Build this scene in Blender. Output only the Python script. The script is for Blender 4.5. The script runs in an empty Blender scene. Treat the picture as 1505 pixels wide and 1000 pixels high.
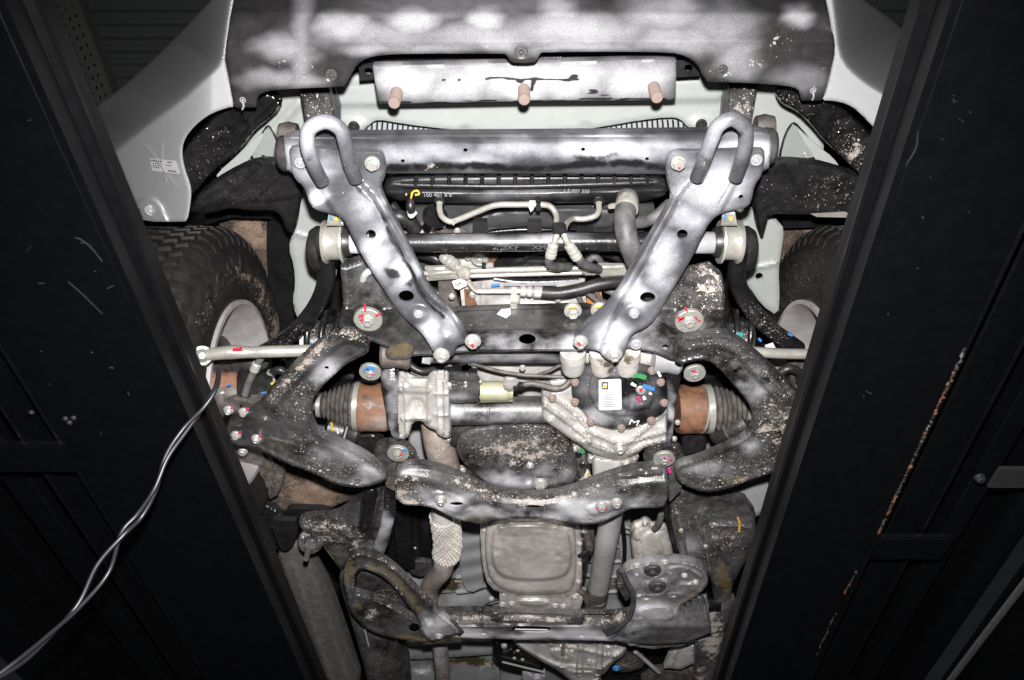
import bpy, bmesh, math, random
import numpy as np
from mathutils import Vector, Matrix
from mathutils.geometry import delaunay_2d_cdt

# ------------------------------------------------------------------ camera, light, exposure
random.seed(7)
np.random.seed(7)
SC = bpy.context.scene
COL = SC.collection
FPX, CX, CY = 1153.0, 752.5, 500.0           # focal length of the photograph in its own pixels
PITCH = math.radians(48.7)                   # the camera looks up and rearwards
CAMZ = 1.40
FW = np.array([0.0, math.cos(PITCH), math.sin(PITCH)])
UP = np.array([0.0, -math.sin(PITCH), math.cos(PITCH)])
CAM = np.array([0.0, 0.0, CAMZ])

cam_d = bpy.data.cameras.new('camera')
cam = bpy.data.objects.new('camera', cam_d)
COL.objects.link(cam)
cam_d.sensor_width = 36.0
cam_d.lens = FPX / 1505.0 * 36.0
cam_d.clip_start = 0.02
cam_d.clip_end = 60.0
m = Matrix.Identity(4)
for i in range(3):
    m[i][0] = (1.0, 0.0, 0.0)[i]
    m[i][1] = UP[i]
    m[i][2] = -FW[i]
    m[i][3] = CAM[i]
cam.matrix_world = m
SC.camera = cam

world = bpy.data.worlds.new('World')
SC.world = world
world.use_nodes = True
wb = world.node_tree.nodes['Background']
wb.inputs[0].default_value = (0.75, 0.85, 1.0, 1)
wb.inputs[1].default_value = 0.012           # the dim workshop around the flash

fl_d = bpy.data.lights.new('camera_flash', 'SPOT')   # the flash on top of the camera
fl_d.shadow_soft_size = 0.024
fl_d.spot_size = math.radians(116)
fl_d.spot_blend = 1.0
fl_d.energy = 430.0
fl_d.color = (1.0, 0.975, 0.96)
fl = bpy.data.objects.new('camera_flash', fl_d)
COL.objects.link(fl)
fm = m.copy()
fp = CAM + UP * 0.125 + np.array([0.012, 0, 0]) + FW * 0.02
aim = FW * 1.0 - UP * 0.32
aim = aim / np.linalg.norm(aim)
fu = np.cross(-aim, np.array([1.0, 0, 0]))
for i in range(3):
    fm[i][0] = (1.0, 0, 0)[i]; fm[i][1] = fu[i]; fm[i][2] = -aim[i]; fm[i][3] = fp[i]
fl.matrix_world = fm

SC.view_settings.view_transform = 'Standard'
SC.view_settings.look = 'None'
SC.view_settings.gamma = 1.0
SC.view_settings.exposure = 0.0
SC.view_settings.use_curve_mapping = False
try:
    SC.cycles.max_bounces = 8
    SC.cycles.glossy_bounces = 4
    SC.cycles.sample_clamp_indirect = 6.0
    SC.cycles.use_denoising = True
except Exception:
    pass

# ------------------------------------------------------------------ measuring helpers
def P(px, py, h):
    """point on the level h metres above the camera that the photograph shows at (px, py)"""
    u = (px - CX) / FPX
    v = (py - CY) / FPX
    d = FW - UP * v + np.array([u, 0, 0])
    t = h / d[2]
    return CAM + d * t

def PA(q, h):
    q = np.asarray(q, float)
    h = np.broadcast_to(np.asarray(h, float), (len(q),))
    u = (q[:, 0] - CX) / FPX
    v = (q[:, 1] - CY) / FPX
    d = FW[None] - UP[None] * v[:, None]
    d = d + np.stack([u, 0 * u, 0 * u], 1)
    return CAM[None] + d * (h / d[:, 2])[:, None]

def PROJ(V):
    W = np.asarray(V, float) - CAM[None]
    z = np.maximum(W @ FW, 1e-6)
    return np.stack([CX + FPX * W[:, 0] / z, CY - FPX * (W @ UP) / z], 1)

def chaikin(pts, n=2, closed=True):
    p = np.asarray(pts, float)
    for _ in range(n):
        if closed:
            q = np.roll(p, -1, 0)
            a = 0.75 * p + 0.25 * q
            b = 0.25 * p + 0.75 * q
            p = np.stack([a, b], 1).reshape(-1, p.shape[1])
        else:
            a = 0.75 * p[:-1] + 0.25 * p[1:]
            b = 0.25 * p[:-1] + 0.75 * p[1:]
            p = np.concatenate([p[:1], np.stack([a, b], 1).reshape(-1, p.shape[1]), p[-1:]])
    return p

def resample(p, step, closed=True):
    p = np.asarray(p, float)
    if closed:
        p = np.concatenate([p, p[:1]])
    d = np.linalg.norm(np.diff(p, axis=0), axis=1)
    out = []
    for i in range(len(d)):
        n = max(1, int(round(d[i] / step)))
        for k in range(n):
            out.append(p[i] + (p[i + 1] - p[i]) * k / n)
    if not closed:
        out.append(p[-1])
    out = np.array(out)
    keep = [0]
    for i in range(1, len(out)):
        if np.linalg.norm(out[i] - out[keep[-1]]) > step * 0.3:
            keep.append(i)
    return out[keep]

def inside(q, poly):
    x, y = q[:, 0], q[:, 1]
    r = np.zeros(len(q), bool)
    a = poly
    b = np.roll(poly, -1, 0)
    for (x1, y1), (x2, y2) in zip(a, b):
        if y1 == y2:
            continue
        c = ((y1 > y) != (y2 > y)) & (x < (x2 - x1) * (y - y1) / (y2 - y1) + x1)
        r ^= c
    return r

def seg_dist(q, line, signed=False):
    q = np.asarray(q, float)
    line = np.asarray(line, float)
    best = np.full(len(q), 1e9)
    side = np.ones(len(q))
    for i in range(len(line) - 1):
        a, b = line[i], line[i + 1]
        ab = b - a
        L = max(ab @ ab, 1e-9)
        t = np.clip(((q - a) @ ab) / L, 0, 1)
        c = a + t[:, None] * ab
        w = q - c
        d = np.sqrt((w ** 2).sum(1))
        s = ab[0] * (q[:, 1] - a[1]) - ab[1] * (q[:, 0] - a[0])
        u = d < best
        best = np.where(u, d, best)
        side = np.where(u, np.sign(s), side)
    return best * side if signed else best

def sst(x):
    x = np.clip(x, 0, 1)
    return x * x * (3 - 2 * x)

# ------------------------------------------------------------------ linking, labels, paint
ROOTS = {}
def empty(name, loc, label, cat, group=None):
    o = bpy.data.objects.new(name, None)
    COL.objects.link(o)
    o.location = loc
    o.empty_display_size = 0.05
    o['label'] = label
    o['category'] = cat
    if group:
        o['group'] = group
    ROOTS[o.name] = Vector(loc)
    return o

def link(o, parent=None, label=None, kind=None, cat=None, group=None):
    COL.objects.link(o)
    while parent is not None and parent.parent is not None and parent.parent.parent is not None:
        parent = parent.parent                 # thing > part > sub-part, no deeper
    if parent is not None:
        o.parent = parent
        if parent.name in ROOTS:
            o.matrix_parent_inverse = Matrix.Translation(-ROOTS[parent.name])
    if label: o['label'] = label
    if kind: o['kind'] = kind
    if cat: o['category'] = cat
    if group: o['group'] = group
    return o

def apply_paint(me, paint, seed=0):
    if not paint:
        return
    n = len(me.vertices)
    V = np.empty(n * 3)
    me.vertices.foreach_get('co', V)
    Q = PROJ(V.reshape(-1, 3))
    Q0 = Q.copy()
    for i_, (f_, a_) in enumerate(((0.041, 5.0), (0.093, 3.4), (0.21, 1.6))):   # uneven, wandering outlines
        Q[:, 0] += a_ * np.sin(Q0[:, 1] * f_ * 1.7 + Q0[:, 0] * f_ * 0.6 + i_ * 1.9)
        Q[:, 1] += a_ * 0.6 * np.sin(Q0[:, 0] * f_ - Q0[:, 1] * f_ * 0.5 + i_ * 2.7)
    lay = {}
    for p in paint:
        k = p[0]
        if k not in lay:
            lay[k] = np.zeros(n)
        if isinstance(p[1], (list, tuple)):            # (kind, polyline, radius, value)
            d = seg_dist(0.25 * Q + 0.75 * Q0, p[1]) / p[2]
            f = sst(1.0 - d) * p[3] if len(p) < 5 else sst((1.0 - d) / p[4]) * p[3]
        else:                                          # (kind, x, y, rx, ry, value)
            d = np.sqrt(((Q[:, 0] - p[1]) / p[3]) ** 2 + ((Q[:, 1] - p[2]) / p[4]) ** 2)
            f = sst(1.15 - d * 0.85) * p[5]
        lay[k] = np.where(f >= 0, np.maximum(lay[k], f), lay[k] + f) if p[-1] != 'add' else lay[k] + f
    for k, a in lay.items():
        at = me.attributes.new(k, 'FLOAT', 'POINT')
        at.data.foreach_set('value', np.clip(a, -1, 2).astype(np.float32))

def mesh_obj(name, verts, faces, mat, parent=None, paint=None, sharp=38, fix=True, **kw):
    me = bpy.data.meshes.new(name)
    me.from_pydata([tuple(v) for v in verts], [], [tuple(f) for f in faces])
    if fix:
        bm = bmesh.new(); bm.from_mesh(me)
        bmesh.ops.recalc_face_normals(bm, faces=bm.faces)
        bm.to_mesh(me); bm.free()
    me.polygons.foreach_set('use_smooth', [True] * len(me.polygons))
    me.update()
    if sharp:
        me.set_sharp_from_angle(angle=math.radians(sharp))
    me.materials.append(mat)
    apply_paint(me, paint)
    o = bpy.data.objects.new(name, me)
    return link(o, parent, **kw)

# ------------------------------------------------------------------ shapes
def stamp(name, outline, h, mat, parent=None, thick=0.012, holes=(), relief=(), edge=None, sm=2,
          step=5.0, paint=None, sharp=40, follow=True, rough=0.0, rim=None, **kw):
    """a pressed sheet or casting seen from below: outline traced on its own level, real relief, real thickness"""
    step = max(2.6, step * 0.66) if step < 9 else step
    if thick > 0.02:
        thick = 0.012 + (thick - 0.012) * 0.22
    poly = chaikin(outline, sm) if sm else np.asarray(outline, float)
    poly = resample(poly, step)
    hp = []
    for c in holes:
        if len(c) == 4 and not isinstance(c[0], (tuple, list)):
            n = max(12, int((c[2] + c[3]) * 3.14 / step * 1.3))
            hp.append(np.array([(c[0] + c[2] * math.cos(2 * math.pi * k / n), c[1] + c[3] * math.sin(2 * math.pi * k / n)) for k in range(n)]))
        else:
            hp.append(resample(chaikin(c, 2), step))
    loops = [poly] + hp
    x0, y0 = poly.min(0)
    x1, y1 = poly.max(0)
    gx, gy = np.meshgrid(np.arange(x0, x1, step), np.arange(y0, y1, step * 0.87))
    gx = gx + (np.arange(gx.shape[0]) % 2)[:, None] * step * 0.5
    g = np.stack([gx.ravel(), gy.ravel()], 1)
    g = g[inside(g, poly)]
    ok = np.ones(len(g), bool)
    for L in loops:
        ok &= seg_dist(g, np.concatenate([L, L[:1]])) > step * 0.55
    for L in hp:
        ok &= ~inside(g, L)
    g = g[ok]
    pts = np.concatenate(loops + [g])
    eds = []
    o = 0
    for L in loops:
        n = len(L)
        eds += [(o + k, o + (k + 1) % n) for k in range(n)]
        o += n
    r = delaunay_2d_cdt([Vector(p) for p in pts], eds, [], 0, 1e-5)
    q = np.array([tuple(v) for v in r[0]])
    tri = np.array([t for t in r[2]])
    c = q[tri].mean(1)
    k = inside(c, poly)
    for L in hp:
        k &= ~inside(c, L)
    tri = tri[k]
    d = np.zeros(len(q))
    if edge:
        e = np.full(len(q), 1e9)
        for L in (loops if len(edge) > 2 and edge[2] else loops[:1]):
            e = np.minimum(e, seg_dist(q, np.concatenate([L, L[:1]])))
        t = np.clip(e / edge[0], 0, 1)
        d -= edge[1] * (1 - np.sqrt(np.maximum(0, 1 - (1 - t) ** 2)))
    if rim:
        e = np.full(len(q), 1e9)
        for L in loops[:1]:
            e = np.minimum(e, seg_dist(q, np.concatenate([L, L[:1]])))
        d += rim[1] * sst(1.4 - e / rim[0])
    for rl in relief:
        if rl[0] == 'rib':                 # ('rib', line, half width, height, flat part)
            fl_ = rl[4] if len(rl) > 4 else 0.0
            w = (1 - seg_dist(q, chaikin(rl[1], 2, False)) / rl[2]) / max(1e-6, 1 - fl_)
            d += rl[3] * sst(w)
        elif rl[0] == 'step':              # ('step', line, width, depth): left of the line stays, right recedes
            s = seg_dist(q, chaikin(rl[1], 2, False), True)
            d -= rl[3] * sst(s / rl[2])
        elif rl[0] == 'slope':             # ('slope', line, depth per pixel): right of the line recedes steadily
            s = seg_dist(q, chaikin(rl[1], 2, False), True)
            s2 = np.maximum(0, s)
            kk = rl[3] if len(rl) > 3 else 8.0
            d -= rl[2] * (np.sqrt(s2 * s2 + kk * kk) - kk)
        elif rl[0] == 'boss':              # ('boss', x, y, rx, ry, height, flat)
            e = np.sqrt(((q[:, 0] - rl[1]) / rl[3]) ** 2 + ((q[:, 1] - rl[2]) / rl[4]) ** 2)
            fl_ = rl[6] if len(rl) > 6 else 0.3
            d += rl[5] * sst((1 - e) / (1 - fl_))
        elif rl[0] == 'area':              # ('area', polygon, height, slope width)
            pl = chaikin(rl[1], 2)
            e = seg_dist(q, np.concatenate([pl, pl[:1]])) * np.where(inside(q, pl), 1, -1)
            d += rl[2] * sst(e / rl[3])
        elif rl[0] == 'wave':              # ('wave', angle, period, height)
            a = math.radians(rl[1])
            d += rl[3] * np.sin((q[:, 0] * math.cos(a) + q[:, 1] * math.sin(a)) * 2 * math.pi / rl[2])
    if rough:
        ph = np.random.rand(8, 3) * 6.28
        for i in range(8):
            a = i * 2.4
            f = 0.05 * (1.35 ** i)
            d += rough / (1 + i * 0.5) * np.sin((q[:, 0] * math.cos(a) + q[:, 1] * math.sin(a)) * f + ph[i, 0])
    hh = h(q[:, 0], q[:, 1]) if callable(h) else np.full(len(q), float(h))
    A = PA(q, hh - d)
    top = hh - d + thick if follow else np.full(len(q), float(np.max(hh - d))) + thick
    B = A.copy()
    tray = bool(hp) and thick > 0.012          # pressed sheet with holes: thin skin, turned-up outer flange
    B[:, 2] = A[:, 2] + 0.003 if tray else CAMZ + top
    n = len(q)
    faces = [(a, b, c_) for a, b, c_ in tri] + [(n + c_, n + b, n + a) for a, b, c_ in tri]
    cnt = {}
    for t in tri:
        for i in range(3):
            a, b = int(t[i]), int(t[(i + 1) % 3])
            cnt[(min(a, b), max(a, b))] = cnt.get((min(a, b), max(a, b)), 0) + 1
    for t in tri:
        for i in range(3):
            a, b = int(t[i]), int(t[(i + 1) % 3])
            if cnt[(min(a, b), max(a, b))] == 1:
                faces.append((b, a, n + a, n + b))
    if tray:
        m0 = len(loops[0])
        ring = A[:m0].copy()
        cen = ring.mean(0)
        ring2 = ring.copy(); ring2[:, 2] += thick
        ring3 = ring2 + (cen - ring2) * 0.004; ring3[:, 2] = ring2[:, 2]
        ring4 = ring + (cen - ring) * 0.004; ring4[:, 2] = ring[:, 2] + 0.0035
        nb = 2 * n
        B = np.concatenate([B, ring, ring2, ring3, ring4])
        for i in range(m0):
            j = (i + 1) % m0
            for u in range(4):
                w = (u + 1) % 4
                faces.append((nb + u * m0 + i, nb + u * m0 + j, nb + w * m0 + j, nb + w * m0 + i))
    return mesh_obj(name, np.concatenate([A, B]), faces, mat, parent, paint, sharp, **kw)

def path3(pts, sub=6):
    p = np.array([P(*q) if len(q) == 3 else q[:3] for q in pts])
    if len(p) < 3 or sub <= 1:
        return p
    e = np.concatenate([[2 * p[0] - p[1]], p, [2 * p[-1] - p[-2]]])
    out = []
    for i in range(1, len(e) - 2):
        for k in range(sub):
            t = k / sub
            out.append(0.5 * (2 * e[i] + (e[i + 1] - e[i - 1]) * t + (2 * e[i - 1] - 5 * e[i] + 4 * e[i + 1] - e[i + 2]) * t * t
                              + (3 * e[i] - e[i - 1] - 3 * e[i + 1] + e[i + 2]) * t ** 3))
    out.append(p[-1])
    return np.array(out)

def sweep(C, R, seg=16, flat=1.0):
    n = len(C)
    T = np.gradient(C, axis=0)
    T /= np.maximum(np.linalg.norm(T, axis=1), 1e-9)[:, None]
    a = np.array([0, 0, 1.0]) if abs(T[0][2]) < 0.9 else np.array([1.0, 0, 0])
    N = np.cross(T[0], a); N /= np.linalg.norm(N)
    V, Fc = [], []
    for i in range(n):
        N = N - T[i] * (N @ T[i]); N /= np.linalg.norm(N)
        B = np.cross(T[i], N)
        for k in range(seg):
            w = 2 * math.pi * k / seg
            V.append(C[i] + R[i] * (math.cos(w) * N + flat * math.sin(w) * B))
    for i in range(n - 1):
        for k in range(seg):
            k2 = (k + 1) % seg
            Fc.append((i * seg + k, i * seg + k2, (i + 1) * seg + k2, (i + 1) * seg + k))
    Fc.append(tuple(range(seg))[::-1])
    Fc.append(tuple((n - 1) * seg + k for k in range(seg)))
    return V, Fc

def tube(name, pts, r, mat, parent=None, sub=6, seg=16, flat=1.0, paint=None, sharp=50, **kw):
    C = path3(pts, sub)
    t = np.linspace(0, 1, len(C))
    if callable(r):
        R = np.array([r(x) for x in t])
    elif isinstance(r, (list, tuple)):
        R = np.interp(t, np.linspace(0, 1, len(r)), r)
    else:
        R = np.full(len(C), r)
    V, Fc = sweep(C, R, seg, flat)
    return mesh_obj(name, V, Fc, mat, parent, paint, sharp, **kw)

def lathe(name, A, B, prof, mat, parent=None, seg=32, paint=None, sharp=35, squash=1.0, **kw):
    """profile (position 0..1 from A to B, radius) turned about the axis A-B"""
    A = P(*A) if len(A) == 3 and not isinstance(A, np.ndarray) else A
    B = P(*B) if len(B) == 3 and not isinstance(B, np.ndarray) else B
    ax = B - A
    L = np.linalg.norm(ax); ax = ax / L
    a = np.array([0, 0, 1.0]) if abs(ax[2]) < 0.9 else np.array([1.0, 0, 0])
    N = np.cross(ax, a); N /= np.linalg.norm(N)
    M_ = np.cross(ax, N)
    V, Fc = [], []
    for (t, r) in prof:
        for k in range(seg):
            w = 2 * math.pi * k / seg
            V.append(A + ax * L * t + max(r, 1e-4) * (math.cos(w) * N + squash * math.sin(w) * M_))
    n = len(prof)
    for i in range(n - 1):
        for k in range(seg):
            k2 = (k + 1) % seg
            Fc.append((i * seg + k, i * seg + k2, (i + 1) * seg + k2, (i + 1) * seg + k))
    Fc.append(tuple(range(seg))[::-1])
    Fc.append(tuple((n - 1) * seg + k for k in range(seg)))
    return mesh_obj(name, V, Fc, mat, parent, paint, sharp, **kw)

def down(p, d):
    q = np.array(p, float); q[2] -= d
    return q

def box(name, lo, hi, mat, parent=None, bev=0.003, paint=None, rot=None, **kw):
    bm = bmesh.new()
    bmesh.ops.create_cube(bm, size=1.0)
    s = [hi[i] - lo[i] for i in range(3)]
    c = [(hi[i] + lo[i]) / 2 for i in range(3)]
    for v in bm.verts:
        v.co = Vector((v.co.x * s[0], v.co.y * s[1], v.co.z * s[2]))
    if bev:
        bmesh.ops.bevel(bm, geom=list(bm.edges), offset=bev, segments=2, affect='EDGES')
    M = Matrix.Translation(c)
    if rot is not None:
        M = M @ rot
    bmesh.ops.transform(bm, matrix=M, verts=bm.verts)
    me = bpy.data.meshes.new(name)
    bm.to_mesh(me); bm.free()
    me.polygons.foreach_set('use_smooth', [True] * len(me.polygons))
    me.set_sharp_from_angle(angle=math.radians(35))
    me.materials.append(mat)
    apply_paint(me, paint)
    return link(bpy.data.objects.new(name, me), parent, **kw)

_bolt = {}
def bolt_mesh(kind, mat):
    k = (kind, mat.name)
    if k in _bolt:
        return _bolt[k]
    bm = bmesh.new()
    def disc(rings, seg, hexa=False, ph=0.0):
        prev = None
        first = None
        for (z, r) in rings:
            ring = [bm.verts.new((r * math.cos(2 * math.pi * i / seg + ph), r * math.sin(2 * math.pi * i / seg + ph), z)) for i in range(seg)]
            if prev:
                for i in range(seg):
                    bm.faces.new((prev[i], prev[(i + 1) % seg], ring[(i + 1) % seg], ring[i]))
            else:
                first = ring
            prev = ring
        bm.faces.new(prev)
    if kind == 'flange':
        disc([(0.25, 1.0), (-0.10, 1.0), (-0.14, 0.96), (-0.14, 0.4)], 24)
        disc([(-0.13, 0.86), (-0.24, 0.84), (-0.32, 0.66)], 24)
        disc([(-0.28, 0.66), (-0.78, 0.66), (-0.88, 0.56), (-0.88, 0.3), (-0.82, 0.24)], 6)
    elif kind == 'washer':
        disc([(0.2, 1.0), (-0.08, 1.0), (-0.12, 0.96), (-0.12, 0.62), (-0.09, 0.58)], 36)
        disc([(-0.08, 0.50), (-0.22, 0.48), (-0.26, 0.40)], 24)
        disc([(-0.2, 0.38), (-0.42, 0.38), (-0.46, 0.33), (-0.46, 0.16), (-0.40, 0.13)], 6)
    elif kind == 'hex':
        disc([(0.3, 0.95), (-0.06, 0.95), (-0.12, 0.90), (-0.12, 0.5)], 24)
        disc([(-0.1, 0.80), (-0.62, 0.80), (-0.74, 0.66), (-0.74, 0.3)], 6)
    elif kind == 'round':
        disc([(0.3, 1.0), (-0.06, 1.0), (-0.2, 0.88), (-0.2, 0.66), (-0.14, 0.60), (-0.14, 0.42)], 28)
        disc([(-0.1, 0.40), (-0.42, 0.38), (-0.52, 0.30), (-0.55, 0.14)], 20)
    elif kind == 'stud':
        rings = [(0.5, 1.0)]
        for i in range(9):
            rings += [(0.2 - i * 0.42, 1.0), (-0.01 - i * 0.42, 0.90)]
        rings += [(-3.75, 0.98), (-4.0, 0.84), (-4.05, 0.4)]
        disc(rings, 20)
    bmesh.ops.recalc_face_normals(bm, faces=bm.faces)
    me = bpy.data.meshes.new('bolt')
    bm.to_mesh(me); bm.free()
    me.polygons.foreach_set('use_smooth', [True] * len(me.polygons))
    me.set_sharp_from_angle(angle=math.radians(30))
    me.materials.append(mat)
    _bolt[k] = me
    return me

def bolt(parent, px, py, h, r_px, mat, kind='flange', axis=None, name=None, tilt=None, label=None):
    me = bolt_mesh(kind, mat)
    o = bpy.data.objects.new(name or ('stud' if kind == 'stud' else 'bolt'), me)
    p = P(px, py, h)
    sc_ = r_px * np.linalg.norm(P(px + 1, py, h) - p)
    R = Matrix.Rotation(random.random() * 6.28, 4, 'Z')
    if axis is not None:
        R = Vector((0, 0, -1)).rotation_difference(Vector(axis)).to_matrix().to_4x4() @ R
    o.matrix_basis = Matrix.Translation(Vector(p)) @ R @ Matrix.Scale(sc_, 4)
    return link(o, parent, label)

def mark(parent, line, h, w, mat, name='paint_mark', lift=0.002, smooth=0):
    """a thin brushed stroke lying on the surface of level h"""
    L = np.asarray(line, float)
    if smooth:
        L = chaikin(L, smooth, False)
    T = np.gradient(L, axis=0)
    T /= np.maximum(np.linalg.norm(T, axis=1), 1e-9)[:, None]
    N = np.stack([-T[:, 1], T[:, 0]], 1)
    ww = w * (0.75 + 0.5 * np.random.rand(len(L)))[:, None] / 2
    poly = np.concatenate([L + N * ww, (L - N * ww)[::-1]])
    A = PA(poly, (h(poly[:, 0], poly[:, 1]) if callable(h) else h) - lift)
    B = A.copy(); B[:, 2] += 0.0015
    n = len(poly); k = len(L)
    F_ = []
    for i in range(k - 1):
        F_.append((i, i + 1, n - 2 - i, n - 1 - i))
        F_.append((n + i, n + n - 1 - i, n + n - 2 - i, n + i + 1))
    for i in range(n):
        F_.append((i, (i + 1) % n, n + (i + 1) % n, n + i))
    return mesh_obj(name, np.concatenate([A, B]), F_, mat, parent, None, 30)

def text(name, s, px, py, h, size_px, mat, parent, ang=0.0, lift=0.002, mirror=False, squeeze=1.0):
    cu = bpy.data.curves.new('lettering', 'FONT')
    cu.body = s
    cu.align_x = 'CENTER'; cu.align_y = 'CENTER'
    cu.extrude = 0.01
    ob = bpy.data.objects.new('lettering', cu)
    COL.objects.link(ob)
    dg = bpy.context.evaluated_depsgraph_get()
    me = bpy.data.meshes.new_from_object(ob.evaluated_get(dg))
    bpy.data.objects.remove(ob)
    bpy.data.curves.remove(cu)
    p = P(px, py, h - lift)
    s_ = size_px * np.linalg.norm(P(px + 1, py, h) - P(px, py, h)) * 1.35
    Mx = Matrix(((1, 0, 0, 0), (0, -1, 0, 0), (0, 0, -1, 0), (0, 0, 0, 1)))
    M = Matrix.Translation(Vector(p)) @ Mx @ Matrix.Rotation(math.radians(ang), 4, 'Z') @ Matrix.Diagonal((s_ * squeeze * (-1 if mirror else 1), s_, 0.05, 1))
    me.transform(M)
    if mirror:
        me.flip_normals()
    me.materials.clear()
    me.materials.append(mat)
    me.name = name
    return link(bpy.data.objects.new(name, me), parent)

# ------------------------------------------------------------------ materials
class NT:
    def __init__(s, name):
        s.m = bpy.data.materials.new(name)
        s.m.use_nodes = True
        s.t = s.m.node_tree
        s.b = s.t.nodes['Principled BSDF']
        s.tc = s.t.nodes.new('ShaderNodeTexCoord').outputs['Object']
    def set(s, sock, v):
        if hasattr(v, 'links'):
            s.t.links.new(v, sock)
        else:
            sock.default_value = v
    def math(s, op, a, b=0.0, c=None, clamp=False):
        n = s.t.nodes.new('ShaderNodeMath'); n.operation = op; n.use_clamp = clamp
        s.set(n.inputs[0], a); s.set(n.inputs[1], b)
        if c is not None: s.set(n.inputs[2], c)
        return n.outputs[0]
    def noise(s, scale, detail=4, rough=0.55, vec=None, dist=0.0):
        n = s.t.nodes.new('ShaderNodeTexNoise')
        n.inputs['Scale'].default_value = scale
        n.inputs['Detail'].default_value = detail
        n.inputs['Roughness'].default_value = rough
        n.inputs['Distortion'].default_value = dist
        s.t.links.new(vec if vec is not None else s.tc, n.inputs['Vector'])
        return n.outputs
    def vor(s, scale, vec, feature='F1'):
        n = s.t.nodes.new('ShaderNodeTexVoronoi')
        n.feature = feature
        n.inputs['Scale'].default_value = scale
        s.t.links.new(vec, n.inputs['Vector'])
        return n.outputs
    def attr(s, name):
        n = s.t.nodes.new('ShaderNodeAttribute'); n.attribute_name = name
        return n.outputs['Fac']
    def ramp(s, v, a, b, c=0.0, d=1.0, smooth=True):
        n = s.t.nodes.new('ShaderNodeMapRange')
        n.interpolation_type = 'SMOOTHSTEP' if smooth else 'LINEAR'
        s.set(n.inputs[0], v)
        for i, x in enumerate((a, b, c, d)):
            s.set(n.inputs[i + 1], x)
        return n.outputs[0]
    def mix(s, f, a, b):
        n = s.t.nodes.new('ShaderNodeMix'); n.data_type = 'RGBA'
        s.set(n.inputs['Factor'], f)
        for k, v in (('A', a), ('B', b)):
            i = [x for x in n.inputs if x.name == k and x.type == 'RGBA'][0]
            s.set(i, v if hasattr(v, 'links') else (*v, 1.0) if len(v) == 3 else v)
        return [x for x in n.outputs if x.type == 'RGBA'][0]
    def vmath(s, op, a, b):
        n = s.t.nodes.new('ShaderNodeVectorMath'); n.operation = op
        s.set(n.inputs[0], a); s.set(n.inputs[1], b)
        return n.outputs[0]
    def scale(s, a, f):
        n = s.t.nodes.new('ShaderNodeVectorMath'); n.operation = 'SCALE'
        s.set(n.inputs[0], a); n.inputs['Scale'].default_value = f
        return n.outputs[0]

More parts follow.
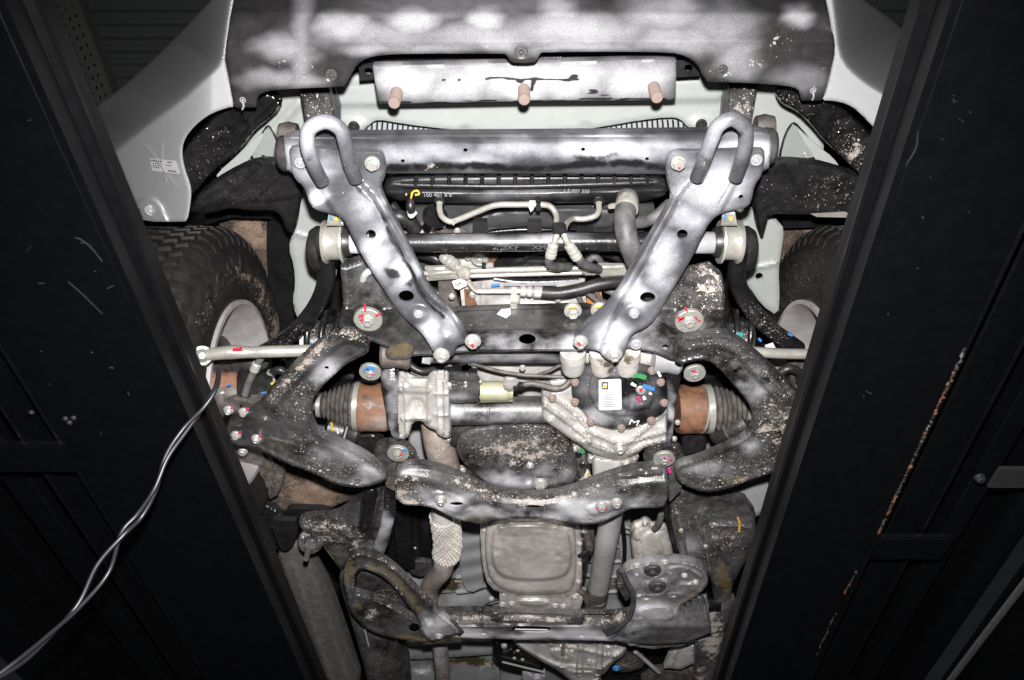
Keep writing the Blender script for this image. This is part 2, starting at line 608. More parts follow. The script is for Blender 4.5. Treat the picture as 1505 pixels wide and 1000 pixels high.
PALE_GREY = (0.53, 0.53, 0.56)  # pale grey laid over steel and plastic in soft blotches
MUD = (0.44, 0.385, 0.34)
def worn(name, base, rough=0.45, metal=0.0, blotch=0.0, mud=0.0, rust=0.0, dust=0.03, bump=0.25, var=0.25,
         blotch_col=PALE_GREY, mud_col=MUD, rust_col=(0.16, 0.062, 0.028), spec=0.5, mscale=260.0, coat=0.0, feats='smrxw', brk=1.25, cloud=0.5):
    """feats: s spray of pale grey, m mud, r rust, x dark runs, w cavity wax"""
    t = NT(name)
    n1 = t.noise(7.0, 3)[0]
    n2 = t.noise(38.0, 4, 0.62)[0]
    n3 = t.noise(330.0, 2, 0.6)[0]
    n2c = t.math('SUBTRACT', n2, 0.5)
    dark = tuple(c * (1 - var) for c in base)
    lite = tuple(min(1, c * (1 + var) + 0.002) for c in base)
    col = t.mix(t.ramp(t.math('ADD', t.math('MULTIPLY', n1, 0.6), t.math('MULTIPLY', n2, 0.4)), 0.3, 0.7), dark, lite)
    cov = None
    def cover(x):
        nonlocal cov
        cov = x if cov is None else t.math('MAXIMUM', cov, x)
    if 'w' in feats:
        wm = t.ramp(t.math('ADD', t.attr('wax'), t.math('MULTIPLY', n2c, 1.7)), 0.30, 0.75)
        col = t.mix(wm, col, t.mix(n3, (0.012, 0.009, 0.003), (0.13, 0.095, 0.028)))
    if 'r' in feats or rust:
        rm = t.ramp(t.math('ADD', t.math('ADD', t.attr('rust'), rust), t.math('MULTIPLY', n2c, 1.3)), 0.35, 0.62)
        col = t.mix(rm, col, t.mix(n2, tuple(c * 0.35 for c in rust_col), tuple(c * 1.75 for c in rust_col)))
        cover(rm)
    if 's' in feats:
        sp = t.math('ADD', t.attr('blotch'), blotch)  # soft pale blotches at listed spots over an even pale base
        sv = t.math('MULTIPLY', sp, t.ramp(n1, 0.28, 0.72, 1.0 - cloud * 1.1, 1.0 + cloud * 0.5))
        sv = t.math('ADD', sv, t.math('MULTIPLY', t.math('ADD', t.math('MULTIPLY', n2c, brk), t.math('MULTIPLY', t.math('SUBTRACT', n3, 0.5), 0.5)), t.math('MINIMUM', sp, 0.45)))
        sm = t.math('MULTIPLY', t.ramp(sv, 0.0, 1.0, 0.0, 1.0, False), 0.96, clamp=True)
        col = t.mix(sm, col, t.mix(n3, tuple(c * 0.75 for c in blotch_col), tuple(min(1, c * 1.18) for c in blotch_col)))
        cover(t.math('MULTIPLY', sm, 0.8))
    if 'x' in feats:
        stm = t.ramp(t.math('ADD', t.attr('stain'), t.math('MULTIPLY', n2c, 0.9)), 0.25, 0.6)
        col = t.mix(stm, col, (0.010, 0.010, 0.011))
    hgt = t.math('ADD', t.math('MULTIPLY', n3, 0.32), t.math('MULTIPLY', n2, 0.45))
    if 'm' in feats or mud:
        mu = t.math('ADD', t.attr('mud'), mud)
        nv = t.noise(70.0, 1)[1]
        vec = t.vmath('ADD', t.tc, t.scale(t.vmath('SUBTRACT', nv, (0.5, 0.5, 0.5)), 0.012))
        drops = None
        for i, (sc_, gain) in enumerate(((mscale, 1.1), (mscale * 0.42, 0.72))):
            v = t.vor(sc_, vec)
            sepn = t.t.nodes.new('ShaderNodeSeparateColor'); t.t.links.new(v['Color'], sepn.inputs[0])
            rad = t.math('MULTIPLY', t.math('SUBTRACT', t.math('MULTIPLY', mu, gain), sepn.outputs[0]), 1.2)
            rad = t.math('MINIMUM', rad, t.math('ADD', 0.17, t.math('MULTIPLY', sepn.outputs[1], 0.30)))
            dm_ = t.ramp(t.math('SUBTRACT', rad, v['Distance']), -0.04, 0.12)
            drops = dm_ if drops is None else t.math('MAXIMUM', drops, dm_)
        cake = t.ramp(t.math('ADD', mu, t.math('MULTIPLY', t.math('SUBTRACT', t.noise(30.0, 5, 0.72)[0], 0.5), 2.2)), 0.78, 1.02)
        film_m = t.math('MULTIPLY', t.ramp(n2, 0.3, 0.75), t.math('ADD', t.math('MULTIPLY', t.math('MINIMUM', mu, 0.6), 0.06), dust), clamp=True)
        mc = t.mix(n3, tuple(c * 0.62 for c in mud_col), tuple(c * 1.32 for c in mud_col))
        allm = t.math('MAXIMUM', t.math('MAXIMUM', drops, t.math('MULTIPLY', cake, 0.85)), film_m, clamp=True)
        col = t.mix(allm, col, mc)
        hgt = t.math('ADD', hgt, t.math('MULTIPLY', drops, 0.9))
        cover(allm)
    elif dust:
        col = t.mix(t.math('MULTIPLY', t.ramp(n2, 0.3, 0.75), dust), col, mud_col)
    t.set(t.b.inputs['Base Color'], col)
    rg = t.math('ADD', rough, t.math('MULTIPLY', n2c, 0.28))
    if cov is not None:
        inv = t.math('SUBTRACT', 1.0, cov, clamp=True)
        t.set(t.b.inputs['Metallic'], t.math('MULTIPLY', inv, metal))
        t.set(t.b.inputs['Roughness'], t.math('ADD', t.math('MULTIPLY', rg, inv), t.math('MULTIPLY', cov, 0.72), clamp=True))
    else:
        t.b.inputs['Metallic'].default_value = metal
        t.set(t.b.inputs['Roughness'], rg)
    t.b.inputs['Specular IOR Level'].default_value = spec
    if coat:
        t.b.inputs['Coat Weight'].default_value = coat
        t.b.inputs['Coat Roughness'].default_value = 0.08
    bn = t.t.nodes.new('ShaderNodeBump')
    bn.inputs['Strength'].default_value = bump
    bn.inputs['Distance'].default_value = 0.0035
    t.set(bn.inputs['Height'], hgt)
    t.t.links.new(bn.outputs[0], t.b.inputs['Normal'])
    return t.m

def plain(name, col, rough=0.5, metal=0.0, bump=0.0, bs=200.0, var=0.12, coat=0.0, spec=0.5):
    t = NT(name)
    n = t.noise(45.0, 5)[0]
    t.set(t.b.inputs['Base Color'], t.mix(n, tuple(c * (1 - var) for c in col), tuple(min(1, c * (1 + var)) for c in col)))
    t.b.inputs['Metallic'].default_value = metal
    t.b.inputs['Specular IOR Level'].default_value = spec
    t.set(t.b.inputs['Roughness'], t.math('ADD', rough, t.math('MULTIPLY', t.math('SUBTRACT', n, 0.5), 0.15), clamp=True))
    if coat:
        t.b.inputs['Coat Weight'].default_value = coat
    if bump:
        bn = t.t.nodes.new('ShaderNodeBump')
        bn.inputs['Strength'].default_value = bump
        bn.inputs['Distance'].default_value = 0.002
        t.set(bn.inputs['Height'], t.noise(bs, 4)[0])
        t.t.links.new(bn.outputs[0], t.b.inputs['Normal'])
    return t.m

M = {}
M['black']   = worn('black_paint', (0.008, 0.008, 0.009), 0.27, dust=0.006, bump=0.34)
M['blackm']  = worn('muddy_black_paint', (0.011, 0.0108, 0.0105), 0.31, mud=0.15, dust=0.028, bump=0.42, blotch=0.06, brk=1.6, cloud=0.9)
M['blackg']  = worn('gloss_black_paint', (0.007, 0.007, 0.008), 0.17, mud=0.04, dust=0.005, bump=0.10, feats='m')
M['plastic'] = worn('black_plastic', (0.011, 0.011, 0.012), 0.36, mud=0.03, dust=0.006, bump=0.35, feats='sm')
M['frame']   = worn('frame_steel', (0.012, 0.0115, 0.011), 0.31, mud=0.18, dust=0.04, bump=0.45, blotch=0.075, brk=1.6, cloud=0.9)
M['strut']   = worn('blotched_steel', (0.030, 0.031, 0.036), 0.27, metal=0.15, blotch=0.13, dust=0.01, bump=0.20, brk=0.7, cloud=0.45, blotch_col=(0.47, 0.475, 0.515))
M['apron']   = worn('blotched_undercover', (0.016, 0.0155, 0.0155), 0.26, blotch=0.02, dust=0.012, bump=0.14, brk=0.35, cloud=0.2)
M['silver']  = plain('silver_car_paint', (0.54, 0.545, 0.56), 0.30, 0.35, 0.06, 900.0, 0.04, coat=0.2)
M['sage']    = worn('sage_grey_primer', (0.335, 0.355, 0.34), 0.42, dust=0.03, bump=0.08, var=0.05, feats='mr')
M['floorpan']= worn('grey_floor_paint', (0.30, 0.31, 0.315), 0.40, dust=0.05, bump=0.12, var=0.14, feats='sw')
M['alu']     = worn('cast_aluminium', (0.53, 0.515, 0.495), 0.42, metal=0.3, dust=0.14, bump=0.7, var=0.26, feats='m')
M['pan']     = worn('dusty_pan', (0.58, 0.545, 0.51), 0.32, metal=0.35, mud=0.16, dust=0.20, bump=0.55, var=0.35, feats='smw')
M['zinc']    = worn('zinc_plate', (0.52, 0.50, 0.455), 0.27, metal=0.6, dust=0.04, bump=0.2, var=0.18, feats='mr')
M['bolt']    = worn('zinc_bolt', (0.50, 0.49, 0.46), 0.30, metal=0.5, dust=0.10, bump=0.25, var=0.18, feats='')
M['boltd']   = worn('grey_bolt', (0.34, 0.34, 0.36), 0.42, metal=0.3, blotch=0.25, dust=0.08, bump=0.2, feats='s')
M['boltr']   = worn('rusty_bolt', (0.25, 0.13, 0.08), 0.6, rust=0.75, rust_col=(0.20, 0.135, 0.105), bump=0.5, blotch=0.14, feats='rs')
M['rust']    = worn('rusty_steel', (0.085, 0.05, 0.03), 0.45, rust=0.62, rust_col=(0.135, 0.058, 0.026), dust=0.05, bump=0.45, feats='rs')
M['exh']     = worn('exhaust_steel', (0.34, 0.285, 0.25), 0.38, metal=0.4, mud=0.12, dust=0.2, bump=0.4, feats='smw')
M['exhw']    = worn('blotched_exhaust', (0.30, 0.28, 0.27), 0.5, metal=0.3, blotch=0.30, mud=0.05, dust=0.1, feats='sm')
M['rubber']  = worn('rubber', (0.011, 0.011, 0.011), 0.42, mud=0.03, dust=0.02, bump=0.3, feats='m')
M['boot']    = worn('dusty_boot', (0.050, 0.047, 0.045), 0.5, mud=0.10, dust=0.22, bump=0.3, feats='m')
M['tyre']    = worn('tyre_rubber', (0.0095, 0.009, 0.0088), 0.60, spec=0.3, mud=0.04, dust=0.03, bump=0.5, mud_col=(0.23, 0.175, 0.135), feats='m')
M['rim']     = worn('rim_paint', (0.42, 0.40, 0.40), 0.40, metal=0.3, dust=0.2, bump=0.1, feats='')
M['liner']   = worn('felt_liner', (0.035, 0.028, 0.023), 0.9, mud=0.42, dust=0.3, bump=0.9, mud_col=(0.25, 0.175, 0.13), feats='m')
M['hose']    = worn('grey_hose', (0.062, 0.062, 0.066), 0.55, mud=0.05, dust=0.15, bump=0.2, feats='m')
M['cast']    = worn('dirty_casting', (0.055, 0.048, 0.043), 0.55, mud=0.14, dust=0.15, rust=0.22, bump=0.6, feats='mr')
M['lift']    = plain('lift_black_paint', (0.0011, 0.00125, 0.0016), 0.40, var=0.25, spec=0.22)
M['liftr']   = worn('lift_rust_line', (0.012, 0.009, 0.008), 0.6, rust=0.40, rust_col=(0.075, 0.024, 0.007), dust=0.0, feats='r')
M['roof']    = plain('workshop_cladding', (0.10, 0.11, 0.105), 0.55)
M['galv']    = plain('galvanised_steel', (0.035, 0.036, 0.035), 0.5, 0.2)
M['chip']    = plain('bare_chip', (0.014, 0.014, 0.014), 0.5)
M['cable']   = plain('grey_cable', (0.0095, 0.0092, 0.011), 0.42)
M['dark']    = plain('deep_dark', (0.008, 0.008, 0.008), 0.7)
M['sticker'] = plain('sticker_paper', (0.62, 0.62, 0.63), 0.5, var=0.04)
M['ink']     = plain('ink', (0.05, 0.05, 0.055), 0.6)
M['inkl']    = plain('light_ink', (0.24, 0.24, 0.25), 0.6)
M['red']     = plain('red_marker', (0.50, 0.02, 0.05), 0.5)
M['blue']    = plain('blue_marker', (0.05, 0.20, 0.48), 0.5)
M['green']   = plain('green_marker', (0.05, 0.25, 0.09), 0.5)
M['teal']    = plain('teal_plastic', (0.05, 0.30, 0.28), 0.5)
M['pink']    = plain('pink_marker', (0.55, 0.03, 0.16), 0.5)
M['yellow']  = plain('yellow_marker', (0.62, 0.42, 0.05), 0.5)
M['white']   = plain('white_marker', (0.70, 0.70, 0.69), 0.5)
M['olive']   = worn('passivated_motor', (0.42, 0.42, 0.28), 0.42, metal=0.35, dust=0.1, bump=0.2, feats='')
M['bronze']  = worn('bronze_bush', (0.17, 0.15, 0.085), 0.42, metal=0.4, mud=0.08, dust=0.1, feats='m')
M['braid']   = worn('steel_braid', (0.78, 0.74, 0.70), 0.22, metal=0.45, dust=0.06, bump=0.2, feats='')
M['core']    = plain('radiator_core', (0.45, 0.46, 0.47), 0.45, 0.3)
M['shroud']  = worn('fan_shroud', (0.032, 0.033, 0.036), 0.45, mud=0.02, dust=0.03, feats='m')
M['cam']     = worn('dull_cam_plate', (0.34, 0.34, 0.31), 0.34, metal=0.45, dust=0.12, bump=0.35, feats='m', mud=0.06)
M['rim_shade']    = worn('shaded_dusty_rim', (0.085, 0.075, 0.072), 0.55, dust=0.12, bump=0.15, feats='')  # rim paint darkened; shade inside the wheel put into its colour, plus dust
M['inkd']    = plain('faded_ink', (0.085, 0.085, 0.09), 0.6)
M['saged']   = worn('shaded_primer', (0.25, 0.265, 0.255), 0.45, dust=0.04, bump=0.08, var=0.06, feats='m')  # sage primer again, shade of the recessed panels put into its colour
M['mount']   = worn('blotched_mount', (0.045, 0.044, 0.044), 0.30, blotch=0.26, mud=0.22, dust=0.06, bump=0.5, brk=1.3, cloud=0.7)

# ------------------------------------------------------------------ the workshop: ceiling and the lift
def ceiling():
    h0, per = 4.6, 0.078
    prof = [(0.0, 0.0), (0.30, 0.0), (0.42, 0.030), (0.80, 0.030), (0.92, 0.0)]
    ys = []
    k = -4
    while k * per < 5.2:
        for a, b in prof:
            ys.append((k * per + a * per, h0 + b))
        k += 1
    V, Fc = [], []
    for (y, h) in ys:
        for x in (-5.5, 5.5):
            V.append((x, y, CAMZ + h))
    for (y, h) in ys:
        for x in (-5.5, 5.5):
            V.append((x, y, CAMZ + h + 0.01))
    n = len(ys)
    for i in range(n - 1):
        a = i * 2
        Fc.append((a, a + 1, a + 3, a + 2))
        b = 2 * n + a
        Fc.append((b, b + 2, b + 3, b + 1))
    o = mesh_obj('ceiling', V, Fc, M['roof'], None, None, 20, fix=False, kind='structure',
                 label='dark corrugated metal ceiling sheeting of the workshop')
    return o
ceiling()

def ceiling_rail():
    r = empty('perforated_rail', (-1.2, 0.9, CAMZ + 2.2), 'grey perforated steel rail running overhead beside the silver bumper corner', 'rail')
    L0, R0 = (66, -14), (107, -14)
    def on(t, s):
        y = -14 + t * 560
        xl = 66 + (787 - 66) * (y + 14) / 1828
        xr = 107 + (787 - 107) * (y + 14) / 1828
        return (xl + (xr - xl) * s, y)
    holes = []
    t = 0.015
    while t < 0.97:
        w = (on(t, 1)[0] - on(t, 0)[0])
        for s in (0.25, 0.5, 0.76):
            c = on(t + (0.008 if s == 0.5 else 0), s)
            holes.append((c[0], c[1], w * 0.045, 3.2 * (1 - 0.35 * t)))
        t += 0.026
    stamp('rail_web', [on(0, 0), on(0, 1), on(1, 1), on(1, 0)], 2.2, M['galv'], r, thick=0.004, holes=holes, sm=0, step=9)
    for s in (0, 1):
        a, b = P(*on(0, s), 2.2), P(*on(1, s), 2.2)
        d = 0.004
        V = []
        for p in (a, b):
            for dx, dz in ((-d, 0.002), (d, 0.002), (d, 0.045), (-d, 0.045)):
                V.append((p[0] + dx, p[1], p[2] + dz))
        mesh_obj('rail_flange', V, [(0, 1, 2, 3), (4, 7, 6, 5), (0, 4, 5, 1), (1, 5, 6, 2), (2, 6, 7, 3), (3, 7, 4, 0)], M['galv'], r)
ceiling_rail()

YAW = 0.032                                  # the lift stands a little askew to the camera
def prism_y(name, prof, y0, y1, mat, parent, paint=None, ny=1, sharp=25, **kw):
    """profile of (x, h) points drawn out along the length of the lift"""
    n = len(prof)
    V, Fc = [], []
    for j in range(ny + 1):
        y = y0 + (y1 - y0) * j / ny
        for (x, h) in prof:
            V.append((x + YAW * (y - 0.46), y, CAMZ + h))
    for j in range(ny):
        for i in range(n):
            a, b = j * n + i, j * n + (i + 1) % n
            Fc.append((a, b, b + n, a + n))
    Fc.append(tuple(range(n))[::-1])
    Fc.append(tuple(ny * n + i for i in range(n)))
    return mesh_obj(name, V, Fc, mat, parent, paint, sharp, **kw)

def rect(x0, x1, h0, h1, c=0.003):
    return [(x0 + c, h0), (x1 - c, h0), (x1, h0 + c), (x1, h1 - c), (x1 - c, h1), (x0 + c, h1), (x0, h1 - c), (x0, h0 + c)]

def runway(s, xin, xout, label):
    r = empty('lift_runway', (s * (xin + 0.25), 1.6, CAMZ + 0.90), label, 'lift', 'runways of the vehicle lift')
    Y0, Y1 = -0.75, 5.2
    X = lambda v: s * v
    def pr(name, prof, mat='lift', y0=Y0, y1=Y1, paint=None, ny=1):
        q = [(X(a), b) for a, b in prof]
        return prism_y(name, q, y0, y1, M[mat], r, paint, ny)
    # inner edge: folded sheet with a rolled bead half way up
    pr('inner_flange', [(xin, 0.900), (xin + 0.002, 0.936), (xin - 0.006, 0.944), (xin - 0.008, 0.952), (xin - 0.006, 0.962),
                        (xin - 0.001, 0.968), (xin - 0.001, 0.995), (xin + 0.012, 0.995), (xin + 0.012, 0.912), (xin + 0.010, 0.900)])
    pr('deck_plate', rect(xin + 0.0125, xin + 0.56, 0.984, 0.994, 0.002))
    pr('bottom_plate', rect(xin + 0.0125, xout, 0.902, 0.910, 0.002), ny=1)
    return r, pr

rl, pr = runway(-1, 0.556, 0.797, 'black steel lift runway along the left edge, grey cable crossing it')
pr('side_web', rect(0.797, 0.805, 0.900, 0.984))
pr('angle_bar', rect(0.822, 0.860, 0.928, 0.936))
pr('angle_bar', rect(0.860, 0.866, 0.900, 0.936))
pr('stiffener', rect(0.93, 0.985, 0.935, 0.984))
pr('stiffener', rect(1.06, 1.115, 0.945, 0.984))
pr('edge_rail', rect(1.106, 1.20, 0.86, 0.944))
box('cross_member', (-1.12, P(50, 662, 0.885)[1] - 0.01, CAMZ + 0.885), (-0.765, P(50, 622, 0.885)[1] + 0.13, CAMZ + 0.9), M['lift'], r if False else rl, 0.003)
for (px, py) in ((46, 607), (96, 616), (102, 622), (108, 615)):
    bolt(rl, px, py, 0.90, 4, M['chip'], 'round', name='weld_spatter')
rr, pr2 = runway(1, 0.492, 0.688, 'black steel lift runway along the right edge with a rusty weld seam')
pr2('side_web', rect(0.688, 0.696, 0.900, 0.984))
pr2('angle_bar', rect(0.725, 0.775, 0.930, 0.938))
pr2('angle_bar', rect(0.775, 0.783, 0.905, 0.938))
pr2('stiffener', rect(0.842, 0.885, 0.935, 0.984))
pr2('edge_rail', rect(1.10, 1.20, 0.86, 0.984))
c0 = P(1295, 790, 0.89)
box('cross_member', (0.7165, c0[1], CAMZ + 0.888), (0.86, c0[1] + 0.075, CAMZ + 0.90), M['lift'], rr, 0.003)
V, Fc = sweep(np.array([(0.95, -0.7, CAMZ + 0.945), (0.985 + 0.032 * 1.2, 2, CAMZ + 0.945), (0.985 + 0.032 * 4.4, 5.2, CAMZ + 0.945)]), [0.030] * 3, 20)
mesh_obj('guide_tube', V, Fc, M['lift'], rr, None, 50)
# weld seam: a lumpy bead along the outer edge of the bottom plate
def bead(px0, py0, px1, py1, r, n, name):
    a, b = P(px0, py0, 0.902), P(px1, py1, 0.902)
    C = np.array([a + (b - a) * t + np.array([random.uniform(-1, 1) * 0.002, 0, random.uniform(-1, 1) * 0.0015]) for t in np.linspace(0, 1, n)])
    R = [r * random.uniform(0.35, 1.3) for _ in range(n)]
    V, Fc = sweep(C, R, 7)
    mesh_obj(name, V, Fc, M['liftr'], rr, None, 60, label='rusty orange weld seam')
bead(1419, 512, 1291, 785, 0.0028, 160, 'weld_seam')
bead(1259, 840, 1240, 873, 0.002, 16, 'weld_seam')
bead(1228, 902, 1200, 962, 0.002, 24, 'weld_seam')
# wandering scratch and chips on the painted plates
for _ in range(34):
    s_ = random.choice((0, 1))
    if s_:
        yy = random.uniform(120, 620); xx = random.uniform(1330 - yy * 0.22, 1480)
        xx = max(xx, 1345 - (yy - 150) * 0.30 + 55)
    else:
        yy = random.uniform(60, 980); xx = random.uniform(20, 110 + (yy - 250) * 0.40)
    if xx < 5 or xx > 1500: continue
    p3 = P(xx, yy, 0.902)
    if not (0.525 < p3[0] - YAW * (p3[1] - 0.46) < 0.68 or -0.78 < p3[0] - YAW * (p3[1] - 0.46) < -0.575): continue
    L = random.choice((2, 3, 3, 6, 10)); a = random.uniform(0, 3.14)
    mark(rr if s_ else rl, [(xx, yy), (xx + L * math.cos(a), yy + L * math.sin(a))], 0.902, random.uniform(0.6, 1.5), M['chip'], 'paint_chip', 0.0012)
mark(rr, [(1345, 178), (1350, 200), (1346, 222), (1330, 245), (1314, 275), (1302, 300)], 0.902, 1.3, M['chip'], 'scratch', 0.0012, 2)
mark(rl, [(110, 350), (118, 352), (135, 365), (150, 385)], 0.902, 1.3, M['chip'], 'scratch', 0.0012, 2)
mark(rl, [(100, 415), (120, 432), (150, 462)], 0.902, 1.0, M['chip'], 'scratch', 0.0012, 2)

# cross bar held on the lift by a hex bolt, at the right edge
bar = empty('cross_bar', P(1500, 697, 0.90), 'short grey steel bar on the right edge beside a hex bolt', 'bar')
a, b = P(1466, 683, 0.895), P(1464, 712, 0.895)
box('flat_bar', (a[0], a[1], CAMZ + 0.885), (a[0] + 0.35, b[1], CAMZ + 0.893), M['galv'] if False else plain('bare_bar', (0.013, 0.013, 0.0135), 0.5, 0.1), bar, 0.002)
bolt(rr, 1440, 703, 0.905, 8, plain('lift_bolt', (0.016, 0.017, 0.02), 0.4, 0.2), 'hex')
# webbing strap, bottom right
sp = [np.array(P(1530, 826, 0.93)), np.array(P(1450, 930, 0.93)), np.array(P(1380, 1022, 0.93))]
V, Fc = sweep(np.array(sp), [0.011] * 3, 12, 0.3)
mesh_obj('lift_cable', V, Fc, plain('steel_rope', (0.06, 0.062, 0.066), 0.5, 0.2, 1.0, 700.0), None, None, 50,
         label='grey steel rope running diagonally in the bottom right corner', cat='rope')

# twisted grey cable, hanging from the left runway towards the camera
def cable():
    r = empty('twisted_cable', P(0, 995, 0.42), 'twisted pair of grey electric wires crossing the left runway', 'cable')
    ctr = [(322, 540, 0.900), (318, 568, 0.892), (300, 598, 0.87), (272, 632, 0.83), (245, 672, 0.79), (228, 720, 0.75), (205, 758, 0.72),
           (180, 785, 0.69), (152, 835, 0.65), (118, 888, 0.60), (75, 932, 0.55), (30, 972, 0.50), (-20, 1005, 0.46)]
    amp = [0.5, 1.5, 3, 3.5, 3, 3, 4, 14, 12, 4, 3, 4, 5]
    for s in (-1, 1):
        pts = []
        for i, (x, y, h) in enumerate(ctr):
            w = math.sin(i * 1.25 + 0.5) * s * amp[i]
            pts.append((x + w * 0.8, y + w * 0.5, h + 0.003 * math.cos(i * 1.25) * s))
        tube('wire', pts, 0.0032, M['cable'], r, 8, 10)
cable()

# ------------------------------------------------------------------ the vehicle
car = empty('off_road_vehicle', (0.0, 1.47, CAMZ + 1.0), 'silver four wheel drive vehicle standing on the lift, seen from below', 'vehicle')

def holes_c(*l):
    return list(l)

# --- black sheet behind everything, the dark of the engine bay put into its colour
def dark_backing():
    stamp('dark_backing', [(330, 90), (1260, 90), (1260, 1080), (360, 1080)], 2.05, M['dark'], car, 0.02, sm=0, step=60,
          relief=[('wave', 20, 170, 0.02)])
dark_backing()

# --- front apron under the bumper
AP = [(345, -24), (1211, -24), (1216, 0), (1224, 45), (1228, 72), (1222, 100), (1212, 138), (1208, 147), (1208, 148), (1190, 148), (1179, 148), (1178, 148), (1177, 140),
      (1172, 131), (1157, 126), (1100, 122), (1046, 121), (1040, 121), (1033, 113), (1026, 96), (1010, 83), (985, 77), (900, 76), (800, 77),
      (794, 78), (789, 90), (782, 93), (757, 93), (750, 91), (744, 80), (738, 79), (600, 79), (562, 81), (540, 85), (524, 95), (514, 115), (508, 127),
      (500, 128), (440, 130), (400, 133), (384, 137), (378, 145), (377, 157), (377, 158), (360, 158), (346, 158), (344, 157), (338, 125), (333, 95), (330, 84), (336, 40)]
ap_h = lambda x, y: 1.375 + np.maximum(0, 62 - y) * 0.0010 + np.maximum(0, 20 - y) * 0.0012
apron_blotches = [('blotch', 505, 42, 48, 26, 0.67), ('blotch', 605, 30, 43, 26, 0.70), ('blotch', 712, 25, 37, 26, 0.67), ('blotch', 822, 15, 34, 24, 0.67),
          ('blotch', 560, 52, 125, 23, 0.42), ('blotch', 700, 55, 115, 23, 0.46), ('blotch', 850, 45, 125, 32, 0.53), ('blotch', 980, 20, 86, 35, 0.49),
          ('blotch', 1170, 22, 25, 20, 0.63), ('blotch', 1060, 40, 57, 45, 0.42), ('blotch', 1000, 10, 37, 20, 0.63), ('blotch', 1085, 80, 37, 40, 0.38), ('blotch', 1180, 120, 57, 23, 0.24),
          ('blotch', 1000, 60, 86, 26, 0.42), ('blotch', [(448, -20), (444, 40), (440, 130)], 24, 0.34), ('blotch', 420, 70, 48, 23, 0.42),
          ('blotch', 400, 118, 57, 15, 0.38), ('blotch', 540, 74, 57, 12, 0.38), ('blotch', 860, 70, 106, 14, 0.42), ('blotch', 640, 72, 86, 12, 0.38),
          ('blotch', 690, 5, 193, 20, 0.24), ('blotch', 640, 20, 134, 17, 0.24), ('blotch', 450, 120, 37, 14, 0.35),
          ('mud', 1060, 95, 70, 45, 0.26), ('mud', 1150, 60, 50, 60, 0.24), ('mud', 1200, 110, 30, 40, 0.28), ('mud', 430, 100, 60, 40, 0.28), ('mud', 640, 65, 200, 14, 0.2),
          ('mud', 1140, 62, 10, 14, 0.95), ('mud', 1115, 95, 12, 8, 0.9)]
apron = stamp('bumper_undercover', AP, ap_h, M['apron'], car, 0.005, sm=1, step=5, edge=(7, 0.006), paint=apron_blotches,
              relief=[('rib', [(340, 62), (740, 60), (1225, 60)], 9, 0.0014), ('boss', 487, 110, 15, 13, -0.004), ('boss', 766, 76, 17, 14, -0.004), ('boss', 1061, 103, 15, 13, -0.004)],
              label='black plastic undercover with white blotches')
for (x, y, r) in ((487, 110, 9), (766, 76, 9.5), (1061, 103, 9)):
    bolt(apron, x, y, 1.378, r, M['blackm'], 'round', name='push_clip')
for (x, y) in ((357, 147), (1195, 133)):
    bolt(apron, x, y, 1.376, 5, M['boltd'], 'round', name='screw')
    tube('clip_spring', [(x, y + 4, 1.372), (x + 1, y + 9, 1.37), (x - 1, y + 14, 1.372)], 0.002, M['boltd'], apron, 3, 6)

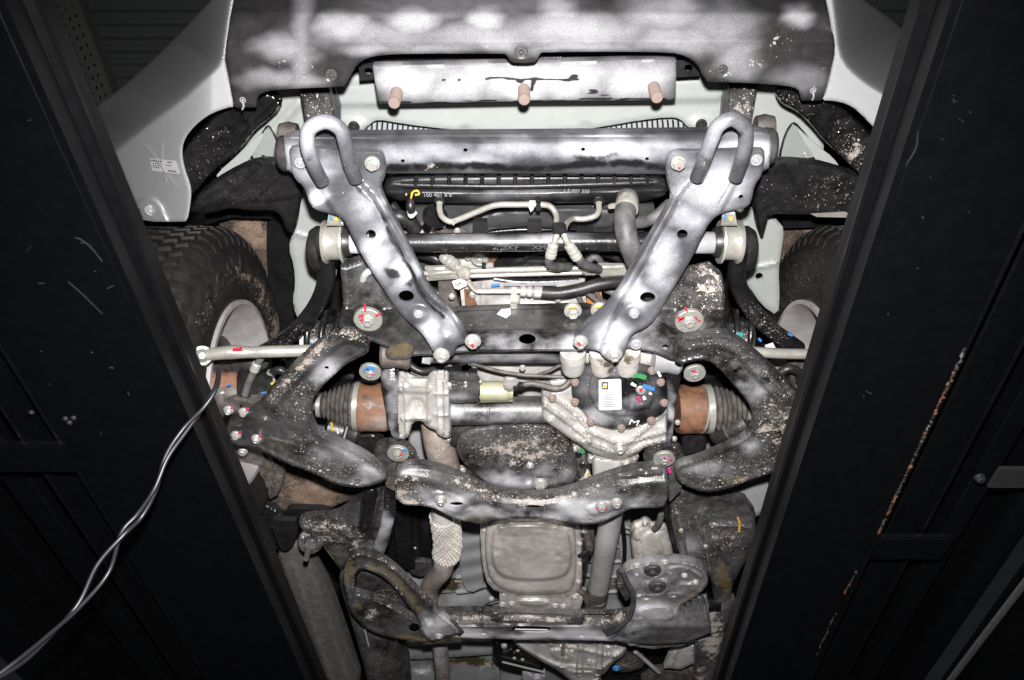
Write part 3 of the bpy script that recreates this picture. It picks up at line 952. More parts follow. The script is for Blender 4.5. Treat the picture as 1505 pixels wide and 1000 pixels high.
# --- silver bumper corners
hb = lambda x, y: 1.392 + np.maximum(0, 312 - np.asarray(x, float)) ** 1.3 * 0.00042
def bumper():
    b = stamp('bumper_corner', [(352, -30), (340, 10), (330, 84), (331, 96), (338, 125), (344, 157), (336, 158), (312, 166), (294, 178), (278, 194), (269, 210), (267, 228),
                                (271, 250), (279, 272), (281, 285), (279, 305), (275, 325), (268, 326), (212, 326), (206, 316), (175, 242), (143, 168), (138, 158),
                                (165, 142), (250, 65), (318, -8), (340, -30)],
              hb, M['silver'], car, 0.004, sm=1, step=4, edge=(5, 0.004),
              relief=[('slope', [(120, 268), (175, 222), (230, 178), (272, 148), (300, 122), (318, 108), (329, 92), (334, 60), (342, 0), (352, -40)], 0.0040, 5.0)][::1] if False else
                     [('slope', [(352, -40), (342, 0), (334, 60), (329, 92), (318, 108), (300, 122), (272, 148), (230, 178), (175, 222), (120, 268)], 0.0080, 9.0),
                      ('area', [(195, 292), (232, 286), (250, 326), (252, 340), (190, 340)], 0.010, 5)],
              label='silver painted lower corner of the front bumper')
    bolt(b, 221, 310, float(hb(221, 310)) - 0.012, 9, M['boltd'], 'round', name='push_clip')
    # paper label with printing
    s = stamp('sticker', [(220, 233), (258, 237), (263, 256), (224, 251)], lambda x, y: hb(x, y) - 0.003, M['sticker'], b, 0.0006, sm=0, step=10)
    for (x0, y0, x1, y1, w) in ((222, 236, 238, 238, 2.2), (246, 238.5, 253, 239.2, 1.6), (224, 240, 240, 242, 1.0), (224, 243, 238, 245, 1.0), (225, 246, 235, 247.3, 1.2),
                                (247, 251.2, 260, 253, 2.4), (243, 243, 252, 244, 1.0)):
        n = max(2, int(abs(x1 - x0) / 3))
        for k in range(n):
            t0, t1 = k / n, (k + 0.7) / n
            mark(s, [(x0 + (x1 - x0) * t0, y0 + (y1 - y0) * t0), (x0 + (x1 - x0) * t1, y0 + (y1 - y0) * t1)], hb, w * 0.8, M['ink'], 'print', 0.0045)
    mark(b, [(213, 214), (224, 228), (240, 250), (257, 275)], hb, 0.6, M['inkl'], 'scratch', 0.006)
    mark(b, [(236, 210), (236, 228), (240, 250), (242, 268)], hb, 0.6, M['olive'], 'scratch', 0.006)
    b2 = stamp('bumper_corner', [(1206, -30), (1217, 10), (1227, 74), (1223, 100), (1214, 138), (1208, 148), (1224, 148), (1246, 153), (1264, 166), (1282, 186), (1300, 200),
                                 (1350, 215), (1400, 190), (1420, 120), (1360, 70), (1331, 46), (1300, 22), (1260, -6), (1230, -30)],
               1.392, M['silver'], car, 0.004, sm=1, step=4, edge=(5, 0.004), paint=[('mud', 1260, 120, 50, 50, 0.3)],
               relief=[('slope', [(1440, 230), (1380, 190), (1330, 160), (1298, 143), (1270, 126), (1245, 104), (1231, 82), (1226, 40), (1216, -40)], 0.0080, 9.0)],
               label='silver painted lower corner of the front bumper')
bumper()

# --- stud plate behind the apron
pl = stamp('bumper_beam', [(548, 97), (640, 95), (740, 93), (860, 90), (993, 86), (994, 90), (993, 146), (985, 147), (760, 149), (620, 152), (558, 153), (555, 148)], 1.45,
           M['apron'], car, 0.05, sm=0, step=4.5, edge=(3, 0.003),
           paint=[('blotch', 600, 118, 60, 34, .85), ('blotch', 680, 122, 70, 34, .82), ('blotch', 760, 122, 70, 34, .88), ('blotch', 840, 118, 70, 34, .85), ('blotch', 930, 115, 70, 36, .88),
                  ('blotch', 770, 110, 280, 28, 0.75), ('stain', 650, 117, 7, 3, 0.8), ('stain', 675, 118, 4, 3, 0.7), ('stain', [(715, 117), (735, 115), (790, 116), (848, 118)], 3.5, 0.75),
                  ('stain', 770, 117, 9, 4, 0.9), ('stain', 838, 117, 10, 4, 0.9), ('stain', [(786, 120), (780, 132)], 6, 0.8), ('stain', 870, 138, 8, 3, 0.9),
                  ('stain', [(862, 138), (900, 142)], 2.5, 0.6), ('stain', [(556, 152), (760, 148), (993, 145)], 2.6, 0.8), ('stain', [(725, 93), (735, 105)], 6, 0.35)],
           label='steel beam with white blotches, dark runs and three rusty studs')
for (x, y) in ((583, 137), (770, 132), (961, 129)):
    bolt(pl, x, y, 1.447, 9.0, M['boltr'], 'stud', label='rusty threaded stud')
stamp('beam_flange', [(530, 92), (560, 84), (740, 81), (985, 79), (1000, 86), (990, 96), (740, 98), (550, 104)], 1.50, M['black'], car, 0.02, sm=0, step=8,
      paint=[('mud', 760, 88, 260, 10, 0.25)], relief=[('rib', [(540, 90), (990, 84)], 6, 0.006)])
for (x0, x1, yy) in ((527, 552, 103), (992, 1028, 98)):
    stamp('beam_end', [(x0, yy - 9), (x1, yy - 11), (x1, yy + 14), (x0 + 2, yy + 16)], 1.49, M['plastic'], car, 0.03, sm=0, step=4, holes=[((x0 + x1) / 2 + 2, yy + 2, 6, 5)])

# --- sage green-grey radiator support and front panels
sg = stamp('radiator_support', [(336, 110), (1200, 100), (1215, 240), (1190, 256), (1130, 256), (1120, 196), (1062, 196), (1040, 196), (1022, 194), (1010, 186), (1000, 175), (985, 172), (940, 177), (900, 184),
                                (850, 192), (760, 195), (690, 193), (620, 186), (580, 180), (556, 176), (546, 180), (536, 192), (525, 198), (512, 197), (440, 200), (425, 262), (318, 262), (330, 200)],
           lambda x, y: 1.60 + 0 * x, M['sage'], car, 0.012, sm=1, step=7, edge=(5, 0.004),
           relief=[('boss', 520, 186, 24, 16, 0.012), ('boss', 1031, 184, 24, 16, 0.012), ('rib', [(500, 140), (760, 136), (1050, 132)], 22, 0.012, 0.5), ('boss', 683, 190, 12, 8, -0.006), ('boss', 860, 186, 12, 8, -0.006),
                   ('rib', [(340, 250), (400, 195), (440, 150)], 12, 0.01)],
           label='pale sage grey radiator support panel')
for (x, y) in ((520, 187), (1031, 184)):
    bolt(sg, x, y, 1.586, 8.5, M['rubber'], 'round', name='grommet')
# dark triangle openings on both sides: recessed panels seen through
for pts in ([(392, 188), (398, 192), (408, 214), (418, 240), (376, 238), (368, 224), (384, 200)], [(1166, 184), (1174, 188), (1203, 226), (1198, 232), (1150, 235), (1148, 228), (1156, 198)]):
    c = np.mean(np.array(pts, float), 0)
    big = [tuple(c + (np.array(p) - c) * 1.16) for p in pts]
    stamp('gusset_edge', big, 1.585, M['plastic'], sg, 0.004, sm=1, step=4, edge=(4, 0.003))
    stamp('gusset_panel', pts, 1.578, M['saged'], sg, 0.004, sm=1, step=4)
bolt(sg, 387, 231, 1.575, 3, M['dark'], 'round', name='panel_hole')
bolt(sg, 1184, 228, 1.575, 4, M['bolt'], 'round', name='panel_clip')
stamp('panel_seam', [(355, 263), (346, 268), (320, 263), (318, 256), (356, 222), (380, 198), (390, 196), (372, 226), (357, 246)], 1.572, M['sage'], sg, 0.004, sm=1, step=5)
stamp('panel_seam', [(1212, 256), (1238, 252), (1225, 232), (1200, 214), (1180, 195), (1170, 186), (1176, 200), (1196, 230)], 1.572, M['sage'], sg, 0.004, sm=1, step=5)

# --- condenser / radiator core: frame and one fin strip
rad = stamp('radiator_core', [(536, 178), (1012, 172), (1016, 206), (532, 206)], 1.66, M['core'], car, 0.03, sm=0, step=14, label='grey radiator core with fine vertical fins')
V, Fc = [], []
for x in np.arange(540, 1010, 7.6):
    a, b = P(x, 176, 1.655), P(x - 2 if x < 760 else x + 2, 205, 1.655)
    i = len(V)
    for p in (a, b):
        V += [(p[0] - 0.0016, p[1], p[2]), (p[0] + 0.0016, p[1], p[2]), (p[0] + 0.0016, p[1], p[2] - 0.012), (p[0] - 0.0016, p[1], p[2] - 0.012)]
    Fc += [(i, i + 1, i + 2, i + 3), (i + 4, i + 7, i + 6, i + 5), (i, i + 4, i + 5, i + 1), (i + 1, i + 5, i + 6, i + 2), (i + 2, i + 6, i + 7, i + 3), (i + 3, i + 7, i + 4, i)]
mesh_obj('fin_strip', V, Fc, M['dark'], rad, None, 30, kind='stuff')

# --- frame horn brackets above the beam (dark bars at the ends)
for (pts, mu) in (([(440, 133), (484, 130), (492, 170), (486, 200), (452, 200)], 0.4), ([(1072, 128), (1114, 124), (1106, 170), (1100, 200), (1066, 200)], 0.6)):
    stamp('frame_horn', pts, lambda x, y: 1.52 - (y - 130) * 0.0009, M['blackm'], car, 0.04, sm=0, step=4, edge=(6, 0.006), paint=[('mud', pts[0][0] + 20, 160, 36, 50, mu)])
for (pts) in ([(484, 132), (492, 128), (500, 160), (500, 196), (486, 200), (480, 165)], [(1068, 124), (1074, 126), (1076, 165), (1068, 196), (1058, 190), (1062, 150)]):
    stamp('horn_web', pts, 1.56, M['strut'], car, 0.03, sm=0, step=5)

# --- front cross beam
beam = stamp('front_cross_beam', [(417, 203), (430, 199), (560, 198), (760, 197), (960, 195), (1120, 193), (1130, 197), (1133, 215), (1130, 247), (1110, 258), (960, 256), (760, 255), (560, 255),
                                  (430, 256), (422, 250)], lambda x, y: 1.375 + np.maximum(0, y - 240) * 0.0007, M['strut'], car, 0.05, sm=0, step=5,
             edge=(3, 0.004), relief=[('rib', [(418, 204), (1132, 199)], 5, 0.007), ('step', [(1140, 208), (760, 210), (410, 213)], 3, -0.004)],
             holes=[(684, 221, 3.2, 3), (857, 220, 3.2, 3), (592, 237, 3, 2.6), (951, 234, 3, 2.6)],
             paint=[('blotch', 640, 222, 60, 20, 0.75), ('blotch', 600, 228, 60, 18, 0.7), ('blotch', 770, 218, 70, 18, 0.95), ('blotch', 860, 216, 90, 18, 1.0), ('blotch', 930, 220, 70, 18, 0.9), ('blotch', 700, 232, 60, 16, 0.6),
                    ('blotch', 440, 225, 40, 30, 0.8), ('blotch', 1100, 222, 50, 30, 0.9), ('blotch', 980, 212, 60, 14, 0.9),
                    ('stain', [(560, 248), (700, 243), (780, 250), (860, 240), (940, 242), (990, 250)], 14, 0.62), ('stain', [(600, 212), (760, 209), (900, 208)], 2.5, 0.4), ('mud', 640, 246, 16, 8, 0.9),
                    ('stain', 862, 232, 90, 9, 0.45), ('rust', 1096, 196, 10, 8, 0.5)],
             label='pale blotched steel front cross beam')
# rubber cushions at the beam ends
for (x, y, s) in ((424, 226, -1), (1124, 215, 1)):
    A = P(x - s * 14, y, 1.42); B = P(x + s * 15, y, 1.42)
    lathe('body_mount', A, B, [(0, 0.034), (0.45, 0.036), (0.8, 0.035), (0.95, 0.030), (1.0, 0.020)], M['blackm'], car, 28)
    A = P(x + s * 1, y - 26, 1.50); B = P(x + s * 1, y - 20, 1.50)
    lathe('mount_washer', P(x - s * 14, y - 28, 1.48), P(x + s * 12, y - 28, 1.48), [(0, 0.022), (0.5, 0.026), (1, 0.022)], M['cast'], car, 24)

# --- mounting plates with the diagonal stays (one pressing each side)
LS = [(424, 217), (440, 214), (500, 220), (545, 222), (560, 222), (566, 232), (568, 250), (565, 262), (560, 272), (563, 283), (573, 306), (593, 342), (612, 381), (629, 418), (651, 443), (674, 471), (683, 482), (687, 492), (686, 503),
      (680, 506), (671, 509), (668, 520), (656, 529), (645, 528), (637, 518), (629, 503), (618, 488), (601, 474), (584, 457), (568, 432), (542, 393), (523, 359), (508, 327), (498, 317), (481, 313), (467, 310), (456, 302), (451, 286),
      (446, 274), (436, 266), (430, 256), (427, 240)]
hs = lambda x, y: 1.345 - np.clip((y - 250) / 270.0, 0, 1) * 0.115
lp = stamp('stay_bracket', LS, hs, M['strut'], car, 0.006, sm=1, step=4, edge=(5, 0.005),
           holes=[(545, 345, 7.5, 7), (597, 436, 11.5, 9)],
           relief=[('step', [(690, 520), (664, 470), (640, 452), (618, 432), (601, 395), (570, 342), (551, 300), (528, 274), (508, 250), (498, 180)], 9, 0.016), ('rib', [(565, 262), (572, 290), (600, 340), (628, 395), (652, 435), (684, 482)], 6, 0.012),
                   ('step', [(470, 180), (474, 262), (478, 285), (496, 312), (503, 330), (535, 400), (560, 442), (590, 480), (625, 520), (640, 560)], 9, 0.010),
                   ('boss', 615, 462, 19, 16, 0.008), ('boss', 615, 460, 8, 7, -0.006), ('boss', 467, 296, 14, 12, 0.004), ('boss', 441, 239, 13, 11, 0.003), ('rib', [(655, 500), (652, 520)], 16, 0.006)],
           paint=[('blotch', 460, 240, 40, 30, 0.72), ('blotch', 467, 295, 18, 16, 1.00), ('blotch', 540, 300, 26, 30, 0.45), ('blotch', 555, 370, 26, 44, 0.98), ('blotch', 590, 400, 24, 30, 0.78), ('blotch', 630, 490, 24, 30, 0.91), ('blotch', 660, 470, 20, 26, 0.78),
                  ('stain', [(568, 335), (600, 392), (622, 435), (650, 465)], 8, 0.62), ('stain', 572, 404, 18, 12, 0.6), ('stain', 605, 415, 16, 12, 0.45), ('stain', [(525, 275), (550, 300), (566, 325)], 9, 0.5), ('stain', 612, 466, 15, 11, 0.35),
                  ('stain', [(600, 350), (620, 390), (640, 430)], 7, 0.35), ('mud', 620, 385, 20, 30, 0.25), ('mud', 500, 285, 30, 20, 0.22), ('stain', 648, 446, 20, 14, 0.4)],
           label='blotched grey stay bracket with its tow hook')
RS = [(978, 250), (979, 232), (990, 220), (1021, 221), (1060, 220), (1118, 217), (1125, 224), (1121, 256), (1109, 272), (1104, 297), (1098, 304), (1089, 308), (1072, 310), (1055, 316), (1043, 327), (1033, 345), (1016, 381), (997, 412), (980, 440), (963, 470),
      (948, 483), (935, 488), (925, 496), (921, 511), (914, 527), (905, 532), (895, 531), (886, 524), (880, 515), (852, 512), (844, 500), (845, 487), (868, 468), (893, 446), (913, 418), (927, 390), (952, 348), (977, 306), (987, 289), (981, 272)]
rp = stamp('stay_bracket', RS, hs, M['strut'], car, 0.006, sm=1, step=4, edge=(5, 0.005),
           holes=[(1003, 345, 8, 7.5), (952, 438, 11.5, 8.5), (1089, 290, 4, 3.6)],
           relief=[('step', [(1052, 180), (1030, 262), (1005, 284), (984, 325), (963, 362), (946, 398), (915, 446), (900, 478), (886, 514), (880, 560)], 8, 0.018), ('rib', [(985, 290), (960, 335), (930, 388), (905, 430), (850, 486)], 6, 0.012),
                   ('step', [(925, 560), (970, 480), (1000, 430), (1025, 385), (1043, 340), (1054, 316), (1066, 292), (1082, 262), (1088, 200)], 7, 0.010), ('boss', 932, 461, 17, 14, 0.007), ('boss', 1112, 236, 13, 11, 0.003), ('boss', 1089, 290, 12, 10, 0.003), ('rib', [(908, 498), (903, 520)], 15, 0.006)],
           paint=[('blotch', 1040, 270, 60, 40, 0.78), ('blotch', 975, 385, 26, 40, 0.78), ('blotch', 1010, 320, 26, 30, 0.52), ('blotch', 900, 500, 30, 30, 0.91), ('blotch', 1000, 230, 26, 16, 0.65), ('blotch', 935, 430, 24, 26, 0.65),
                  ('stain', [(1004, 290), (965, 362), (946, 398)], 6, 0.35), ('stain', [(915, 446), (900, 478), (890, 505)], 7, 0.4), ('mud', 1045, 280, 45, 35, 0.42), ('mud', 975, 400, 50, 70, 0.26), ('rust', [(1104, 299), (1075, 311), (1050, 320)], 6, 0.5), ('rust', [(930, 380), (905, 432)], 5, 0.3), ('stain', [(1080, 262), (1055, 300)], 3, 0.6)],
           label='blotched grey stay bracket with its tow hook')
for (par, pts) in ((lp, [(474, 268, 1.318), (462, 245, 1.305), (452, 215, 1.30), (455, 190, 1.30), (478, 179, 1.30), (500, 190, 1.30), (508, 212, 1.30), (514, 240, 1.305), (523, 264, 1.318)]),
                   (rp, [(1024, 262, 1.318), (1034, 238, 1.305), (1046, 205, 1.30), (1056, 185, 1.30), (1076, 175, 1.30), (1094, 187, 1.30), (1096, 210, 1.30), (1090, 235, 1.305), (1081, 262, 1.318)])):
    tube('tow_hook', pts, 0.0135, M['strut'], par, 6, 18, paint=[('blotch', pts[3][0], 195, 50, 50, 0.75), ('stain', pts[4][0] + 8, 200, 12, 12, 0.5), ('stain', pts[1][0], 235, 10, 16, 0.4), ('stain', pts[7][0], 238, 8, 12, 0.4), ('mud', pts[0][0] + 20, 250, 40, 40, 0.35)])
bolt(lp, 547, 241, 1.345, 12, M['bolt'], 'hex')
bolt(lp, 441, 240, 1.345, 9, M['boltd'], 'round')
bolt(lp, 467, 297, 1.335, 7, M['boltd'], 'round')
bolt(lp, 615, 462, 1.246, 7, M['boltd'], 'round')
bolt(rp, 997, 240, 1.345, 12, M['bolt'], 'hex')
bolt(rp, 1112, 236, 1.345, 9, M['boltd'], 'round')
bolt(rp, 932, 461, 1.246, 8, M['boltd'], 'hex')
bolt(lp, 695, 502, 1.232, 12, M['bolt'])
bolt(lp, 649, 522, 1.225, 12, M['bolt'])
bolt(rp, 853, 503, 1.232, 11, M['bolt'])
bolt(rp, 903, 521, 1.225, 12, M['bolt'])
for (x, y) in ((694, 509), (649, 526), (851, 506)):
    mark(lp if x < 760 else rp, [(x - 1, y - 2), (x + 2, y + 2)], 1.213, 3, M['red'])
mark(rp, [(997, 247), (1000, 248)], 1.326, 3, M['pink'])

# ------------------------------------------------------------------ cooling, steering and front suspension
# radiator lower tank with ribs
tank = stamp('radiator_tank', [(568, 262), (600, 258), (760, 256), (940, 255), (975, 260), (985, 275), (975, 290), (940, 297), (760, 300), (620, 298), (575, 294), (562, 280)], 1.475, M['plastic'], car, 0.06,
             sm=1, step=4, edge=(9, 0.02), relief=[('rib', [(570, 284), (760, 287), (980, 281)], 15, 0.020)],
             paint=[('blotch', 740, 287, 70, 12, 0.30), ('blotch', 800, 284, 50, 12, 0.22), ('blotch', 690, 262, 70, 8, 0.18)], label='black plastic radiator tank with ribs')
for x in np.arange(612, 972, 24.3):
    tube('rib', [(x, 252, 1.455), (x - 0.5, 262, 1.452), (x - 1, 272, 1.452)], 0.0045, M['plastic'], tank, 3, 6)
tube('tank_edge', [(590, 272, 1.455), (760, 274, 1.450), (960, 268, 1.455)], 0.006, M['plastic'], tank, 8, 8)
text('lettering', '100 401 8 8', 643, 287, 1.452, 6.5, M['inkl'], tank, 1)
text('lettering', '1 5 007 350', 847, 281.5, 1.452, 6.0, M['inkl'], tank, -2)
mark(tank, [(604, 292), (606, 282), (614, 280), (617, 286), (610, 287)], 1.450, 2.6, M['yellow'], 'paint_mark', 0.003, 1)
mark(tank, [(596, 286), (598, 286.5)], 1.450, 3, M['yellow'], 'paint_mark', 0.003)
tube('drain_cock', [(604, 294, 1.45), (603, 304, 1.44), (605, 312, 1.44)], [0.009, 0.010, 0.008], M['plastic'], tank, 3, 10)
tube('connector', [(602, 310, 1.44), (604, 318, 1.44), (610, 312, 1.44)], 0.006, M['sticker'], tank, 3, 8)

# fan shroud and fan
sh = stamp('fan_shroud', [(600, 296), (960, 292), (965, 330), (930, 348), (900, 344), (820, 336), (740, 334), (690, 346), (640, 352), (600, 340)], 1.56, M['shroud'], car, 0.02, sm=1, step=8,
           relief=[('rib', [(690, 345), (740, 328), (800, 325), (900, 330), (935, 340)], 14, 0.012)])
stamp('fan_ring', [(690, 322), (740, 310), (850, 306), (925, 312), (938, 324), (905, 334), (850, 336), (800, 333), (740, 332), (700, 334)], 1.535, M['shroud'], sh, 0.01, sm=2, step=6, edge=(4, 0.004))
for (a, b) in ((695, 716), (776, 796), (848, 872)):
    stamp('shroud_clip', [(a, 326), (b, 326), (b + 1, 350), (a - 1, 350)], 1.52, M['plastic'], sh, 0.02, sm=0, step=6)
for (x, y) in ((873, 304), (866, 309), (850, 312)):
    bolt(sh, x, y, 1.55, 2.2, M['bolt'], 'round', name='stone_chip')
tube('fan_blade', [(690, 345, 1.60), (760, 338, 1.60), (840, 338, 1.60)], 0.006, M['black'], sh, 6, 8)

# engine block face seen between stabiliser and cross member
eng = stamp('engine_block', [(560, 366), (960, 360), (965, 470), (560, 480)], 1.66, M['cast'], car, 0.04, sm=0, step=8, rough=0.006)
stamp('pulley', [(742, 372), (840, 368), (862, 384), (850, 402), (730, 404), (722, 386)], 1.56, M['black'], eng, 0.03, sm=2, step=5, edge=(6, 0.01), relief=[('boss', 790, 386, 40, 10, -0.01)])
lathe('crank_pulley', np.array(P(790, 372, 1.62)), np.array(P(790, 372, 1.62)) + np.array([0, 0.045, 0]), [(0, 0.03), (0, 0.105), (0.15, 0.115), (0.35, 0.108), (0.5, 0.115), (0.65, 0.108), (0.85, 0.115), (1, 0.11), (1, 0.04)], M['black'], eng, 40)
stamp('timing_cover', [(556, 372), (680, 370), (690, 400), (600, 410), (556, 405)], 1.60, M['shroud'], eng, 0.02, sm=1, step=6)
stamp('casting_wall', [(655, 368), (740, 372), (735, 400), (690, 400), (660, 392)], 1.58, M['alu'], eng, 0.02, sm=1, step=5, rough=0.004)
bolt(eng, 705, 381, 1.555, 13, M['bolt'], 'round', label='round alloy cap')
bolt(eng, 688, 377, 1.56, 7, M['bolt'], 'hex')
stamp('rubber_seal', [(718, 374), (730, 374), (736, 386), (716, 386)], 1.57, M['rust'], eng, 0.01, sm=0, step=5)
stamp('sump_wall', [(676, 424), (735, 418), (860, 418), (862, 456), (680, 458)], 1.45, M['alu'], eng, 0.02, sm=0, step=5, rough=0.003, relief=[('rib', [(710, 420), (710, 456)], 8, 0.012), ('rib', [(745, 448), (850, 450)], 4, 0.008)])
stamp('bracket_plate', [(682, 426), (694, 428), (702, 452), (684, 452)], 1.44, M['rust'], eng, 0.004, sm=0, step=5)
stamp('bracket_plate', [(864, 432), (884, 430), (886, 452), (860, 452)], 1.45, plain('orange_rust', (0.35, 0.13, 0.04), 0.7), eng, 0.004, sm=0, step=5)
bolt(eng, 695, 433, 1.44, 6, M['bolt'], 'hex')
stamp('block_foot', [(644, 418), (664, 416), (676, 452), (648, 455)], 1.46, M['cast'], eng, 0.03, sm=0, step=5)
for (pts, r) in (([(860, 428, 1.42), (872, 438, 1.42), (882, 446, 1.42)], 0.006), ([(872, 424, 1.43), (880, 436, 1.43), (882, 450, 1.43)], 0.005), ([(846, 430, 1.43), (854, 444, 1.43), (855, 458, 1.43)], 0.006)):
    tube('oil_pipe', pts, r, M['hose'], eng, 4, 10)

# coolant / cooler pipes
c1 = tube('cooler_pipe', [(646, 298, 1.43), (646, 308, 1.43), (650, 319, 1.43), (662, 326, 1.43), (676, 322, 1.43), (700, 312, 1.43), (728, 302, 1.43), (760, 301, 1.43), (795, 301, 1.43), (809, 304, 1.43), (817, 315, 1.42), (818, 328, 1.395), (819, 342, 1.365), (816, 352, 1.355), (813, 362, 1.352)],
          0.0065, M['zinc'], car, 6, 12, label='bent bright metal cooler pipe')
c2 = tube('cooler_pipe', [(880, 298, 1.43), (880, 310, 1.43), (874, 318, 1.43), (858, 322, 1.43), (842, 322, 1.43), (833, 328, 1.40), (829, 340, 1.365), (831, 350, 1.355), (837, 362, 1.352)], 0.0065, M['zinc'], car, 6, 12, label='bent bright metal cooler pipe')
stamp('pipe_clamp', [(812, 336), (820, 334), (830, 335), (834, 340), (832, 346), (824, 347), (814, 346)], 1.352, M['plastic'], c1, 0.02, sm=1, step=3, edge=(3, 0.006))
stamp('pipe_clip', [(787, 296), (795, 296), (795, 310), (788, 310)], 1.415, M['plastic'], c1, 0.02, sm=0, step=4)
stamp('pipe_tab', [(778, 296), (787, 296), (784, 308), (780, 312), (777, 305)], 1.42, M['sticker'], c1, 0.003, sm=0, step=4)
stamp('pipe_bracket', [(662, 328), (670, 324), (667, 332)], 1.42, M['zinc'], c1, 0.003, sm=0, step=4)
for (x, y) in ((646, 296), (880, 296)):
    bolt(tank, x, y, 1.45, 8, M['plastic'], 'round', name='pipe_seat')
for (par, A, B, tail) in ((c1, (813, 360, 1.352), (809, 378, 1.352), [(809, 376, 1.352), (807, 384, 1.36), (811, 391, 1.375), (826, 393, 1.41), (840, 392, 1.45)]),
                          (c2, (836, 360, 1.352), (849, 380, 1.352), [(848, 378, 1.352), (856, 386, 1.36), (866, 392, 1.38), (880, 396, 1.43)])):
    lathe('crimp_fitting', A, B, [(0, 0.007), (0.03, 0.011), (0.3, 0.0115), (0.34, 0.0085), (0.4, 0.0115), (0.58, 0.0115), (0.62, 0.0085), (0.68, 0.012), (0.95, 0.012), (1, 0.010)], M['bolt'], par, 20)
    tube('hose', tail, 0.010, M['hose'], par, 5, 12)

# big radiator hose
rh = tube('radiator_hose', [(922, 290, 1.44), (920, 304, 1.41), (918, 325, 1.37), (922, 350, 1.345), (930, 372, 1.345), (942, 400, 1.37), (955, 430, 1.42)], 0.0225, M['hose'], car, 6, 20, paint=[('mud', 925, 370, 40, 50, 0.12)], label='grey radiator hose')
lathe('hose_clamp', (922, 295, 1.430), (920.5, 309, 1.400), [(0, 0.0238), (0.05, 0.0248), (0.95, 0.0248), (1, 0.0238)], M['zinc'], rh, 28)
stamp('clamp_ear', [(893, 303), (905, 300), (906, 306), (895, 308)], 1.41, M['zinc'], rh, 0.006, sm=1, step=3)
mark(rh, [(912, 296), (910, 308)], 1.405, 5, M['yellow']); mark(rh, [(919, 312), (919, 319)], 1.404, 3, M['white']); mark(rh, [(921, 296), (921, 303)], 1.403, 3, M['white'])
tube('heater_hose', [(935, 328, 1.5), (950, 325, 1.49), (965, 318, 1.48), (985, 300, 1.5)], 0.014, M['hose'], car, 5, 14)
tube('loop_hose', [(862, 398, 1.47), (864, 386, 1.47), (873, 378, 1.47), (882, 384, 1.47), (882, 398, 1.47)], 0.008, M['hose'], car, 5, 12)
tube('side_hose', [(556, 338, 1.55), (578, 318, 1.5), (600, 325, 1.5), (612, 340, 1.5)], 0.016, M['rubber'], car, 5, 14)
for i in range(3):
    bolt(eng, (595, 606, 620)[i], (332, 336, 342)[i], 1.5, 3, M['bolt'], 'round', name='clip')
stamp('horn', [(612, 328), (628, 320), (646, 326), (644, 342), (618, 346)], 1.54, M['cast'], car, 0.03, sm=2, step=4, edge=(5, 0.01))
lathe('horn_bell', (628, 336, 1.53), (640, 318, 1.50), [(0, 0.012), (0.4, 0.015), (0.8, 0.024), (1, 0.03), (1, 0.026), (0.8, 0.02)], M['black'], car, 20)

# stabiliser bar
sbL = [(458, 498, 1.50), (412, 512, 1.54)]
stab = tube('stabiliser_bar', [(384, 520, 1.48), (415, 502, 1.46), (440, 482, 1.44), (462, 455, 1.43), (474, 432, 1.425), (480, 408, 1.42), (479, 384, 1.415), (484, 366, 1.41), (500, 359, 1.405), (530, 357, 1.40), (600, 357, 1.40), (760, 356, 1.40), (920, 355, 1.40),
                                 (1020, 356, 1.40), (1062, 357, 1.405), (1080, 364, 1.41), (1084, 384, 1.415), (1082, 408, 1.42), (1090, 432, 1.425), (1106, 456, 1.43), (1130, 482, 1.44), (1152, 498, 1.46), (1172, 512, 1.48)],
            0.0205, M['black'], car, 6, 22, paint=[('blotch', 800, 352, 60, 8, 0.5), ('blotch', 700, 352, 90, 8, 0.25), ('mud', 420, 495, 60, 40, 0.40), ('mud', 1130, 478, 60, 60, 0.55), ('mud', [(640, 366), (900, 366)], 8, 0.38)], label='black stabiliser bar')
text('lettering', 'ZKF', 750, 364.5, 1.380, 7.5, M['inkd'], stab, 0, 0.001, False, 1.4)
text('lettering', 'XMK', 797, 364, 1.380, 7.5, M['inkd'], stab, 0, 0.001, False, 1.4)
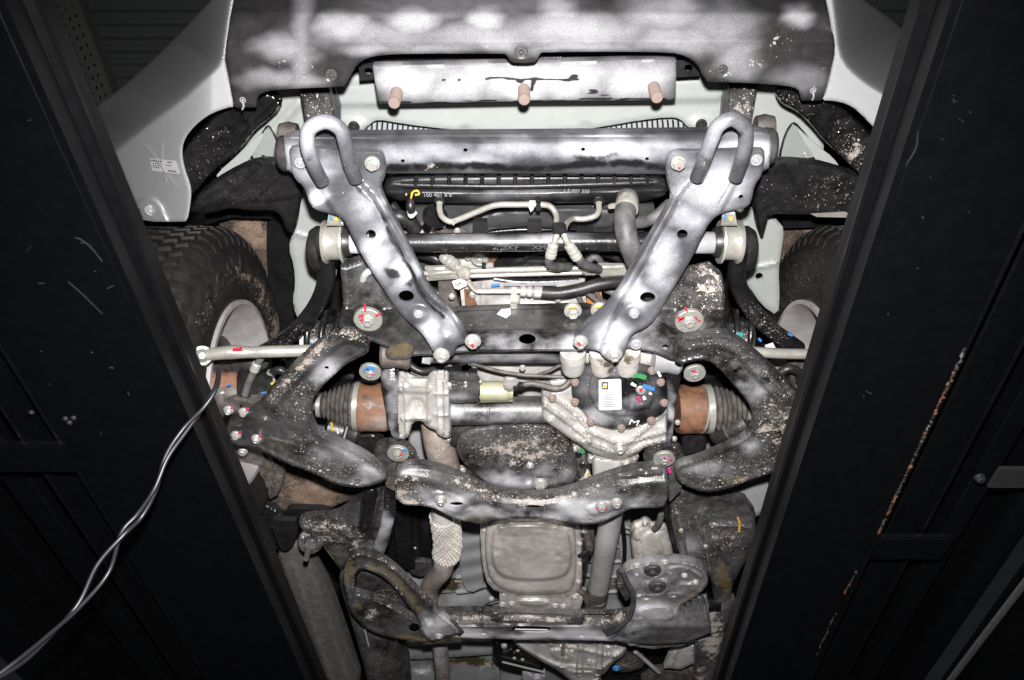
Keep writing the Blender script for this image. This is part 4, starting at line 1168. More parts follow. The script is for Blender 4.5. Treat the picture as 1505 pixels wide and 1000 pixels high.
for (x, s) in ((492, -1), (1072, 1)):
    A = P(x - 24 * s * -1, 357, 1.40); B = P(x + 24 * s * -1, 357, 1.40)
    y = 356
    cl = lathe('stabiliser_clamp', P(x - 15, y, 1.40), P(x + 15, y, 1.40),
               [(0, 0.034), (0.0, 0.046), (0.10, 0.047), (0.16, 0.040), (0.30, 0.0385), (0.70, 0.0385), (0.84, 0.040), (0.90, 0.047), (1.0, 0.046), (1.0, 0.034)], M['zinc'], car, 36, paint=[('mud', x, 385, 30, 14, 0.3)], label='bright metal stabiliser clamp')
    lathe('clamp_bush', P(x - 24, y, 1.40), P(x + 24, y, 1.40), [(0, 0.020), (0, 0.030), (0.15, 0.034), (0.85, 0.034), (1, 0.030), (1, 0.020)], M['rubber'], cl, 28)
    stamp('clamp_ear', [(x - 9, 314), (x + 10, 314), (x + 13, 332), (x - 12, 332)] if s < 0 else [(x - 10, 312), (x + 8, 312), (x + 12, 332), (x - 12, 332)], 1.365, M['zinc'], cl, 0.006, sm=0, step=3, edge=(2, 0.002), relief=[('rib', [(x - 9, 315), (x - 11, 332)], 4, 0.004), ('rib', [(x + 9, 315), (x + 11, 332)], 4, 0.004)])
    mark(cl, [(x + 0.5, 321), (x + 4, 324)], 1.364, 5, M['yellow'], 'paint_mark', 0.003)
    mark(cl, [(x - 7, 316), (x - 5, 324)], 1.364, 3, M['blue'], 'paint_mark', 0.003)
    lathe('bar_boot', P(x + s * 18, y + 10, 1.42), P(x + s * 38, y + 10, 1.42), [(0, 0.05), (0.4, 0.05), (0.8, 0.042), (1.0, 0.026)], M['rubber'], cl, 24)
    lathe('bar_sleeve', P(x - s * 22, y + 1, 1.40), P(x - s * 52, y + 1, 1.40), [(0, 0.0225), (0.05, 0.0235), (0.95, 0.0235), (1, 0.0215)], plain('white_sleeve', (0.5, 0.5, 0.52), 0.5) if s < 0 else M['boltd'], cl, 24)

# steering rod: two bright rods with clips
st = tube('steering_pipe', [(600, 404, 1.45), (700, 398, 1.44), (860, 394, 1.44), (940, 391, 1.45)], 0.0065, M['zinc'], car, 6, 14, label='bright steel power steering pipes')
tube('return_pipe', [(600, 412, 1.455), (700, 405.5, 1.445), (860, 401, 1.445), (940, 400, 1.45)], 0.0055, M['zinc'], st, 6, 12)
stamp('rack_plate', [(624, 394), (672, 392), (678, 398), (676, 408), (660, 411), (630, 411)], 1.44, M['zinc'], st, 0.008, sm=0, step=4, edge=(3, 0.004))
stamp('pipe_clip', [(671, 392), (692, 394), (692, 411), (676, 412), (669, 402)], 1.425, M['zinc'], st, 0.006, sm=1, step=3, edge=(2, 0.003), paint=[('rust', 684, 408, 8, 4, 0.5)])
stamp('rack_plate', [(880, 390), (926, 390), (924, 408), (884, 408), (880, 403)], 1.44, M['zinc'], st, 0.008, sm=0, step=4, edge=(3, 0.004))
stamp('pipe_clip', [(857, 391), (880, 390), (880, 405), (854, 406)], 1.425, M['zinc'], st, 0.006, sm=1, step=3, edge=(2, 0.003))
stamp('clip_rubber', [(708, 388), (714, 388), (714, 396), (708, 396)], 1.43, M['black'], st, 0.006, sm=0, step=3)
lathe('hose_fitting', (650, 377, 1.46), (672, 392, 1.43), [(0, 0.011), (0.1, 0.0135), (0.28, 0.0135), (0.34, 0.011), (0.42, 0.0145), (0.6, 0.0145), (0.66, 0.012), (0.74, 0.0145), (0.95, 0.014), (1, 0.010)], M['bolt'], st, 22)
tube('fitting_hose', [(636, 362, 1.5), (644, 372, 1.48), (651, 378, 1.46)], 0.010, M['rubber'], st, 4, 12)
tube('crossing_pipe', [(726, 410, 1.47), (760, 415, 1.465), (800, 415, 1.465), (850, 412, 1.47)], 0.011, M['black'], st, 5, 14)
tg = stamp('paper_tag', [(664, 414), (676, 410), (686, 414), (686, 420), (674, 426), (668, 424)], 1.41, M['sticker'], st, 0.001, sm=0, step=6)
text('lettering', 'G4', 673, 418, 1.409, 6, M['ink'], tg, 25, 0.001)
pr_ = tube('pressure_line', [(688, 414, 1.42), (696, 424, 1.42), (704, 428, 1.42), (730, 428, 1.42), (766, 428, 1.42)], 0.0065, M['zinc'], car, 6, 12, label='power steering line with crimped black hose')
lathe('crimp_fitting', (764, 428, 1.42), (798, 430, 1.42), [(0, 0.008), (0.02, 0.0125), (0.22, 0.0135), (0.28, 0.010), (0.34, 0.0135), (0.5, 0.0135), (0.56, 0.010), (0.62, 0.0145), (0.95, 0.0145), (1, 0.011)], M['bolt'], pr_, 24)
tube('hose', [(795, 430, 1.42), (820, 431, 1.415), (850, 426, 1.415), (880, 418, 1.42), (910, 414, 1.43), (935, 412, 1.46)], 0.0145, M['rubber'], pr_, 6, 16)
stamp('line_bracket', [(751, 423), (760, 423), (760, 456), (750, 456)], 1.405, M['zinc'], pr_, 0.003, sm=0, step=4)
stamp('paper_tag', [(730, 462), (737, 455), (750, 454), (751, 462), (744, 468)], 1.33, M['sticker'], pr_, 0.001, sm=0, step=5)
mark(st, [(722, 420), (735, 419)], 1.42, 3, M['blue'])
mark(st, [(740, 420), (818, 419)], 1.42, 2.4, M['inkl'], 'printed_line')

# --- front suspension cross member
cm = stamp('front_cross_member', [(500, 392), (535, 380), (556, 400), (575, 440), (600, 470), (640, 470), (672, 458), (760, 455), (862, 453), (890, 462), (930, 480), (975, 440), (1010, 400), (1044, 392), (1062, 408), (1066, 440), (1062, 480), (1046, 494), (1000, 506), (1006, 534),
                                   (985, 530), (960, 518), (930, 512), (860, 516), (690, 517), (640, 522), (600, 524), (570, 512), (548, 502), (512, 498), (498, 480), (504, 440)],
           lambda x, y: 1.275 + np.where((x > 640) & (x < 890), np.maximum(0, 488 - y) * 0.0030, np.maximum(0, 455 - y) * 0.0012), M['blackm'], car, 0.05, sm=0, step=4, edge=(3, 0.004), rim=(5, 0.003),
           holes=[(775, 499, 12.5, 8), (978, 511, 5, 4.5)],
           relief=[('rib', [(672, 486), (872, 484)], 5, 0.004), ('boss', 541, 472, 34, 24, 0.008, 0.7), ('boss', 1013, 474, 34, 24, 0.008, 0.7), ('boss', 712, 470, 14, 8, -0.004), ('step', [(600, 530), (604, 500), (590, 470)], 8, 0.006)],
           paint=[('blotch', 775, 505, 70, 14, 0.85), ('blotch', 830, 504, 50, 14, 0.8), ('blotch', 735, 503, 50, 14, 0.65), ('blotch', 950, 490, 40, 30, 0.5), ('blotch', 990, 490, 60, 30, 0.4), ('mud', 1040, 420, 26, 50, 0.75), ('mud', 1000, 450, 40, 40, 0.25),
                  ('wax', 585, 520, 34, 9, 0.9), ('mud', [(690, 478), (860, 478)], 6, 0.25), ('blotch', 695, 506, 20, 10, 0.45)], label='black front suspension cross member')
for (x, y) in ((541, 470), (1013, 472)):
    bolt(cm, x, y, 1.262, 21, M['cam'], 'washer', name='cam_bolt', label='zinc cam bolt with red marks')
for l in (((536, 447), (537, 458)), ((527, 466), (534, 463)), ((529, 470), (534, 474), (532, 466)), ((552, 465), (560, 461))):
    mark(cm, l, 1.252, 2.4, M['red'])
for l in (((996, 466), (1000, 470), (1006, 466)), ((997, 472), (1005, 468)), ((1007, 452), (1010, 458)), ((1022, 466), (1025, 470)), ((1026, 472), (1030, 472))):
    mark(cm, l, 1.252, 2.2, M['red'])
for (x, y) in ((842, 457), (881, 456)):
    bolt(cm, x, y, 1.345, 13, M['bolt'], 'flange')
    mark(cm, [(x - 7, y - 4), (x + 6, y - 5)], 1.326, 2.2, M['yellow'])
bolt(cm, 935, 507, 1.272, 9, M['boltd'], 'round')
tube('brake_pipe', [(575, 442, 1.33), (545, 438, 1.33), (534, 430, 1.33), (533, 414, 1.33), (538, 402, 1.33), (550, 396, 1.34)], 0.0075, M['boltd'], cm, 6, 12)
stamp('wax_gusset', [(566, 514), (596, 506), (610, 512), (604, 528), (578, 530), (566, 524)], 1.268, M['blackm'], cm, 0.006, sm=1, step=4, paint=[('wax', 588, 518, 30, 14, 1.0)])
lathe('arm_bush', (560, 520, 1.31), (604, 522, 1.31), [(0, 0.028), (0.1, 0.034), (0.5, 0.030), (0.9, 0.034), (1, 0.028)], M['cast'], cm, 20)
lathe('arm_bush', (960, 528, 1.32), (1000, 530, 1.32), [(0, 0.028), (0.1, 0.034), (0.5, 0.030), (0.9, 0.034), (1, 0.028)], M['boltd'], cm, 20)
stamp('rack_housing', [(622, 520), (850, 517), (850, 534), (628, 534)], 1.34, M['black'], car, 0.05, sm=0, step=6, edge=(5, 0.01), paint=[('blotch', 740, 526, 110, 9, 0.4), ('blotch', 640, 526, 20, 14, 0.7)], label='pale blotched steering rack housing')
stamp('rack_end', [(622, 516), (634, 518), (632, 536), (620, 534)], 1.33, M['alu'], car, 0.04, sm=0, step=4)
# mounting bushes below the member
for (x, m_) in ((842, 'alu'), (885, 'pan'), (922, 'pan')):
    lathe('mount_bush', P(x, 516, 1.30), P(x, 548, 1.305), [(0, 0.018), (0.0, 0.029), (0.3, 0.030), (0.34, 0.027), (0.7, 0.027), (0.88, 0.024), (1.0, 0.014)], M[m_], car, 26, paint=[('wax', 893, 538, 14, 16, 0.75), ('wax', 924, 534, 14, 14, 0.7)])
stamp('mount_bracket', [(822, 517), (990, 514), (992, 530), (960, 536), (935, 540), (910, 536), (866, 534), (824, 536)], 1.34, M['alu'], car, 0.03, sm=1, step=5, edge=(4, 0.006))

# --- lower control arms
LA = [(533, 499), (514, 486), (496, 489), (467, 504), (436, 533), (415, 556), (397, 574), (384, 592), (366, 606), (338, 616), (330, 636), (342, 655), (374, 659), (394, 668), (426, 684), (457, 694), (488, 710), (509, 716), (536, 717), (568, 707), (570, 700), (557, 684),
      (540, 671), (504, 652), (472, 639), (462, 629), (457, 611), (459, 590), (472, 569), (488, 554), (504, 539), (519, 529), (541, 520), (543, 508)]
la = stamp('lower_control_arm', LA, lambda x, y: 1.225 + np.clip((430 - x) / 100, 0, 1) * 0.03, M['blackm'], car, 0.035, sm=1, step=4, edge=(4, 0.006), rim=(6, 0.005),
           holes=[(480, 541, 3.4, 2.6)],
           relief=[('rib', [(532, 498), (508, 490), (485, 505), (450, 535), (420, 566), (400, 590)], 15, 0.016, 0.45), ('boss', 394, 610, 11, 9, -0.008), ('rib', [(395, 645), (420, 652), (430, 652)], 5, 0.006), ('rib', [(480, 650), (520, 680), (560, 700)], 16, 0.010), ('boss', 526, 706, 11, 8, -0.006), ('boss', 360, 640, 40, 18, -0.012)],
           paint=[('blotch', 480, 545, 26, 20, 0.6), ('blotch', 470, 560, 14, 12, 0.4), ('mud', [(530, 496), (505, 488), (470, 512), (430, 550), (402, 585)], 17, 0.75), ('mud', 440, 590, 40, 40, 0.40), ('mud', 450, 650, 40, 30, 0.32), ('mud', 490, 685, 60, 24, 0.5),
                  ('blotch', 535, 702, 26, 14, 0.55), ('blotch', 500, 670, 40, 20, 0.22), ('wax', 400, 650, 60, 22, 0.42), ('wax', [(520, 530), (550, 520)], 10, 0.6), ('mud', 540, 690, 30, 18, 0.3)], label='muddy black lower control arm')
RA = [(992, 500), (1010, 496), (1034, 493), (1065, 489), (1086, 499), (1109, 517), (1143, 548), (1166, 572), (1200, 610), (1205, 645), (1180, 675), (1132, 697), (1106, 704), (1080, 715), (1060, 721), (1035, 724), (1012, 716), (996, 708), (990, 690), (1000, 681), (1023, 676), (1065, 658),
      (1093, 645), (1106, 629), (1108, 613), (1101, 595), (1091, 580), (1070, 556), (1054, 538), (1039, 529), (1018, 531), (1000, 537), (990, 530)]
ra = stamp('lower_control_arm', RA, 1.225, M['blackm'], car, 0.035, sm=1, step=4, edge=(4, 0.006), rim=(6, 0.005), holes=[(1081, 546, 3.2, 2.6)],
           relief=[('rib', [(1010, 506), (1045, 500), (1070, 500), (1100, 525), (1130, 560), (1150, 585)], 15, 0.016, 0.45), ('rib', [(1010, 700), (1060, 685), (1100, 665)], 16, 0.008)],
           paint=[('blotch', 1105, 565, 22, 30, 0.55), ('blotch', 1095, 545, 18, 14, 0.4), ('mud', [(1010, 510), (1060, 500), (1110, 535), (1160, 580)], 22, 0.42), ('mud', 1140, 620, 50, 60, 0.62), ('mud', 1090, 690, 80, 30, 0.55), ('mud', 1030, 710, 50, 16, 0.5), ('mud', 1070, 520, 50, 30, 0.3), ('blotch', 1040, 690, 40, 14, 0.3),
                  ('wax', 1082, 703, 22, 8, 0.45), ('wax', 1068, 548, 8, 6, 0.5), ('blotch', 1098, 650, 16, 20, 0.4)], label='mud speckled black lower control arm')
for (x, y, k) in ((347, 640, 0), (377, 645, 0), (358, 606, 1), (336, 603, 1)):
    bolt(la, x, y, 1.245, 7.5, M['bolt'], 'flange')
    mark(la, [(x + 3, y - 3), (x + 8, y - 5)], 1.232, 2, M['pink'])
bolt(la, 526, 707, 1.232, 8, M['cast'], 'round')
# cam plates behind the arms
for (x, y, p_) in ((544, 547, cm), (1021, 549, cm), (585, 667, None), (976, 675, None)):
    o = bolt(car, x, y, 1.29, 16, M['cam'], 'washer', name='cam_bolt')
    cols = ('blue', 'red', 'pink') if x < 700 else ('pink', 'red', 'blue')
    for i in range(4):
        dx, dy = random.uniform(-9, 9), random.uniform(-6, 6)
        mark(o if False else car, [(x + dx, y + dy), (x + dx + random.uniform(2, 5), y + dy + random.uniform(-2, 2))], 1.279, random.uniform(1.2, 2.6), M[cols[i % 3]])
mark(car, [(534, 546), (540, 541), (551, 542)], 1.279, 4, M['blue'])

# tie rods
tr = tube('tie_rod', [(296, 523, 1.262), (318, 520, 1.266), (340, 518, 1.27), (372, 518, 1.275), (400, 517, 1.28), (470, 515, 1.30), (520, 512, 1.32)], [0.013, 0.014, 0.0155, 0.0125, 0.0135, 0.0135, 0.0125], M['zinc'], car, 6, 18, label='bright steel tie rod')
lathe('tie_rod_end', P(297, 523, 1.248), P(297, 523, 1.285), [(0, 0.006), (0.1, 0.012), (0.2, 0.015), (0.22, 0.021), (0.75, 0.024), (1, 0.02)], M['cam'], tr, 24)
mark(tr, [(342, 515), (356, 513)], 1.252, 4, M['red'])
tr2 = tube('tie_rod', [(1100, 517, 1.37), (1150, 520, 1.37), (1195, 521, 1.37), (1240, 523, 1.37)], 0.0125, M['zinc'], car, 6, 18, label='bright steel tie rod')

# ------------------------------------------------------------------ wheels, fenders
def wheel(xc, s, label):
    """s = side towards the middle of the car; tyre 0.84 m across, standing on the runway"""
    yc, hc, R, rr_ = 1.435, 1.425, 0.425, 0.228
    c = np.array([xc, yc, CAMZ + hc])
    w = bpy.data.objects.new('wheel', None)
    link(w, car, label)
    w.empty_display_size = 0.05
    def turn(name, prof, mat, par, seg=72, paint=None, **kw):
        V, Fc = [], []
        n = len(prof)
        for (x, r) in prof:
            for k in range(seg):
                a = 2 * math.pi * k / seg
                V.append((c[0] + s * x, c[1] + r * math.cos(a), c[2] + r * math.sin(a)))
        for i in range(n - 1):
            for k in range(seg):
                k2 = (k + 1) % seg
                Fc.append((i * seg + k, i * seg + k2, (i + 1) * seg + k2, (i + 1) * seg + k))
        return mesh_obj(name, V, Fc, mat, par, paint, 30, **kw)
    hw = 0.132
    prof = [(hw - 0.012, rr_ + 0.004), (hw - 0.004, rr_ + 0.016), (hw + 0.004, rr_ + 0.04), (hw + 0.010, rr_ + 0.075), (hw + 0.010, rr_ + 0.10), (hw + 0.005, rr_ + 0.13), (hw - 0.004, R - 0.048), (hw - 0.010, R - 0.042),
            (hw - 0.016, R - 0.022), (hw - 0.030, R - 0.012), (hw - 0.05, R - 0.009), (0, R - 0.006), (-hw + 0.05, R - 0.009), (-hw + 0.02, R - 0.02), (-hw, R - 0.05), (-hw - 0.01, rr_ + 0.09), (-hw + 0.006, rr_ + 0.01), (-hw + 0.012, rr_ + 0.004), (hw - 0.012, rr_ + 0.004)]
    ty = turn('tyre', prof, M['tyre'], w, 96, paint=[('mud', [(345, 395), (380, 420), (402, 470), (412, 520)], 22, 0.95), ('mud', [(296, 480), (312, 440), (335, 412), (350, 400)], 16, 0.7)] if s > 0 else [('mud', 1180, 440, 80, 120, 0.4)], label='muddy black all terrain tyre')
    # tread: blocks over the crown and lugs on the shoulder, one mesh per kind
    def block(a, x0, x1, da, r0, r1, skew=0.0):
        out = []
        for (aa, x, r) in ((a, x0, r0), (a + da, x0, r0), (a + da + skew, x1, r0), (a + skew, x1, r0), (a + da * .08, x0 + .002, r1), (a + da * .92, x0 + .002, r1), (a + da * .92 + skew, x1 - .002, r1), (a + da * .08 + skew, x1 - .002, r1)):
            out.append((c[0] + s * x, c[1] + r * math.cos(aa), c[2] + r * math.sin(aa)))
        return out
    BF = [(0, 1, 2, 3), (4, 7, 6, 5), (0, 4, 5, 1), (1, 5, 6, 2), (2, 6, 7, 3), (3, 7, 4, 0)]
    V, Fc = [], []
    nb = 66
    for k in range(nb):
        a = 2 * math.pi * k / nb
        rows = [(-0.085, -0.055, 0.62), (-0.052, -0.02, 0.6), (-0.016, 0.016, 0.58), (0.02, 0.052, 0.6), (0.055, 0.085, 0.62)]
        for j, (x0, x1, f) in enumerate(rows):
            aa = a + (0.5 if j % 2 else 0) * 2 * math.pi / nb
            i = len(V)
            V += block(aa, x0, x1, 2 * math.pi / nb * f, R - 0.012, R + 0.004 - abs(j - 2) * 0.0015, 0.018 * (1 if j < 2 else -1 if j > 2 else 0))
            Fc += [tuple(i + v for v in q) for q in BF]
    mesh_obj('tread_block', V, Fc, M['tyre'], ty, None, 30, kind='stuff')
    V, Fc = [], []
    for k in range(58):
        a = 2 * math.pi * k / 58
        i = len(V)
        f = 2 * math.pi / 58 * 0.55
        for aa in (a, a + f):
            for (x, r) in ((0.088, R + 0.001), (0.106, R - 0.008), (0.121, R - 0.028), (0.127, R - 0.050), (0.110, R - 0.050), (0.088, R - 0.015)):
                V.append((c[0] + s * x, c[1] + r * math.cos(aa), c[2] + r * math.sin(aa)))
        n = 6
        Fc.append(tuple(i + j for j in range(n))); Fc.append(tuple(i + n + j for j in range(n))[::-1])
        for j in range(n):
            Fc.append((i + j, i + n + j, i + n + (j + 1) % n, i + (j + 1) % n))
    mesh_obj('shoulder_lug', V, Fc, M['tyre'], ty, None, 30, kind='stuff')
    # rim
    rp_ = [(hw - 0.008, rr_ + 0.014), (hw + 0.004, rr_ + 0.013), (hw + 0.004, rr_ + 0.002), (hw - 0.012, rr_ - 0.006), (hw - 0.03, rr_ - 0.012), (0.02, rr_ - 0.022), (-0.03, rr_ - 0.022), (-0.06, rr_ - 0.03), (-0.072, rr_ - 0.05)]
    rm_ = turn('rim', rp_, M['rim'], w, 64, label='silver grey wheel rim')
    turn('rim_face', [(-0.070, rr_ - 0.046), (-0.076, rr_ - 0.07), (-0.07, 0.10), (-0.085, 0.09), (-0.085, 0.0005)], M['rim_shade'], rm_, 64)
    turn('brake_disc', [(0.045, 0.06), (0.045, 0.125), (0.02, 0.13), (0.02, 0.155), (0.005, 0.155), (0.005, 0.05)], M['cast'], w, 48)
    turn('dust_shield', [(0.085, 0.05), (0.080, 0.10), (0.07, 0.150), (0.045, 0.158)], M['black'], w, 40)
    return w, ty, rm_, c
wl, tl, riml, cl_ = wheel(-0.822, 1, 'left front wheel with silver rim in its wheel well')
wr, trr, rimr, cr_ = wheel(0.872, -1, 'right front wheel mostly hidden by the lift runway')
# raised lettering on the inner sidewall
def side_text(s, a0, da, r, size, c, par):
    for i, ch in enumerate(s):
        if ch == ' ': continue
        cu = bpy.data.curves.new('lettering', 'FONT'); cu.body = ch; cu.align_x = 'CENTER'; cu.align_y = 'CENTER'; cu.extrude = 0.002; cu.offset = 0.03
        ob = bpy.data.objects.new('lettering', cu); COL.objects.link(ob)
        me = bpy.data.meshes.new_from_object(ob.evaluated_get(bpy.context.evaluated_depsgraph_get()))
        bpy.data.objects.remove(ob); bpy.data.curves.remove(cu)
        a = a0 + da * i
        rad = Vector((0, math.cos(a), math.sin(a)))          # outward
        tan = Vector((0, -math.sin(a), math.cos(a)))         # increasing angle
        nx = Vector((1, 0, 0))
        xd = rad.cross(nx) if True else tan                  # text runs so that it reads upright from the middle of the car
        Mx = Matrix(((xd.x * size, rad.x * size, nx.x, 0), (xd.y * size, rad.y * size, nx.y, 0), (xd.z * size, rad.z * size, nx.z, 0), (0, 0, 0, 1)))
        p = Vector((c[0] + 0.1412, c[1] + rad.y * r, c[2] + rad.z * r))
        me.transform(Matrix.Translation(p) @ Mx)
        me.materials.clear(); me.materials.append(M['tyre'])
        me.name = 'lettering'
        link(bpy.data.objects.new('raised_letter', me), par)
side_text('STONE', math.radians(198), -math.radians(13), 0.330, 0.064, cl_, tl)

# knuckle, ball joint and outer driveshaft joint on the left
kn = lathe('outer_joint', (304, 580, 1.315), (366, 576, 1.33), [(0, 0.045), (0.05, 0.062), (0.3, 0.060), (0.5, 0.050), (0.6, 0.052), (0.8, 0.050), (1.0, 0.038)], M['cast'], car, 28, paint=[('rust', 340, 560, 26, 20, 0.6)], label='rusty outer driveshaft joint')
lathe('joint_boot', (352, 575, 1.325), (402, 572, 1.34), [(0, 0.05), (0.12, 0.056), (0.2, 0.048), (0.32, 0.054), (0.42, 0.045), (0.54, 0.05), (0.64, 0.040), (0.76, 0.044), (0.86, 0.034), (1.0, 0.03)], M['rubber'], kn, 28)
stamp('knuckle_arm', [(318, 590), (340, 580), (372, 588), (394, 580), (398, 596), (384, 606), (350, 610), (322, 604)], 1.275, M['cast'], car, 0.04, sm=2, step=4, edge=(6, 0.012), rough=0.003)
stamp('knuckle', [(286, 528), (320, 524), (372, 528), (400, 534), (380, 552), (330, 560), (288, 556)], 1.36, M['frame'], car, 0.06, sm=2, step=5, edge=(8, 0.02), rough=0.003)
tube('brake_hose', [(384, 525, 1.30), (374, 545, 1.29), (366, 562, 1.285), (360, 580, 1.28)], 0.0085, M['hose'], car, 6, 12)
lathe('hose_ferrule', (378, 534, 1.294), (373, 546, 1.288), [(0, 0.009), (0.1, 0.011), (0.9, 0.011), (1, 0.009)], M['bolt'], car, 16)
for i, (x, y, cM) in enumerate(((326, 578, 'sticker'), (336, 566, 'blue'), (386, 578, 'blue'), (400, 564, 'yellow'))):
    mark(kn, [(x - 2, y + 1), (x + 3, y - 1)], 1.268, 2.5, M[cM])
lathe('tie_boss', (400, 565, 1.345), (392, 555, 1.37), [(0, 0.008), (0.2, 0.013), (1, 0.014)], M['bolt'], car, 18)
# shock absorber / coil seat bits around both arms
for (x0, s) in ((440, -1), (1120, 1)):
    pts = [(x0 - s * 60, 488, 1.52), (x0 - s * 30, 482, 1.50), (x0, 492, 1.49), (x0 + s * 22, 506, 1.49)]
    lathe('shock_absorber', P(x0 - s * 70, 500, 1.50), P(x0 - s * 10, 505, 1.48), [(0, 0.03), (0.06, 0.048), (0.5, 0.048), (0.54, 0.056), (0.9, 0.056), (1, 0.02)], M['blackm'], car, 24, paint=[('mud', x0 - s * 40, 500, 50, 30, 0.5)])
    for k in range(3):
        C = np.array(P(x0 - s * (64 - k * 20), 494, 1.47))
        ring = [tuple(C + np.array([0.008 * math.sin(a), 0.062 * math.cos(a), 0.062 * math.sin(a)])) + (0,) for a in np.linspace(0, 6.28, 22)]
        tube('coil', ring, 0.0075, M['black'], car, 1, 10)
stamp('spring_tag', [(440, 500), (446, 494), (452, 506), (440, 510)], 1.43, M['sticker'], car, 0.001, sm=0, step=5)
mark(car, [(454, 502), (458, 506)], 1.42, 2.5, M['blue']); mark(car, [(1115, 498), (1119, 502)], 1.40, 3, M['blue']); mark(car, [(1158, 491), (1165, 494)], 1.42, 3, M['blue']); mark(car, [(1084, 491), (1092, 494)], 1.40, 6, M['teal'])
stamp('spring_tag', [(1124, 508), (1136, 504), (1140, 512), (1128, 516)], 1.42, M['sticker'], car, 0.001, sm=0, step=5)
tube('coil_end', [(1146, 548, 1.40), (1160, 542, 1.40), (1174, 548, 1.40), (1176, 560, 1.40)], 0.011, M['rubber'], car, 6, 14)
tube('coil_end', [(398, 566, 1.41), (400, 550, 1.41), (410, 544, 1.41), (420, 548, 1.41)], 0.010, M['rubber'], car, 6, 14)
# hidden right knuckle
stamp('knuckle', [(1150, 520), (1230, 524), (1240, 600), (1170, 600)], 1.44, M['cast'], car, 0.06, sm=2, step=6, edge=(8, 0.02), rough=0.004)

# inner fenders, liners
stamp('inner_fender', [(400, 240), (440, 240), (490, 330), (500, 400), (470, 460), (446, 480), (434, 462), (430, 440), (434, 420), (432, 390), (424, 366), (430, 340), (436, 320)], 1.66, M['sage'], car, 0.01, sm=1, step=6, edge=(5, 0.006),
      relief=[('rib', [(432, 342), (455, 350), (470, 350)], 6, 0.006)], paint=[('mud', 440, 440, 20, 40, 0.3)], label='pale sage inner fender panel')
stamp('inner_fender', [(1060, 300), (1120, 310), (1150, 330), (1152, 345), (1148, 372), (1144, 400), (1146, 430), (1144, 465), (1120, 450), (1100, 420), (1080, 400), (1070, 340)], 1.66, M['sage'], car, 0.01, sm=1, step=6, edge=(5, 0.006),
      holes=[(1116, 407, 6, 6)], relief=[('rib', [(1096, 404), (1106, 395), (1140, 388)], 6, 0.007)], paint=[('mud', 1135, 375, 16, 40, 0.36), ('rust', 1135, 380, 12, 30, 0.3), ('mud', 1110, 440, 40, 30, 0.2)], label='pale sage inner fender panel')
# front splash guards (black) and felt liners
sgL = stamp('splash_guard', [(282, 316), (280, 300), (300, 278), (330, 258), (366, 240), (390, 236), (420, 240), (436, 262), (444, 285), (440, 300), (436, 330), (430, 344), (420, 336), (414, 318), (400, 308), (366, 310), (340, 305), (318, 312)], lambda x, y: 1.50 + (y - 240) * 0.0004, M['plastic'], car, 0.05, sm=1, step=5, edge=(7, 0.012),
      relief=[('rib', [(320, 300), (360, 262), (385, 240)], 4, 0.006), ('rib', [(362, 308), (380, 285), (420, 250)], 4, 0.006), ('rib', [(300, 290), (340, 268)], 4, 0.004), ('step', [(440, 290), (420, 296), (395, 300), (360, 298), (300, 308)], 6, -0.008)], paint=[('mud', 350, 280, 80, 50, 0.22)], label='black front splash guard')
sgR = stamp('splash_guard', [(1122, 240), (1150, 236), (1200, 240), (1230, 248), (1270, 260), (1300, 290), (1290, 322), (1240, 314), (1180, 316), (1130, 314), (1126, 330), (1120, 352), (1112, 330), (1108, 300), (1114, 262)], lambda x, y: 1.50 + (y - 240) * 0.0004, M['plastic'], car, 0.05, sm=1, step=5, edge=(7, 0.012),
      relief=[('rib', [(1150, 240), (1172, 280), (1196, 315)], 4, 0.006), ('rib', [(1200, 262), (1250, 275)], 4, 0.004)], paint=[('mud', 1220, 285, 60, 45, 0.42), ('mud', 1140, 290, 50, 50, 0.25)], label='black front splash guard')
stamp('liner_lip', [(1192, 315), (1242, 312), (1262, 320), (1242, 320), (1200, 319)], 1.505, M['zinc'], sgR, 0.003, sm=0, step=6)
stamp('wheel_liner', [(318, 318), (345, 312), (380, 314), (398, 322), (402, 360), (394, 390), (396, 430), (412, 480), (424, 540), (400, 540), (390, 470), (372, 420), (350, 380), (330, 350)], 1.86, M['liner'], car, 0.01, sm=1, step=6, rough=0.006, paint=[('mud', 370, 345, 34, 40, 0.9), ('mud', 420, 500, 10, 40, 0.4)], label='brown muddy felt wheel arch liner')
stamp('wheel_liner', [(392, 312), (440, 330), (428, 360), (432, 400), (430, 440), (434, 480), (424, 510), (408, 470), (396, 430), (392, 380)], 1.80, M['black'], car, 0.01, sm=1, step=6)
stamp('wheel_liner', [(1150, 318), (1250, 316), (1262, 340), (1262, 470), (1150, 520), (1142, 470), (1146, 420), (1144, 395), (1152, 350)], 1.84, M['liner'], car, 0.01, sm=1, step=6, rough=0.006, paint=[('mud', 1220, 330, 60, 26, 0.6), ('mud', 1180, 400, 50, 60, 0.35)], label='brown muddy felt wheel arch liner')
stamp('liner_edge', [(1150, 313), (1250, 311), (1252, 332), (1212, 334), (1150, 336)], 1.75, M['black'], car, 0.02, sm=0, step=8)
stamp('liner_edge', [(300, 308), (400, 306), (402, 322), (340, 320), (304, 330)], 1.75, M['black'], car, 0.02, sm=0, step=8)
